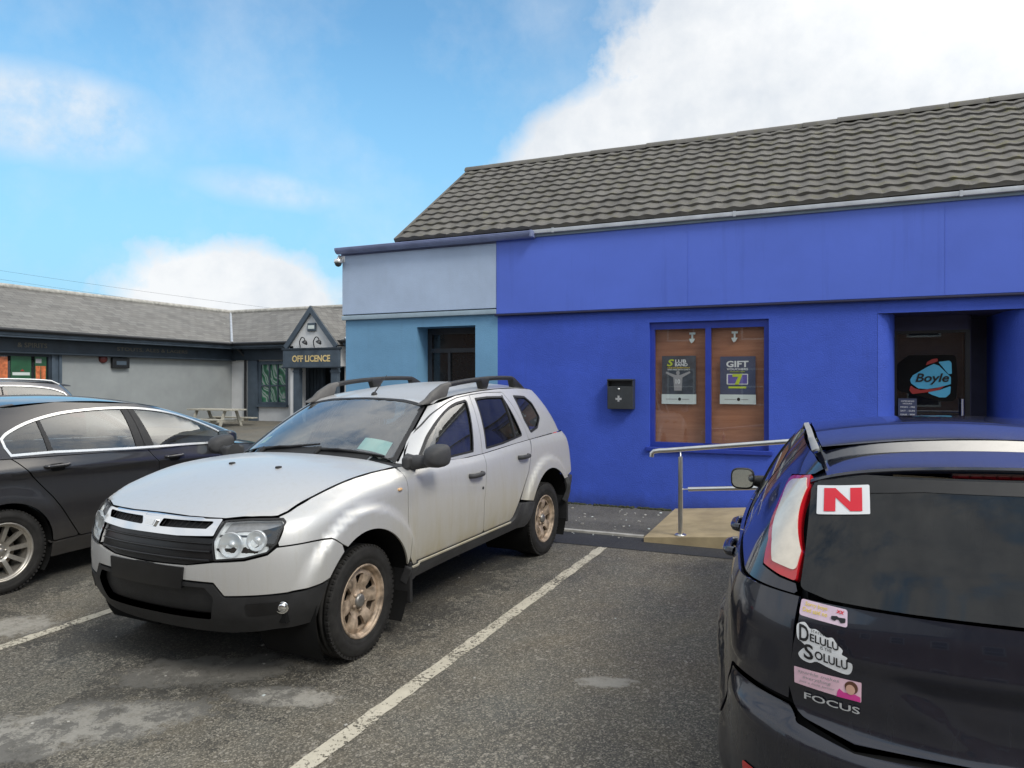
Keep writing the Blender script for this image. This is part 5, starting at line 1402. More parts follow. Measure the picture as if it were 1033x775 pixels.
    def lettering(body, B, proj, c, w, h, mat, parent, off=.004, slope=0., bold=.0, shear=0., name='lettering'):
        t = text_mesh(body, 1, 'CENTER', 0, 1.0, bold, shear)
        xs = [q[0] for q in t.v]; zs = [q[1] for q in t.v]; x0, x1, z0, z1 = min(xs), max(xs), min(zs), max(zs)
        r = MB(); r.f = t.f; r.v = [(c[0] - ((q[0] - x0) / (x1 - x0) - .5) * w, c[1] + ((q[1] - z0) / (z1 - z0) - .5) * h + slope * ((q[0] - x0) / (x1 - x0) - .5), 0) for q in t.v]
        return part(name, shell_lift(B, r, proj, off), mat, parent)
    # first sticker: lilac with yellow script and sunglasses
    st = sticker('sticker', [(.640, .997), (.517, .991), (.519, .943), (.648, .951)], RP, MT['lilac'], 'lilac sticker with yellow script and small black sunglasses', .0022, L, .008)
    lettering('Sorry boys', L, RP, (.600, .983), .060, .014, MT['yellow_ink'], st, .0038, -.003, .01, .2)
    lettering('Dad said no', L, RP, (.604, .968), .066, .012, MT['yellow_ink'], st, .0038, -.003, .01, .2)
    lettering('xx', L, RP, (.536, .981), .022, .009, MT['red_ink'], st, .0038, -.002, .02, .3)
    part('picture', panel(L, fil([(a, b - .007) for a, b in ((.560, .974), (.545, .976), (.540, .973), (.522, .974), (.524, .962), (.536, .959), (.541, .967), (.546, .967), (.551, .962), (.561, .965))], .003), RP, res=0, gap=0, off=.0038, thick=0, edge=.01), MT['black_ink'], st)
    # second sticker: white cut-out lettering
    cut = crv([(.655, .905), (.652, .925), (.632, .934), (.618, .920), (.600, .921), (.575, .906), (.558, .908), (.546, .893), (.532, .880), (.534, .868), (.520, .862), (.524, .852), (.508, .848), (.510, .824), (.525, .814), (.570, .822), (.600, .830), (.618, .822), (.640, .826), (.650, .840), (.640, .856), (.630, .866), (.640, .876), (.652, .884)], 4, True)
    st = sticker('sticker', cut, RP, MT['white'], 'white cut-out sticker with black lettering', .0022, L, 0)
    for txt, c, w_, h_, sl, bo in (('STAYING', (.594, .913), .042, .008, -.004, .0), ('D', (.634, .903), .026, .046, -.002, .02), ('ELULU', (.580, .891), .076, .022, -.010, .02), ('IS THE', (.575, .872), .030, .009, -.003, .0), ('S', (.622, .853), .026, .044, -.002, .02), ('OLULU', (.562, .845), .086, .025, -.010, .02)):
        lettering(txt, L, RP, c, w_, h_, MT['black_ink'], st, .0038, sl, bo)
    # third sticker: pink with a face on the right
    st = sticker('sticker', [(.662, .800), (.484, .800), (.485, .744), (.661, .752)], RP, MT['pink'], 'pale pink sticker with grey script and a small portrait', .0022, L, .003)
    lettering('sparkle makes', L, RP, (.596, .789), .110, .012, MT['grey_ink'], st, .0038, 0, 0, .2)
    lettering('everything', L, RP, (.600, .775), .075, .012, MT['grey_ink'], st, .0038, 0, 0, .2)
    lettering('just a little better', L, RP, (.600, .762), .095, .008, MT['grey_ink'], st, .0038, 0, 0, .2)
    el = lambda cx, cz, a, b: [(cx + a * math.cos(2 * math.pi * i / 20), cz + b * math.sin(2 * math.pi * i / 20)) for i in range(20)]
    part('picture', panel(L, [(.548, .746), (.487, .745), (.487, .758), (.500, .763), (.530, .762), (.541, .770), (.546, .760)], RP, res=0, gap=0, off=.003, thick=0, edge=.01), MT['magenta'], st)
    part('picture', panel(L, el(.510, .780, .017, .018), RP, res=0, gap=0, off=.0034, thick=0, edge=.01), MT['brown_ink'], st)
    part('picture', panel(L, el(.512, .774, .012, .014), RP, res=0, gap=0, off=.0042, thick=0, edge=.01), MT['skin_ink'], st)
    bd = lettering('FOCUS', L, RP, (.5605, .722), .145, .0195, MT['badge'], gt, .006, -.004, .014, 0, 'badge')
    # sides
    top = [(-.05, 1.235), (.10, 1.315), (.35, 1.365), (.8, 1.385), (1.2, 1.365), (1.5, 1.285), (1.8, 1.15), (2.02, 1.030)]
    dlo = crv(top, 6) + [(2.02, 1.005), (1.2, 1.022), (.2, 1.055), (.02, 1.10)]
    up = [(2.18, .99), (1.95, 1.135), (1.7, 1.26), (1.45, 1.36), (1.25, 1.405), (.8, 1.435), (.4, 1.435), (.06, 1.408), (.155, 1.10), (.245, fb(.245)), (1.3, fb(1.3)), (2.0, fb(2.0))]
    dl = [q for q in dlo]
    hole = fil([(2.02, 1.005), (1.2, 1.022), (.30, 1.052), (.20, 1.30), (.35, 1.365), (.8, 1.385), (1.2, 1.365), (1.5, 1.285), (1.8, 1.15), (2.02, 1.030)])
    both('side_panel', panel(G, up, SIDE, holes=[hole], res=.04, gap=.001, hgap=0, thick=.02), pm, car)
    m_ = 1.12
    for poly, nm in (([(2.02, 1.005), (1.2, 1.022), (1.16, 1.023), (1.08, 1.375), (1.2, 1.365), (1.5, 1.285), (1.8, 1.15), (2.02, 1.030)], 1), ([(1.12, 1.025), (.30, 1.052), (.20, 1.30), (.35, 1.365), (.8, 1.385), (1.04, 1.380)], 2)):
        lowp = ([(2.03, belt(2.03)), (1.6, belt(1.6)), (1.145, belt(1.145)), (1.15, .70), (1.12, .40), (2.02, .40), (2.06, .65)] if nm == 1 else
                [(1.141, belt(1.141)), (.7, belt(.7)), (.245, belt(.245)), (.205, .90), (.255, .78), (.345, .64), (.42, .50), (.44, .40), (1.116, .40), (1.146, .70)])
        do = both('door', panel(L, lowp, SIDE, res=.04), pm, car)
        g_ = panel(G, poly, SIDE, res=.06, gap=.001, off=-.006, thick=0)
        tr, inn = ring(poly, .014); se = panel(G, tr, SIDE, holes=[inn], res=0, gap=0, hgap=0, off=.001, thick=.01)
        hx, hz = (.92, .905) if nm == 1 else (.13 + .15, .935)
        P, N = L.lift([(hx, hz)], SIDE); hd = handle_mb(hx, P[0][1], hz, .20, .030, .042)
        for d, s in zip(do, (1, -1)):
            f = (lambda m: m) if s > 0 else (lambda m: m.mirror())
            part('window', f(g_), MT['glass_side'], d); part('window_seal', f(se), blk, d); part('handle', f(hd), pm, d)
            if nm == 1:
                m, mg = mirror_mb(.875, 1.020, 1.760, 1.895, .950, 1.085); m.tube([(1.86, .82, .985), (1.84, .90, 1.0)], [.045, .03], 10)
                mm = part('door_mirror', f(m), MT['plastic'], d); part('mirror_glass', f(mg), MT['mirror'], mm)
    si = [(2.26, .395), (.41, .395)] + arc(*AR, 10, -15, 4) + [(.42, .24), (2.22, .24)] + arc(*AF, 195, 172, 5)
    both('sill', panel(L, si, SIDE, res=.06, off=.004, thick=.04), pm, car)
    fw = [(2.035, belt(2.035)), (2.3, belt(2.3)), (2.7, belt(2.7)), (3.0, belt(3.0)), (3.12, .70), (3.02, .62)] + arc(*AF, 42, 172) + [(2.06, .40), (2.065, .65)]
    both('wing', panel(L, fw, SIDE, res=.05), pm, car)
    hd = [(3.40, 0), (3.38, .3), (3.30, .52), (3.18, .64)] + [(x, float(wf(x)) - .004) for x in (3.0, 2.7, 2.4, 2.25)] + [(2.20, .70), (2.32, .5), (2.38, .25), (2.40, 0)]
    part('bonnet', panel(L, sym(hd), TOP, gap=.004, res=.06, thick=.03), pm, car)
    fbm = [(0, .72), (.5, .70), (W.pol(3.2, .78), .66), (W.side(3.0), .61)] + [(W.side(a), b) for a, b in arc(*AF, 42, 5, 8)] + [(W.side(3.02), .28), (.8, .27), (0, .27)]
    part('front_bumper', panel(L, fbm + [(-a, b) for a, b in fbm[1:-1][::-1]], W, res=.06), pm, car)
    both('headlight', panel(L, fil([(.50, .73), (W.pol(3.22, .72), .76), (W.pol(3.06, .85), .78), (W.pol(3.1, .85), .70), (.52, .70)], .02), W, res=.05, off=.002), MT['reflector'], car)
    ws = [(2.40, 0), (2.34, .3), (2.22, .58), (2.10, .735, .03), (1.9, .70), (1.55, .60), (1.37, .53, .03), (1.41, .3), (1.42, 0)]
    part('windscreen', panel(G, sym(ws), TOP, res=.07, gap=.004, thick=0), MT['glass'], car)
    cabin(car, 1.75, 1.10, .20, .52, -.36, .58, .95)
    part('headliner', panel(G, [(1.3, .5), (-.15, .5), (-.15, -.5), (1.3, -.5)], TOP, res=.12, off=-.03, thick=0), MT['liner'], car)
    part('parcel_shelf', MB().box((-.50, -.52, .955), (-.02, .52, .975)), MT['interior'], car)
    for x in (0, 2.64):
        for y in (.775, -.775): wheel(car, x, y, .325, .21, 'hatch', 0, 10)
    return car
# ------------------------------------------------------------------ ground
def gz(y): return math.tan(SLOPE) * y      # world height of the sloping car park

def structure(name, mb, mat, M=None):
    o = mb.build(name, mat); o['kind'] = 'structure'
    if M is not None: o.matrix_world = M
    return o

def quad(mb, x0, y0, x1, y1, z, z2=None):
    return mb.add([(x0, y0, z), (x1, y0, z), (x1, y1, z if z2 is None else z2), (x0, y1, z if z2 is None else z2)], [(0, 1, 2, 3)])

g = MB()
ysec = [-900, -30, 36, 900]
for i in range(3):
    za, zb = [gz(max(-30, min(36, q))) for q in (ysec[i], ysec[i + 1])]
    g.add([(-900, ysec[i], za), (900, ysec[i], za), (900, ysec[i + 1], zb), (-900, ysec[i + 1], zb)], [(0, 1, 2, 3)])
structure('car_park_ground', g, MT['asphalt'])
# footpath in front of the shop, with a strip of new tarmac along it
b = MB(); quad(b, -7.4, 6.70, 9, 7.225, .004); structure('tarmac_strip', b, MT['strip'], GM)
b = MB(); quad(b, -7.4, 7.225, 9, 8.80, .022); b.add([(-7.4, 7.225, 0), (9, 7.225, 0), (9, 7.225, .022), (-7.4, 7.225, .022)], [(0, 1, 2, 3)]); structure('footpath', b, MT['path'], GM)
b = MB(); b.box((-7.4, 7.205, -.05), (-1.70, 7.262, .026), bev=.004); structure('kerb', b, MT['kerb'], GM)
ramp = MB()
rx0, rx1, rx2 = -1.655, .45, 3.2; z0, z1 = .050, .235
prof = [(rx0, -.05), (rx0, z0), (rx1, z1), (rx2, z1), (rx2, -.05)]
ramp.prism(prof, 7.045, 8.66, 'y')
structure('concrete_ramp', ramp, MT['concrete'], GM)
# bay lines: slightly ragged strips
def bay_line(x0, y0, x1, y1, w=.092):
    mb = MB(); n = 60; d = Vector((x1 - x0, y1 - y0)); L_ = d.length; d /= L_; nx, ny = -d.y, d.x
    vs = []
    for i in range(n + 1):
        t = L_ * i / n; j = rng.normal(0, .004, 2)
        vs += [(x0 + d.x * t + nx * (w / 2 + j[0]), y0 + d.y * t + ny * (w / 2 + j[0]), .004), (x0 + d.x * t - nx * (w / 2 + j[1]), y0 + d.y * t - ny * (w / 2 + j[1]), .004)]
    mb.add(vs, [(2 * i, 2 * i + 1, 2 * i + 3, 2 * i + 2) for i in range(n)])
    return structure('bay_line', mb, MT['line'], GM)
for x in (-15.3, -12.65, -10.0, -7.35, -4.69, -2.02, .64, 3.3): bay_line(x - (.05 if x == -2.02 else 0), 1.9, x + (.05 if x == -2.02 else 0), 6.69)
# crumbs of mortar and litter along the kerb
lit = MB()
for k in range(150):
    if k < 55: x, y, s = rng.uniform(-2.8, .2), rng.normal(7.17, .05), rng.uniform(.004, .012)
    elif k < 95: x, y, s = rng.uniform(-3.2, -1.7), rng.uniform(7.3, 8.5), rng.uniform(.006, .018)
    else: x, y, s = rng.uniform(-4.5, .3), rng.uniform(2.2, 6.6), rng.uniform(.003, .010)
    z = .022 if y > 7.24 else .004 if y > 6.7 else 0
    M_ = Matrix.Translation((x, y, z + s * .25)) @ Matrix.Rotation(rng.uniform(0, 6), 4, 'Z') @ Matrix.Rotation(rng.uniform(-.3, .3), 4, 'X')
    lit.box((-s, -s * rng.uniform(.4, .9), -s * .25), (s, s * .7, s * .35), mat=M_, m=int(rng.random() < .10))
o = lit.build('grit', [MT['kerb'], MT['poster_white']]); o.matrix_world = GM; o['kind'] = 'stuff'
# moss line in the angle of wall and path
ms = MB(); n = 240
for i in range(n):
    x = rng.uniform(-6.4, -1.7); s = rng.uniform(.008, .030)
    M_ = Matrix.Translation((x, 8.665 - abs(rng.normal(0, .016)), .022 + s * .2)) @ Matrix.Rotation(rng.uniform(0, 6), 4, 'Z')
    ms.box((-s * 1.6, -s * .6, -s * .5), (s * 1.6, s * .6, s * .5), bev=s * .2, seg=1, mat=M_)
o = ms.build('moss', MT['moss']); o.matrix_world = GM; o['kind'] = 'stuff'

# ------------------------------------------------------------------ shop
def wall_sheet(outline, holes, pos, depth, axis='y', res=0):
    """wall face with openings and their reveals; outline in (x,z) or (y,z)"""
    P, T, loops = tri2d(outer=dens(outline, 5), holes=[dens(h, 5) for h in holes], res=res)
    mk = (lambda p, d: (p[0], pos + d, p[1])) if axis == 'y' else (lambda p, d: (pos + d, p[0], p[1]))
    mb = MB(); mb.add([mk(p, 0) for p in P], [tuple(t) for t in T])
    for l in loops[1:]:
        n = len(l); mb.add([mk(P[i], 0) for i in l] + [mk(P[i], depth) for i in l], [(i, (i + 1) % n, n + (i + 1) % n, n + i) for i in range(n)])
    return mb

YW = 8.68
shop = empty('shop_building', (-6.49, YW, gz(YW)))
tag(shop, 'single storey blue and grey shop building with a brown tiled roof', 'building')
def spart(name, mb, mat, parent=None, label=None, fixn=False):
    o = mb.build(name, mat, None, fixn); p = parent or shop
    bpy.context.view_layer.update()
    o.parent = p; o.matrix_parent_inverse = Matrix.Translation(p.matrix_world.translation).inverted() if p is shop else Matrix.Identity(4)
    if p is not shop: o.matrix_parent_inverse = Matrix.Identity(4)
    if label: o['label'] = label
    return o
XS = -4.004; XE = 7.6
rect = lambda x0, z0, x1, z1: [(x0, z0), (x1, z0), (x1, z1), (x0, z1)]
win = rect(-1.972, .90, -.600, 2.408); dr2 = rect(.505, -.05, 1.90, 2.425); dr1 = rect(-5.248, -.05, -4.335, 2.45)
win2 = rect(3.2, .90, 4.9, 2.408)
bw = wall_sheet(rect(XS, -.2, XE, 2.575), [win, dr2, win2], YW, .10)
bw.add([(XE, YW, -.2), (XE, 13.2, -.2), (XE, 13.2, 3.55), (XE, YW, 3.55)], [(0, 1, 2, 3)])
spart('blue_wall', bw, MT['blue_wall'])
tw = wall_sheet(rect(-6.455, -.2, XS, 2.59), [dr1], YW, .30)
tw.add([(-6.455, YW, -.2), (-6.455, 13.2, -.2), (-6.455, 13.2, 2.59), (-6.455, YW, 2.59)], [(0, 1, 2, 3)])
spart('teal_wall', tw, MT['teal_wall'])
bk = MB(); bk.box((-6.40, 13.0, -.2), (XE - .02, 13.2, 3.5)); bk.box((-6.40, 9.9, -.2), (XE - .05, 10.0, 2.6)); spart('inner_wall', bk, MT['navy_paint'])
# fascias
f = MB(); f.box((XS, YW - .045, 2.583), (XE, YW + .30, 3.575), bev=.006, seg=1)
for xs_ in (-1.497, 1.133, 3.8, 6.4): f.box((xs_ - .0035, YW - .0475, 2.60), (xs_ + .0035, YW - .040, 3.57))
spart('blue_fascia', f, MT['blue_panel'])
f = MB(); f.box((XS - .02, YW - .062, 2.556), (XE, YW + .01, 2.580), bev=.004, seg=1); spart('drip_ledge', f, MT['navy_paint'])
f = MB(); f.box((-6.49, YW - .04, 2.664), (XS - .002, YW + .30, 3.525), bev=.006, seg=1); f.box((-6.49, YW + .30, 2.664), (-6.30, 13.2, 3.525)); spart('grey_fascia', f, MT['grey_panel'])
f = MB(); f.box((-6.495, YW - .052, 2.585), (XS - .002, YW + .005, 2.648), bev=.006, seg=1); spart('ledge', f, MT['pale_trim'])
f = MB(); f.box((-6.47, YW - .03, 2.648), (XS - .002, YW + .01, 2.664)); spart('ledge_shadow_gap', f, MT['pub_dark'])
# gutters
f = MB(); K = 12; xs_ = [-6.53, -3.45]
pr = [(YW - .17 + .07 * (1 - math.cos(math.pi * i / K)) if False else YW - .10 + .075 * math.cos(math.pi + math.pi * i / K), 3.615 - .075 * math.sin(math.pi * i / K)) for i in range(K + 1)]
pr = pr + [(a + (.008 if a < YW - .10 else -.008), b + .004) for a, b in pr[::-1]]
f.prism(pr, xs_[0], xs_[1], 'x'); f.box((-6.53, YW - .176, 3.608), (-3.45, YW - .150, 3.624), bev=.004)
f.box((-6.53, YW - .02, 3.525), (-3.47, YW + .25, 3.600)); f.box((-3.48, YW - .18, 3.54), (-3.44, YW - .02, 3.63), bev=.01)
spart('gutter', f, MT['gutter'], fixn=True)
f = MB(); f.box((-3.47, YW - .110, 3.590), (XE, YW - .02, 3.640), bev=.004, seg=1)
for x in (-3.2, -.98, 1.25, 3.5): f.box((x, YW - .115, 3.584), (x + .03, YW - .02, 3.645))
spart('gutter_edge', f, MT['flashing'])
f = MB(); f.box((-3.46, YW - .070, 3.556), (XE, YW + .02, 3.590)); spart('eaves_board', f, MT['grey_trim'])
# roof: twelve courses of rolled concrete tiles
def tiled_roof():
    xa, xb = -5.56, XE + .2; ya, za, yb, zb = 8.595, 3.668, 10.86, 5.245
    nC = 13; off_ = [float(q) for q in rng.normal(0, .012, 20)]; sl = math.hypot(yb - ya, zb - za); ux = Vector((0, (yb - ya) / sl, (zb - za) / sl)); nn = Vector((0, -ux.z, ux.y))
    dx = .0205; nx = int((xb - xa) / dx); g_ = sl / nC; mb = MB(); vs = []; fs = []
    for c in range(nC):
        jit = {}
        rows = [(0, .000), (0.0, .030), (.25, .026), (.7, .014), (1.02, .004)]
        base = len(vs)
        for r, (t, h) in enumerate(rows):
            for i in range(nx + 1):
                x = xa + dx * i; ph = (x - xa + off_[c]) / .2025; tile = int(ph // 2)
                if (c, tile) not in jit: jit[(c, tile)] = (rng.normal(0, .0022), rng.normal(0, .006))
                a, s = jit[(c, tile)]; fr = ph - math.floor(ph)
                wv = .5 + .5 * math.cos(2 * math.pi * (fr - .5)); wv = wv ** 1.25
                hh = (h + .017 * wv + a) if r > 0 else -.012
                p = Vector((x, ya, za)) + ux * ((c + t) * g_ + (s if r in (0, 1) else 0)) + nn * hh
                vs.append(p)
        n1 = nx + 1
        for r in range(len(rows) - 1):
            for i in range(nx): fs.append((base + r * n1 + i, base + r * n1 + i + 1, base + (r + 1) * n1 + i + 1, base + (r + 1) * n1 + i))
    mb.add(vs, fs, None, 0, False)
    # back slope and ends
    yc = 2 * yb - ya
    mb.add([(xa, yb, zb), (xb, yb, zb), (xb, yc, za), (xa, yc, za)], [(0, 1, 2, 3)])
    return mb, (xa, xb, ya, za, yb, zb, yc)
rm, (xa, xb, ya, za, yb, zb, yc) = tiled_roof()
roof = spart('roof', rm, MT['tiles'])
v = MB()
for x in (xa + .012, xb - .03):
    v = MB(); v.add([(x, ya + .03, za - .02), (x, yb, zb - .02), (x, yc, za - .02)], [(0, 1, 2)]); spart('gable_wall', v, MT['grey_panel'])
v = MB()
for s_, (p, q) in ((1, ((ya, za), (yb, zb))), (-1, ((yc, za), (yb, zb)))):
    d = Vector((0, q[0] - p[0], q[1] - p[1])); n_ = Vector((0, -d.z, d.y)).normalized() * s_
    a = Vector((xa, p[0], p[1])); c_ = Vector((xa, q[0], q[1]))
    v.add([a - n_ * .05, c_ - n_ * .05, c_ + n_ * .035, a + n_ * .035] + [w + Vector((.045, 0, 0)) for w in (a - n_ * .05, c_ - n_ * .05, c_ + n_ * .035, a + n_ * .035)], [(0, 1, 2, 3), (4, 7, 6, 5), (0, 4, 5, 1), (1, 5, 6, 2), (2, 6, 7, 3), (3, 7, 4, 0)])
spart('verge', v, MT['tiles'], roof)
v = MB()
x = xa - .02
while x < xb:
    L_ = .44; j = rng.normal(0, .004); pts = arc(0, 0, .105, 8, 172, 10); pa = [(x + .0, yb + p[0], zb - .035 + p[1] + j) for p in pts]; pb = [(x + L_ + .015, yb + p[0] * .96, zb - .035 + p[1] * .96 + j) for p in pts]
    k = len(pts); v.add(pa + pb, [(i, i + 1, k + i + 1, k + i) for i in range(k - 1)] , None, 0, True); v.add(pa, [tuple(range(k))]); x += L_
spart('ridge_tiles', v, MT['tiles'], roof)
v = MB(); v.box((xa, YW + .02, 3.40), (xb - .2, YW + .30, 3.60)); v.box((-6.40, YW + .25, 3.50), (xa + .02, 13.0, 3.53)); spart('flat_roof', v, MT['slate'])

def shop_window(x0, z0, x1, z1, mull):
    m = MB(); y0, y1 = YW + .045, YW + .105; t = .055
    m.box((x0, y0, z0), (x0 + t, y1, z1)); m.box((x1 - t, y0, z0), (x1, y1, z1)); m.box((x0 + t, y0, z1 - t - .03), (x1 - t, y1, z1)); m.box((x0 + t, y0, z0), (x1 - t, y1, z0 + t))
    for q in mull: m.box((q - .032, y0 - .004, z0 + t), (q + .032, y1 + .004, z1 - t - .03))
    w = spart('window', m, MT['blue_paint'])
    gl = MB(); gl.add([(x0 + t - .005, YW + .078, z0 + t - .005), (x1 - t + .005, YW + .078, z0 + t - .005), (x1 - t + .005, YW + .078, z1 - t - .025), (x0 + t - .005, YW + .078, z1 - t - .025)], [(0, 1, 2, 3)])
    spart('pane', gl, MT['shop_glass'], w)
    s = MB(); s.box((x0 - .04, YW - .035, z0 - .055), (x1 + .04, YW + .05, z0), bev=.008); spart('sill', s, MT['blue_paint'], w)
    bd = MB(); bd.box((x0, YW + .135, z0), (x1, YW + .16, z1))
    for zz in (.62, 1.06): bd.box((x0, YW + .132, z0 + zz * .9), (x1, YW + .135, z0 + zz * .9 + .006))
    spart('display_board', bd, MT['boards'], w)
    return w
shop_window(-1.972, .90, -.600, 2.408, [-1.281]); shop_window(3.2, .90, 4.9, 2.408, [4.05])
# left doorway: dark glazed door with a transom light
m = MB(); yq = YW + .30
for q in ((-5.25, .1, -5.18, 2.45), (-4.40, .1, -4.33, 2.45), (-5.18, 2.36, -4.40, 2.45), (-5.18, 2.10, -4.40, 2.16), (-5.18, .1, -4.40, .34), (-4.92, .34, -4.88, 2.10)): m.box((q[0], yq, q[1]), (q[2], yq + .06, q[3]))
sh = spart('glazed_door', m, MT['shutter'])
m = MB(); m.add([(-5.2, yq + .03, .2), (-4.36, yq + .03, .2), (-4.36, yq + .03, 2.4), (-5.2, yq + .03, 2.4)], [(0, 1, 2, 3)]); spart('pane', m, MT['dark_pane'], sh)
m = MB(); m.tube([(-4.97, yq - .05, 1.0), (-4.97, yq - .05, 1.4)], .013); m.tube([(-4.97, yq, 1.04), (-4.97, yq - .05, 1.04)], .009); m.tube([(-4.97, yq, 1.36), (-4.97, yq - .05, 1.36)], .009); spart('handle', m, MT['stainless'], sh)
# right doorway: splayed dark porch with a glazed door
m = MB(); yd = YW + .52
ch = MB()
for pts_ in ([(.508, YW + .002), (.60, YW + .05), (.66, YW + .14), (.690, YW + .28), (.70, yd)], [(1.897, YW + .002), (1.81, YW + .05), (1.75, YW + .16), (1.71, YW + .34), (1.68, yd + .5)]):
    k_ = len(pts_); ch.add([(a, b, -.1) for a, b in pts_] + [(a, b, 2.423) for a, b in pts_], [(i, i + 1, k_ + i + 1, k_ + i) for i in range(k_ - 1)], None, 0, True)
spart('door_reveal', ch, MT['blue_wall'])
m.add([(.50, YW + .003, 2.424), (1.90, YW + .003, 2.424), (1.90, yd + .6, 2.424), (.50, yd + .6, 2.424)], [(0, 1, 2, 3)]); m.box((.70, yd + .32, 0), (1.42, yd + .34, 2.3))
m.box((.62, yd, 2.26), (1.42, yd + .06, 2.425)); m.box((1.42, yd + .06, 0), (1.46, yd + .6, 2.425)); m.box((1.40, yd + .50, 0), (1.70, yd + .56, 2.425))
spart('porch', m, MT['navy_paint'])
m = MB(); m.box((.70, yd, .2), (.735, yd + .05, 2.26)); m.box((1.395, yd, .2), (1.44, yd + .05, 2.26)); m.box((.735, yd, 2.23), (1.395, yd + .05, 2.26)); m.box((.735, yd, .2), (1.395, yd + .05, .36)); m.box((.735, yd, 1.235), (1.395, yd + .05, 1.262))
gd = spart('glazed_door', m, MT['black_metal'])
m = MB(); m.add([(.73, yd + .025, .3), (1.40, yd + .025, .3), (1.40, yd + .025, 2.24), (.73, yd + .025, 2.24)], [(0, 1, 2, 3)]); spart('pane', m, MT['door_glass'], gd)
m = MB(); m.tube([(1.36, yd - .06, 1.0), (1.36, yd - .06, 1.5)], .014); m.tube([(1.36, yd, 1.05), (1.36, yd - .06, 1.05)], .010); m.tube([(1.36, yd, 1.45), (1.36, yd - .06, 1.45)], .010); spart('handle', m, MT['stainless'], gd)

# ------------------------------------------------------------------ things on the shop
def flat_text(body, x, y, z, w, h, mat, parent, name='lettering', face='-y', shear=0, bold=.01):
    t = text_mesh(body, 1, 'CENTER', .004, 1.0, bold, shear)
    xs = [q[0] for q in t.v]; zs = [q[1] for q in t.v]; x0, x1, z0, z1 = min(xs), max(xs), min(zs), max(zs)
    r = MB(); r.f = t.f; r.m = [0] * len(t.f); r.sm = [False] * len(t.f); r.n = [None] * len(t.v)
    for q in t.v:
        u = ((q[0] - x0) / max(x1 - x0, 1e-6) - .5) * w; v_ = ((q[1] - z0) / max(z1 - z0, 1e-6) - .5) * h; d = q[2] * .5
        r.v.append((x + u, y - d, z + v_) if face == '-y' else (x + d, y + u, z + v_))
    o = r.build(name, mat)
    if parent is not None: o.parent = parent
    return o
def thing_mb(name, mb, mats, label, cat, group=None):
    o = mb.build(name, mats); tag(o, label, cat, group); return o

def poster(x0, z0, x1, z1, white_h, back, label):
    y = YW + .098; m = MB(); m.box((x0, y, z0 + white_h), (x1, y + .004, z1)); t = thing_mb('poster', m, back, label, 'poster', 'posters in the shop window')
    w = MB(); w.box((x0 - .004, y - .002, z0), (x1 + .004, y + .005, z0 + white_h)); o = w.build('footer', MT['poster_white'], t)
    c = MB(); cx = (x0 + x1) / 2 + .01; c.prism([(cx + .019 * math.cos(2 * math.pi * i / 20), z0 + white_h / 2 + .019 * math.sin(2 * math.pi * i / 20)) for i in range(20)], y - .004, y - .0025, 'y'); c.build('seal', MT['black_ink'], o)
    l = MB(); l.box((x0 + .05, y - .004, z0 + white_h / 2 - .004), (cx - .03, y - .0025, z0 + white_h / 2 + .004)); l.box((cx + .03, y - .004, z0 + white_h / 2 - .004), (x1 - .08, y - .0025, z0 + white_h / 2 + .004)); l.build('small_print', MT['grey_ink'], o)
    return t, y
p, y = poster(-1.838, 1.418, -1.432, 2.000, .118, MT['poster_dark'], 'dark sports poster with a yellow letter S in the left pane of the shop window')
flat_text('S', -1.735, y - .003, 1.918, .085, .085, MT['lime'], p, shear=.3, bold=.03)
flat_text('LUB', -1.612, y - .003, 1.936, .130, .040, MT['white'], p, bold=.02); flat_text('BAND', -1.605, y - .003, 1.893, .150, .038, MT['white'], p, bold=.02)
flat_text('ONE IN SEVEN WAY', -1.635, y - .003, 1.856, .270, .016, MT['yellow_ink'], p); flat_text('WIN FREE BETS DAILY', -1.635, y - .003, 1.834, .270, .016, MT['white'], p)
m = MB(); cx, cz = -1.645, 1.72   # cheering player with raised arms, printed flat
m.prism([(cx - .045, cz - .14), (cx + .045, cz - .14), (cx + .055, cz + .02), (cx + .150, cz + .075), (cx + .140, cz + .095), (cx + .03, cz + .05), (cx - .03, cz + .05), (cx - .140, cz + .090), (cx - .150, cz + .072), (cx - .055, cz + .02)], y - .0035, y - .002, 'y')
m.prism([(cx + .022 * math.cos(2 * math.pi * i / 16), cz + .075 + .027 * math.sin(2 * math.pi * i / 16)) for i in range(16)], y - .0038, y - .0022, 'y')
m.build('printed_player', MT['grey_ink'], p); flat_text('10', cx, y - .004, cz - .03, .055, .055, MT['white'], p, bold=.02)
p, y = poster(-1.150, 1.425, -.752, 1.985, .112, MT['poster_blue'], 'slate blue gift voucher poster in the right pane of the shop window')
flat_text('GIFT', -.955, y - .003, 1.895, .250, .075, MT['white'], p, bold=.03); flat_text('VOUCHERS', -.955, y - .003, 1.835, .240, .026, MT['white'], p, bold=.02); flat_text('AVAILABLE HERE', -.955, y - .003, 1.805, .170, .012, MT['lime'], p)
m = MB(); m.prism(fil([(-1.075, 1.655), (-.835, 1.655), (-.835, 1.780), (-1.075, 1.780)], .01), y - .0035, y - .002, 'y'); m.build('voucher_card', MT['white'], p)
m = MB(); m.prism([(-1.060, 1.665), (-.845, 1.665), (-.845, 1.770), (-1.060, 1.770)], y - .0045, y - .0037, 'y'); m.build('voucher_face', MT['violet'], p)
m = MB(); m.prism([(-1.01, 1.745), (-1.01, 1.778), (-.895, 1.778), (-.94, 1.655), (-.985, 1.655), (-.945, 1.745)], y - .006, y - .0047, 'y'); m.build('figure_seven', MT['lime'], p)
m = MB(); m.box((-1.055, y - .0035, 1.610), (-.855, y - .002, 1.632)); m.build('yellow_bar', MT['lime'], p)
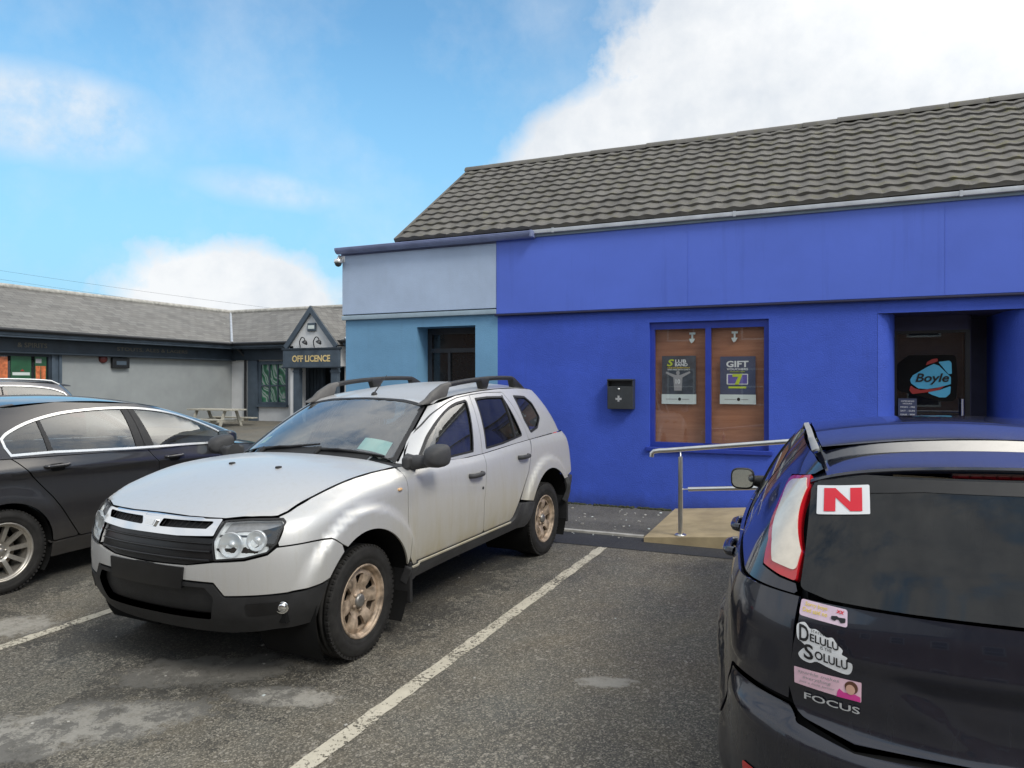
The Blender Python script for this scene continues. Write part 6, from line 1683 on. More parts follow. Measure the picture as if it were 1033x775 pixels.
# hanger clips at the window head
for x, lab in ((-1.475, 'white poster clip at the head of the left pane'), (-.985, 'white arrow shaped poster clip at the head of the right pane')):
    m = MB(); y = YW + .105; m.box((x - .035, y, 2.255), (x + .035, y + .012, 2.280)); m.box((x - .012, y, 2.19), (x + .008, y + .008, 2.256))
    m.prism([(x - .040, 2.205), (x + .032, 2.205), (x + .012, 2.165), (x - .012, 2.150), (x - .026, 2.170)], y - .003, y + .008, 'y')
    thing_mb('poster_clip', m, MT['poster_white'], lab, 'clip', 'clips at the head of the shop window')
# wall ashtray
m = MB(); x0, x1 = -2.468, -2.146; zb_, zt = 1.352, 1.722
m.box((x0, YW - .115, zb_), (x1, YW + .002, 1.630), bev=.006, seg=1); m.box((x0, YW - .13, 1.700), (x1, YW + .002, zt), bev=.004, seg=1); m.box((x0, YW - .115, 1.630), (x0 + .012, YW, 1.700)); m.box((x1 - .012, YW - .115, 1.630), (x1, YW, 1.700)); m.box((x0 + .01, YW - .012, 1.63), (x1 - .01, YW, 1.70))
ash = thing_mb('wall_ashtray', m, MT['box_grey'], 'dark grey metal ashtray box mounted on the blue wall', 'ashtray')
m = MB(); cx, cz = -2.325, 1.478; m.box((cx - .038, YW - .1175, cz - .012), (cx + .038, YW - .1152, cz + .012)); m.box((cx - .012, YW - .1178, cz - .034), (cx + .012, YW - .1154, cz + .040)); m.build('cross_mark', MT['satin'], ash)
m = MB(); m.lathe([(0, -.122), (.012, -.121), (.014, -.114)], 16, mat=Matrix.Translation((-2.322, YW, 1.598))); m.build('lock', MT['satin'], ash)
m = MB(); m.box((x0 + .014, YW - .108, 1.627), (x1 - .014, YW - .014, 1.634)); m.build('grid', MT['black_metal'], ash)
# hanging sign behind the door glass and opening hours card
def rtri(pts, r, y0, y1): 
    mm = MB(); mm.prism(fil(pts, r, 8), y0, y1, 'y'); return mm
ys_ = yd - .030
# logo traced on the plane of the door
S_ = lambda u, v_: (.735 + .66 * u, 1.262 + .968 * v_)
def L_(pts): return [S_(a / 550, 1 - b / 690) + tuple(r) for a, b, *r in pts]
o = lambda x, y_: (x - 55, y_ - 60)
pts = lambda q: L_([o(a, b) + tuple(r) for a, b, *r in q])
m = MB(); m.prism(fil(pts([(60, 300, .05), (150, 235), (420, 235, .05), (530, 235, .05), (545, 430), (530, 600, .06), (400, 600), (60, 520, .05)]), .04), ys_ + .02, ys_ + .045, 'y')
lg = thing_mb('logo_sign', m, MT['dark'], 'rounded blue triangle logo sign with the word Boyle behind the door glass', 'sign')
m = MB(); m.prism(fil(pts([(160, 430, .05), (185, 395), (300, 330), (355, 305, .02), (395, 320), (490, 410, .01), (490, 465), (400, 490), (300, 505), (230, 500), (170, 460, .02)])), ys_ + .014, ys_ + .019, 'y'); m.prism(fil(pts([(390, 290, .01), (480, 280, .03), (495, 300), (498, 385, .01), (470, 385)])), ys_ + .014, ys_ + .019, 'y'); m.prism(fil(pts([(300, 530, .01), (400, 512), (490, 480, .01), (485, 540, .03), (450, 570, .03), (400, 570), (340, 550)])), ys_ + .014, ys_ + .019, 'y'); m.build('blue_field', MT['sky_print'], lg)
m = MB(); m.prism(fil(pts([(165, 475, .01), (200, 500), (250, 512), (360, 500), (440, 480), (400, 510), (300, 530), (180, 545, .02), (155, 515, .02)])), ys_ + .010, ys_ + .013, 'y'); m.build('red_band', MT['red_print'], lg); m = MB(); m.prism(fil(pts([(300, 290), (340, 268), (385, 262, .01), (385, 285), (350, 298), (290, 315)])), ys_ + .010, ys_ + .013, 'y'); m.build('red_band', MT['red_print'], lg)
c0 = S_((340 - 55) / 550, 1 - (425 - 60) / 690); flat_text('Boyle', c0[0], ys_ + .008, c0[1], .325, .125, MT['black_ink'], lg, shear=.25, bold=.02)
m = MB(); m.box((.742, ys_ - .016, 1.275), (.925, ys_ - .012, 1.500)); hr = thing_mb('opening_hours_card', m, MT['poster_blue'], 'small blue opening hours card in the lower corner of the door glass', 'sign')
for k, (tx, w_, h_) in enumerate((('OPENING', .13, .016), ('HOURS', .09, .016), ('MON - FRI', .14, .018), ('SAT - SUN', .14, .018), ('10AM - 9PM', .14, .018))): flat_text(tx, .834, ys_ - .018, 1.470 - (k * .027 if k < 2 else .012 + k * .042 - .03), w_, h_, MT['white'], hr)
# dome camera on the corner
cm = MB(); cm.box((-6.56, YW - .045, 3.43), (-6.44, YW + .02, 3.53), bev=.01); cm.tube([(-6.50, YW - .03, 3.50), (-6.50, YW - .10, 3.51), (-6.50, YW - .12, 3.47)], .022, 10)
cm.lathe([(0, .045), (.05, .043), (.060, .03), (.062, 0), (.058, -.012)], 24, axis='z', mat=Matrix.Translation((-6.50, YW - .12, 3.425)))
ca_ = thing_mb('security_camera', cm, MT['satin'], 'small dome security camera on the corner of the grey fascia', 'camera')
d_ = MB(); d_.lathe([(.052, 0), (.048, -.022), (.034, -.042), (.014, -.053), (0, -.055)], 24, axis='z', mat=Matrix.Translation((-6.50, YW - .12, 3.412))); d_.build('dome', MT['box_grey'], ca_)

# ------------------------------------------------------------------ ramp handrail (rises with the ramp)
hr_ = empty('handrail', (-1.313, 7.14, gz(7.14))); tag(hr_, 'stainless steel handrail beside the concrete ramp', 'handrail')
def hpart(name, mb, mat, parent=hr_):
    o = mb.build(name, mat); o.parent = parent
    if parent is hr_: o.matrix_parent_inverse = Matrix.Translation((-1.313, 7.14, gz(7.14))).inverted()
    return o
slope = .135 / 1.205; zr = lambda x: .995 + (x + 1.573) * slope; yh = 7.14
xe = 2.6; ztop = lambda x: zr(min(x, .9))
pts_ = [(-1.600, yh, zr(-1.6) - .055), (-1.596, yh, zr(-1.6) - .018), (-1.575, yh, zr(-1.575) - .001), (-1.52, yh, zr(-1.52) + .003)] + [(x, yh, ztop(x)) for x in np.linspace(-1.45, xe, 14)]
hpart('top_rail', MB().tube(pts_, .0235, 14), MT['stainless'])
posts = [-1.313, -.05, 1.2, 2.5]
for x in posts:
    zb0 = gz(7.14) + z0 + max(0, min(1, (x - rx0) / (rx1 - rx0))) * (z1 - z0)
    m = MB(); m.tube([(x, yh, zb0 - .01), (x, yh, ztop(x) - .075)], .0235, 14)
    m.lathe([(.0235, 0), (.018, .006), (.008, .010), (.007, .075)], 14, axis='z', mat=Matrix.Translation((x, yh, ztop(x) - .080)))
    po = hpart('post', m, MT['stainless'])
    m = MB(); m.lathe([(0, .012), (.050, .012), (.056, .006), (.056, -.004)], 24, axis='z', mat=Matrix.Translation((x, yh, zb0)))
    hpart('base_flange', m, MT['stainless'], po)
for a, b_ in zip(posts[:-1], posts[1:]):
    zl = lambda x: .636 + (min(x, .9) + 1.241) * slope * .72
    m = MB(); m.tube([(a + .075, yh, zl(a + .075)), (b_ - .075, yh, zl(b_ - .075))], .021, 12); m.tube([(a + .02, yh, zl(a)), (a + .08, yh, zl(a + .08))], .006, 8); m.tube([(b_ - .08, yh, zl(b_ - .08)), (b_ - .02, yh, zl(b_))], .006, 8)
    hpart('lower_rail', m, MT['stainless'])

# ------------------------------------------------------------------ terrace across the street, behind the viewer: what the panes and paint mirror
ter = empty('terraced_building', (-26, -17, gz(-17))); tag(ter, 'brown brick terrace across the street, mirrored in the shop glass', 'building')
TI = Matrix.Translation((-26, -17, gz(-17))).inverted()
hl_ = [rect(x, z, x + 1.3, z + 1.7) for x in np.arange(-24, 24, 3.4) for z in (.6, 3.6)]
tb = wall_sheet(rect(-26, -.6, 27, 6.2), hl_, -17, -.18); o = tb.build('wall', MT['brick']); o.parent = ter; o.matrix_parent_inverse = TI
tb = MB(); tb.add([(-26.3, -16.7, 6.1), (27.3, -16.7, 6.1), (27.3, -21, 8.6), (-26.3, -21, 8.6)], [(0, 1, 2, 3)]); tb.add([(-26.3, -25, 6.1), (27.3, -25, 6.1), (27.3, -21, 8.6), (-26.3, -21, 8.6)], [(0, 1, 2, 3)]); o = tb.build('roof', MT['slate']); o.parent = ter; o.matrix_parent_inverse = TI
for h in hl_:
    tb = MB(); tb.box((h[0][0], -17.16, h[0][1]), (h[2][0], -17.12, h[2][1])); o = tb.build('window', MT['terrace_glass']); o.parent = ter; o.matrix_parent_inverse = TI
    fm = MB(); a, b_ = h[0], h[2]
    for q in ((a[0], a[1], a[0] + .08, b_[1]), (b_[0] - .08, a[1], b_[0], b_[1]), (a[0] + .08, a[1], b_[0] - .08, a[1] + .08), (a[0] + .08, b_[1] - .08, b_[0] - .08, b_[1]), (a[0] + .08, a[1] + .82, b_[0] - .08, a[1] + .88)): fm.box((q[0], -17.12, q[1]), (q[2], -17.06, q[3]))
    fm.build('frame', MT['poster_white'], o)
# ------------------------------------------------------------------ public house across the car park
XP, YP = -20.04, 20.1; GB = .26
pub = empty('public_house', (XP, YP, GB)); tag(pub, 'low pale public house with dark fascia and grey slate roof', 'building')
PI_ = Matrix.Translation((XP, YP, GB)).inverted()
def ppart(name, mb, mat, parent=None, label=None, fixn=False):
    o = mb.build(name, mat, None, fixn); o.parent = parent or pub
    if parent is None: o.matrix_parent_inverse = PI_
    if label: o['label'] = label
    return o
# walls
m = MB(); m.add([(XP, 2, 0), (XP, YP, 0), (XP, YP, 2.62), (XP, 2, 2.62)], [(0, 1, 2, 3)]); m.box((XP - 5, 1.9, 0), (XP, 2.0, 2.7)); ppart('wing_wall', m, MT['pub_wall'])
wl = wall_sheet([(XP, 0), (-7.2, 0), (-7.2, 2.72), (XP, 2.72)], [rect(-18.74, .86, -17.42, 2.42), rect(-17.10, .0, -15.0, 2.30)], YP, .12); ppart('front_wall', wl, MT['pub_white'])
# dark shop front at the left
m = MB(); m.box((XP, 4, .2), (XP + .05, 13.62, .80)); m.box((XP, 13.33, .2), (XP + .10, 13.42, 2.56)); m.box((XP, 13.54, .2), (XP + .10, 13.62, 2.56)); m.box((XP, 13.42, .2), (XP + .06, 13.54, 2.56))
ppart('pilaster', m, MT['pub_trim'])
m = MB(); m.box((XP, 4, 2.50), (XP + .16, YP, 2.86), bev=.01, seg=1); m.box((XP, 4, 2.44), (XP + .20, YP, 2.50), bev=.01, seg=1); ppart('fascia', m, MT['pub_dark'])
m = MB(); m.box((XP, YP - .14, 2.46), (-16.9, YP, 2.86)); m.box((-14.7, YP - .14, 2.60), (-7.2, YP, 2.86)); ppart('fascia', m, MT['pub_dark'])
m = MB(); m.box((XP, 4, 2.86), (XP + .50, YP - .30, 2.90)); m.box((XP + .40, 4, 2.90), (XP + .52, YP - .45, 3.02), bev=.02); ppart('eaves', m, MT['pub_trim'])
m = MB(); m.box((XP, YP - .45, 2.86), (-17.0, YP, 2.90)); m.box((XP + .4, YP - .52, 2.90), (-17.0, YP - .40, 3.02), bev=.02); m.box((-14.7, YP - .45, 2.86), (-7.2, YP, 2.90)); m.box((-14.7, YP - .52, 2.90), (-7.2, YP - .40, 3.02), bev=.02); ppart('eaves', m, MT['pub_trim'])
m = MB(); m.tube([(XP + .56, 4, 3.05), (XP + .56, YP - .55, 3.03)], .055, 10); m.tube([(XP + .5, YP - .56, 3.03), (-17.0, YP - .56, 3.03)], .055, 10); m.tube([(-14.7, YP - .56, 3.03), (-7.2, YP - .56, 3.03)], .055, 10); ppart('gutter', m, MT['black_metal'])
# roofs (each slope is a part, so that its slates run with it)
def slope_part(p0, p1, p2, p3, name='roof'):
    """slope from eave p0-p1 up to ridge p3-p2; local x along the eave, y up the slope"""
    P = [Vector(p) for p in (p0, p1, p2, p3)]; ex = (P[1] - P[0]).normalized(); n = ex.cross(P[3] - P[0]).normalized(); ey = n.cross(ex)
    M = Matrix((ex, ey, n)).transposed().to_4x4(); M.translation = P[0]; Mi = M.inverted()
    mb = MB(); mb.add([Mi @ p for p in P], [(0, 1, 2, 3)]); mb.add([Mi @ p - Vector((0, 0, .05)) for p in P], [(3, 2, 1, 0)])
    o = mb.build(name, MT['slate']); o.parent = pub; o.matrix_parent_inverse = PI_; o.matrix_basis = M
    return o
XR, YR_, ZR, ZE = -22.35, 22.35, 4.50, 3.06
slope_part((XP + .58, 2, ZE), (XP + .58, YP - .58, ZE), (XR, YR_, ZR), (XR, 2, ZR))
slope_part((XP + .58, YP - .58, ZE), (-7.2, YP - .58, ZE), (-7.2, YR_, ZR), (XR, YR_, ZR))
slope_part((-7.2, 24.8, ZE), (XR - 2.5, 24.8, ZE), (XR, YR_, ZR), (-7.2, YR_, ZR)); slope_part((XR - 2.5, 24.8, ZE), (XR - 2.5, 2, ZE), (XR, 2, ZR), (XR, YR_, ZR))
m = MB(); m.tube([(XR, 2, ZR + .02), (XR, YR_, ZR + .02)], .09, 8); m.tube([(XR, YR_, ZR + .02), (-7.2, YR_, ZR + .02)], .09, 8); ppart('ridge', m, MT['kerb'])
m = MB(); a, b_ = Vector((XP + .58, YP - .58, ZE + .02)), Vector((XR, YR_, ZR + .01)); m.tube([a, b_], .05, 6); ppart('valley_flashing', m, MT['flashing']); m = MB(); m.tube([(-14.55, YP - .58, ZE + .03), (-14.5, YR_, ZR + .03)], .05, 6); ppart('valley_flashing', m, MT['flashing'])
# gabled porch over the off licence door
yg = YP - .62; xc = -15.87; zap = 4.22
m = MB(); m.add([(-16.84, yg, 2.80), (-14.84, yg, 2.80), (-14.84, yg, 2.96), (xc, yg, 4.06), (-16.84, yg, 2.96)], [(0, 1, 2, 3, 4)]); ppart('gable', m, MT['pub_white'])
for x in (-16.82, -15.00):
    m = MB(); m.box((x, yg, 2.20), (x + .16, YP, 2.90)); ppart('porch_cheek', m, MT['pub_white'])
for s in (-1, 1):
    e = Vector((xc + s * 1.13, yg - .08, 2.90)); t_ = Vector((xc, yg - .08, zap + .02)); q = Vector((xc, YR_ - .5, zap + .02)); r_ = Vector((xc + s * 1.13, YP + .2, 2.90))
    slope_part(*((e, r_, q, t_) if s > 0 else (r_, e, t_, q)), name='porch_roof')
    d = (t_ - e).normalized(); n_ = Vector((d.z, 0, -d.x)); n_ = n_ if n_.z < 0 else -n_
    v = [e, t_, t_ + Vector((0, 0, -.24)), e + n_ * .17]; w = [p + Vector((0, .05, 0)) for p in v]; v = [p - Vector((0, .03, 0)) for p in v]
    mb = MB(); mb.add(v + w, [(0, 1, 2, 3), (7, 6, 5, 4), (0, 4, 5, 1), (1, 5, 6, 2), (2, 6, 7, 3), (3, 7, 4, 0)]); ppart('bargeboard', mb, MT['pub_trim'], fixn=True)
m = MB(); m.box((-16.77, yg - .02, .1), (-16.63, yg + .60, 2.20)); ppart('porch_post', m, MT['pub_white'])
for x in (-16.625, -15.06):
    m = MB(); m.box((x, yg - .04, .1), (x + .25, yg + .12, 2.20)); m.box((x - .02, yg - .06, 2.00), (x + .27, yg + .12, 2.06)); m.box((x - .02, yg - .06, .1), (x + .27, yg + .12, .4)); ppart('porch_post', m, MT['pub_trim'])
m = MB(); m.box((-17.3, YP + .14, .1), (-15.95, YP + .2, 2.5)); m.box((-17.3, YP + .10, 2.16), (-14.9, YP + .14, 2.5))
for i in range(7): m.box((-16.98 + i * .145, YP + .11, .15), (-16.98 + i * .145 + .125, YP + .14, 2.14))
m.box((-16.0, YP + .9, .1), (-14.9, YP + .95, 2.4)); m.box((-14.98, YP + .12, .1), (-14.94, YP + .95, 2.4)); ppart('door', m, MT['pub_dark'])
m = MB(); m.box((-19.0, YP + 1.2, 0), (-14.5, YP + 1.25, 2.7)); m.box((-19.0, YP + .2, 2.62), (-14.5, YP + 1.25, 2.68)); m.box((-14.55, YP + .13, 0), (-14.5, YP + 1.2, 2.65)); ppart('inner_wall', m, MT['pub_dark'])
# front window with leaf pattern
m = MB(); x0, x1, z0_, z1_ = -18.74, -17.42, .86, 2.42
for a, b_ in (((x0, z0_), (x0 + .10, z1_)), ((x1 - .10, z0_), (x1, z1_)), ((x0 + .1, z0_), (x1 - .1, z0_ + .1)), ((x0 + .1, z1_ - .12), (x1 - .1, z1_))): m.box((a[0], YP - .03, a[1]), (b_[0], YP + .06, b_[1]))
for x in (x0 + .47, x0 + .85): m.box((x - .025, YP - .01, z0_ + .1), (x + .025, YP + .05, z1_ - .12))
m.box((x0 + .1, YP - .008, 1.52), (x1 - .1, YP + .048, 1.57)); m.box((x0 - .06, YP - .12, z0_ - .08), (x1 + .02, YP + .05, z0_)); m.box((-19.18, YP - .10, .15), (-18.76, YP - .002, 2.46))
wn = ppart('window', m, MT['pub_trim'])
m = MB(); m.add([(x0 + .05, YP + .03, z0_ + .05), (x1 - .05, YP + .03, z0_ + .05), (x1 - .05, YP + .03, z1_ - .05), (x0 + .05, YP + .03, z1_ - .05)], [(0, 1, 2, 3)]); ppart('pane', m, MT['leaf_glass'], wn)
# wing windows with posters
m = MB()
for yy in (4.4, 5.9, 7.4, 8.9, 10.4, 11.9, 13.30): m.box((XP - .02, yy - .05, .80), (XP + .07, yy + .05, 2.46))
m.box((XP + .01, 4, 2.38), (XP + .06, 13.3, 2.46)); m.box((XP + .01, 4, .8), (XP + .06, 13.3, .9))
wn = ppart('window', m, MT['pub_dark'])
m = MB(); m.add([(XP + .014, 4, .85), (XP + .014, 13.3, .85), (XP + .014, 13.3, 2.4), (XP + .014, 4, 2.4)], [(0, 1, 2, 3)]); ppart('pane', m, MT['door_glass'], wn)
m = MB(); m.box((XP - .02, 4, .8), (XP + .004, 13.3, 2.4)); ppart('backing', m, MT['dark'], wn)
def wall_poster(y0, y1, z0_, z1_, mat, label, grp='posters in the public house windows'):
    m = MB(); m.box((XP + .018, y0, z0_), (XP + .026, y1, z1_)); return thing_mb('poster', m, mat, label, 'poster', grp)
wall_poster(11.3, 12.18, 1.25, 2.35, MT['poster_orange'], 'orange poster at the left edge of the public house windows')
q = wall_poster(12.26, 12.80, 1.20, 2.38, MT['poster_green'], 'dark green beer poster with a pale band in the public house window')
m = MB(); m.box((XP + .027, 12.30, 1.86), (XP + .030, 12.76, 1.94)); m.build('pale_band', MT['poster_white'], q); m = MB(); m.prism([(12.50, 1.97), (12.56, 2.03), (12.62, 1.97)], XP + .027, XP + .030, 'x'); m.build('red_mark', MT['red_print'], q)
q = wall_poster(12.90, 13.22, 1.20, 2.38, MT['poster_green'], 'green poster with two orange glasses beside the dark pilaster')
m = MB()
for yy in (12.985, 13.135): m.prism(fil([(yy - .055, 1.62), (yy + .055, 1.62), (yy + .068, 2.12), (yy - .068, 2.12)], .02), XP + .027, XP + .031, 'x')
m.build('printed_glass', MT['poster_orange'], q); m = MB(); m.box((XP + .027, 12.92, 2.2), (XP + .030, 13.08, 2.32)); m.build('pale_band', MT['grey_ink'], q)
# raised gold wording on the fascia
for tx, ya_, yb_ in (('& SPIRITS', 12.35, 13.15), ('STOUTS, ALES & LAGERS', 15.3, 17.95)): 
    o_ = flat_text(tx, XP + .165, (ya_ + yb_) / 2, 2.68, yb_ - ya_, .13, MT['dull_gold'], None, 'fascia_lettering', '+x'); o_.parent = pub; o_.matrix_parent_inverse = PI_
m = MB(); m.tube([(-19.32, YP - .08, .1), (-19.32, YP - .08, 2.55), (-19.45, YP - .2, 2.8), (-19.5, YP - .5, 2.98)], .045, 10); ppart('downpipe', m, MT['black_metal'])
m = MB(); m.lathe([(.0, .09), (.09, .085), (.13, .05), (.14, .0)], 20, axis='x', mat=Matrix.Translation((XP, 14.95, 2.38))); thing_mb('alarm_bell', m, MT['bell_red'], 'round dark red alarm bell under the dark fascia', 'alarm')
m = MB(); m.box((XP, 15.2, 2.10), (XP + .12, 15.78, 2.42), bev=.02); wb = thing_mb('wall_box', m, MT['black_metal'], 'black box on the pale wall beside the alarm bell', 'box')
m = MB(); m.box((XP + .12, 15.32, 2.2), (XP + .124, 15.66, 2.32)); m.build('front_panel', MT['pub_trim'], wb)
# off licence sign with lamps
m = MB(); m.box((-17.00, yg - .14, 2.17), (-14.66, yg - .03, 2.79), bev=.015); sg = thing_mb('shop_sign', m, MT['pub_trim'], 'grey blue board with gold OFF LICENCE lettering over the porch', 'sign')
m = MB(); m.box((-17.04, yg - .16, 2.75), (-14.62, yg - .02, 2.82), bev=.01); m.box((-17.04, yg - .16, 2.14), (-14.62, yg - .02, 2.19), bev=.01); m.build('moulding', MT['pub_dark'], sg)
flat_text('OFF LICENCE', -15.80, yg - .145, 2.46, 1.58, .225, MT['gold'], sg, bold=.03)
for x, lab in ((-16.26, 'left swan neck lamp above the OFF LICENCE board'), (-15.68, 'right swan neck lamp above the OFF LICENCE board')):
    m = MB(); q = crv([(0, 0), (-.02, .22), (.10, .34), (.28, .30), (.33, .20)], 6)
    m.tube([(x + a * 1.0, yg - .12 - abs(a) * .5, 2.83 + b_) for a, b_ in q], .018, 8); lp = thing_mb('swan_neck_lamp', m, MT['black_metal'], lab, 'lamp', 'swan neck lamps over the porch')
    m = MB(); m.lathe([(.02, .06), (.06, .04), (.10, -.03), (.105, -.04)], 16, axis='z', mat=Matrix.Translation((x + .34, yg - .29, 3.00)) @ Matrix.Rotation(R(35), 4, 'Y')); m.build('shade', MT['black_metal'], lp)
m = MB(); m.box((-16.02, yg - .07, 3.38), (-15.68, yg, 3.66), bev=.02); pl = thing_mb('wall_plaque', m, MT['pub_trim'], 'small blue plaque box in the white gable', 'plaque')
m = MB(); m.box((-15.98, yg - .075, 3.46), (-15.72, yg - .068, 3.58)); m.build('face', MT['poster_white'], pl)
# picnic table
pt = empty('picnic_table', (-18.1, 17.5, .24)); tag(pt, 'weathered timber picnic table by the pale wall', 'picnic table')
def tp(name, mb):
    o = mb.build(name, MT['old_wood'], pt); return o
m = MB()
for i in range(5): m.box((-.92, -.36 + i * .148, .52), (.92, -.36 + i * .148 + .135, .565), bev=.006)
tp('table_top', m)
for s in (-1, 1):
    m = MB()
    for i in range(2): m.box((-.92, s * .72 + (i - 1) * .15, .235), (.92, s * .72 + (i - 1) * .15 + .137, .275), bev=.006)
    tp('bench', m)
for x in (-.6, .6):
    m = MB()
    for s in (-1, 1): m.prism([(s * .18, .52), (s * .28, .52), (s * .62, -.26), (s * .52, -.26)], x - .022, x + .022, 'x')
    m.box((x - .04, -.80, .16), (x - .0225, .80, .235)); tp('trestle', m)
# thin wires against the sky at the left
for k, dz in enumerate((0.0, .55)):
    pts_ = [Vector((-60 + 35 * t, 23 + 15 * t, 10.9 - dz - 5.5 * t - 1.2 * t * (1 - t))) for t in np.linspace(0, 1, 24)]
    m = MB(); m.tube(pts_, .006, 5); thing_mb('overhead_wire', m, MT['wire'], 'thin overhead wire above the slate roof, %s of the two' % ('upper', 'lower')[k], 'wire', 'overhead wires')
# ------------------------------------------------------------------ light, sky, camera
SUN_EL, SUN_AZ = 46.0, 118.0         # azimuth clockwise from +Y
sd_ = Vector((math.sin(R(SUN_AZ)) * math.cos(R(SUN_EL)), math.cos(R(SUN_AZ)) * math.cos(R(SUN_EL)), math.sin(R(SUN_EL))))
sl_ = bpy.data.lights.new('sun', 'SUN'); sl_.energy = 1.5; sl_.angle = R(18); sl_.color = (1, .95, .87)
so = bpy.data.objects.new('sun', sl_); COL.objects.link(so); so.rotation_euler = sd_.to_track_quat('Z', 'Y').to_euler()
w = bpy.data.worlds.new('World'); scene.world = w; w.use_nodes = True; nt = w.node_tree; nt.nodes.clear()
class WT(NT):
    def __init__(s, tree): s.t = tree
T_ = WT(nt)
sky = T_.n('ShaderNodeTexSky'); sky.sky_type = 'NISHITA'; sky.sun_disc = False; sky.sun_elevation = R(SUN_EL); sky.sun_rotation = R(SUN_AZ); sky.air_density = 1.0; sky.dust_density = .6; sky.ozone_density = 1.6
dirv = T_.n('ShaderNodeTexCoord').outputs['Generated']
x, y, z = T_.xyz(dirv)
az = T_.math('ARCTAN2', x, y); el = T_.math('ARCSINE', z)
DEG = 57.29578
azd = T_.math('MULTIPLY', az, DEG); eld = T_.math('MULTIPLY', el, DEG)
n1 = T_.noise(dirv, 5.5, 8, .62); n2 = T_.noise(dirv, 2.2, 6, .6)
n3 = T_.noise(dirv, 16, 6, .6)
wob = T_.math('ADD', T_.math('MULTIPLY', T_.math('SUBTRACT', T_.math('ADD', T_.math('MULTIPLY', n1, .62), T_.math('MULTIPLY', n3, .38)), .5), 2.3), T_.math('MULTIPLY', T_.math('SUBTRACT', n2, .5), .7))
def cloud(a, e, ra, re, soft=.35, amt=1.0, rot=0.):
    da = T_.math('SUBTRACT', azd, a); de = T_.math('SUBTRACT', eld, e)
    c_, s_ = math.cos(R(rot)), math.sin(R(rot))
    u = T_.math('DIVIDE', T_.math('ADD', T_.math('MULTIPLY', da, c_), T_.math('MULTIPLY', de, s_)), ra)
    v = T_.math('DIVIDE', T_.math('SUBTRACT', T_.math('MULTIPLY', de, c_), T_.math('MULTIPLY', da, s_)), re)
    r = T_.math('SQRT', T_.math('ADD', T_.math('MULTIPLY', u, u), T_.math('MULTIPLY', v, v)))
    return T_.math('MULTIPLY', T_.map(T_.math('ADD', r, T_.math('MULTIPLY', wob, .62)), 1 + soft, 1 - soft), amt)
dens_ = None
thin = T_.map(n3, .34, .60, .35, 1.0)
for q in ((-4.5, 20.5, 15.5, 9.6, .10, 1.0, 22), (9, 20, 16, 7.5, .18, 1.0, 0), (12, 32, 26, 13, .2, 1.0, 0), (-17, 18, 8.5, 4.2, .2, 1.0, 30), (-45.2, 6.0, 8.2, 4.2, .15, 1.0, 0), (-37, 4, 9, 3.6, .3, .9, 0), (-56, 17.4, 6.4, 2.7, .34, .72, 0), (-41.5, 14.2, 5.5, 1.1, .5, .45, -3), (-60, 3.0, 20, 2.2, .8, .35, 0), (25, 18, 20, 9, .3, 1.0, 0)):
    c = cloud(*q); c = T_.math('MULTIPLY', c, thin) if q[5] < .95 else c
    dens_ = c if dens_ is None else T_.math('MAXIMUM', dens_, c)
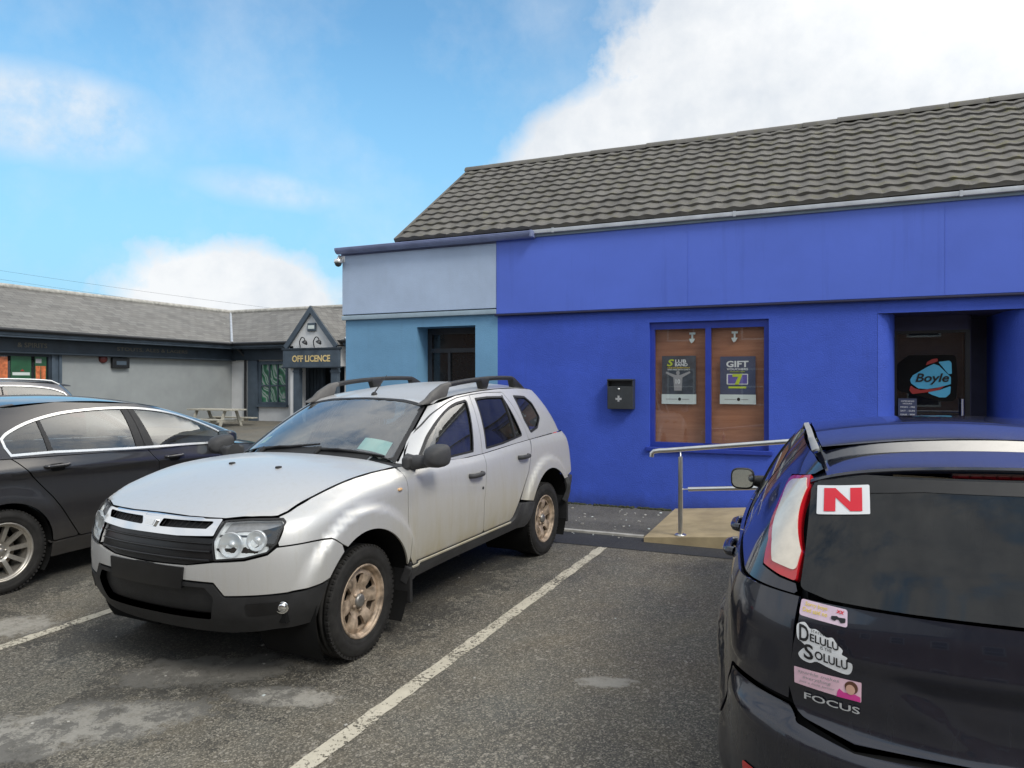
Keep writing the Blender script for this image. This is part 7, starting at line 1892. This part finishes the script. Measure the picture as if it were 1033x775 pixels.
# broken cloud over the rest of the sky
outside = T_.math('MAXIMUM', T_.map(eld, 33, 42), T_.math('MAXIMUM', T_.map(azd, 25, 40), T_.map(azd, -66, -78)))
gen = T_.math('MULTIPLY', T_.map(T_.math('ADD', T_.math('MULTIPLY', n2, .65), T_.math('MULTIPLY', n1, .35)), .38, .50), outside)
dens_ = T_.math('MAXIMUM', T_.math('MAXIMUM', dens_, gen), T_.map(T_.math('ADD', T_.math('MULTIPLY', n2, .5), T_.math('MULTIPLY', n1, .5)), .46, .66, 0, .30))
hz = T_.map(eld, 26, 4, 0, .92)
tint = T_.mix(1.0, sky.outputs[0], (1.02, 1.50, 1.52), 'MULTIPLY')
base = T_.mix(hz, tint, (2.1, 4.15, 5.9))
shade = T_.mix(T_.map(T_.math('ADD', T_.math('MULTIPLY', n1, .6), T_.math('MULTIPLY', n3, .4)), .36, .60), (4.9, 5.25, 5.7), (6.5, 6.6, 6.7))
# the towering cloud beyond the shop and to its right is the brightest part of the sky
bd_ = Vector((math.sin(R(25)) * math.cos(R(44)), math.cos(R(25)) * math.cos(R(44)), math.sin(R(44))))
dp = T_.math('ADD', T_.math('ADD', T_.math('MULTIPLY', x, bd_.x), T_.math('MULTIPLY', y, bd_.y)), T_.math('MULTIPLY', z, bd_.z))
glow = T_.math('MULTIPLY', T_.math('POWER', T_.math('MAXIMUM', dp, 0.0), 28.0), 4.2)
gcol = T_.n('ShaderNodeVectorMath'); gcol.operation = 'SCALE'; gcol.inputs[0].default_value = (7.2, 6.7, 5.8); T_.l(glow, gcol.inputs['Scale'])
shade = T_.mix(1.0, shade, gcol.outputs[0], 'ADD')
col = T_.mix(T_.math('MINIMUM', dens_, .97), base, shade)
bg = T_.n('ShaderNodeBackground'); T_.l(col, bg.inputs[0]); bg.inputs[1].default_value = .10
ow = T_.n('ShaderNodeOutputWorld'); T_.l(bg.outputs[0], ow.inputs[0])
cam_d = bpy.data.cameras.new('camera'); cam = bpy.data.objects.new('camera', cam_d); COL.objects.link(cam)
cam_d.sensor_width = 36; cam_d.lens = 36 * 725 / 1033; cam_d.clip_end = 3000; cam_d.clip_start = .05
cam_d.shift_y = -(387.5 - 385) / 1033
cam.location = (0, 0, 1.69); cam.rotation_euler = (R(90), 0, math.atan(317 / 725))
scene.camera = cam
vs_ = scene.view_settings; vs_.view_transform = 'Standard'; vs_.look = 'None'; vs_.gamma = 1; vs_.exposure = 0.55; vs_.use_curve_mapping = False
scene.cycles.use_denoising = True
scene.cycles.max_bounces = 8; scene.cycles.transparent_max_bounces = 16
make_suv()
make_saloon(M_SAL, False, MT['charcoal'], 'dark charcoal saloon with bright window surrounds, side on at the left')
make_saloon(car_matrix(-13.5, 8.0, .0, -1) @ Matrix.Scale(1.09, 4), True, MT['bronze_grey'], 'grey estate car with silver roof rails, parked beyond the charcoal saloon')
make_hatch()
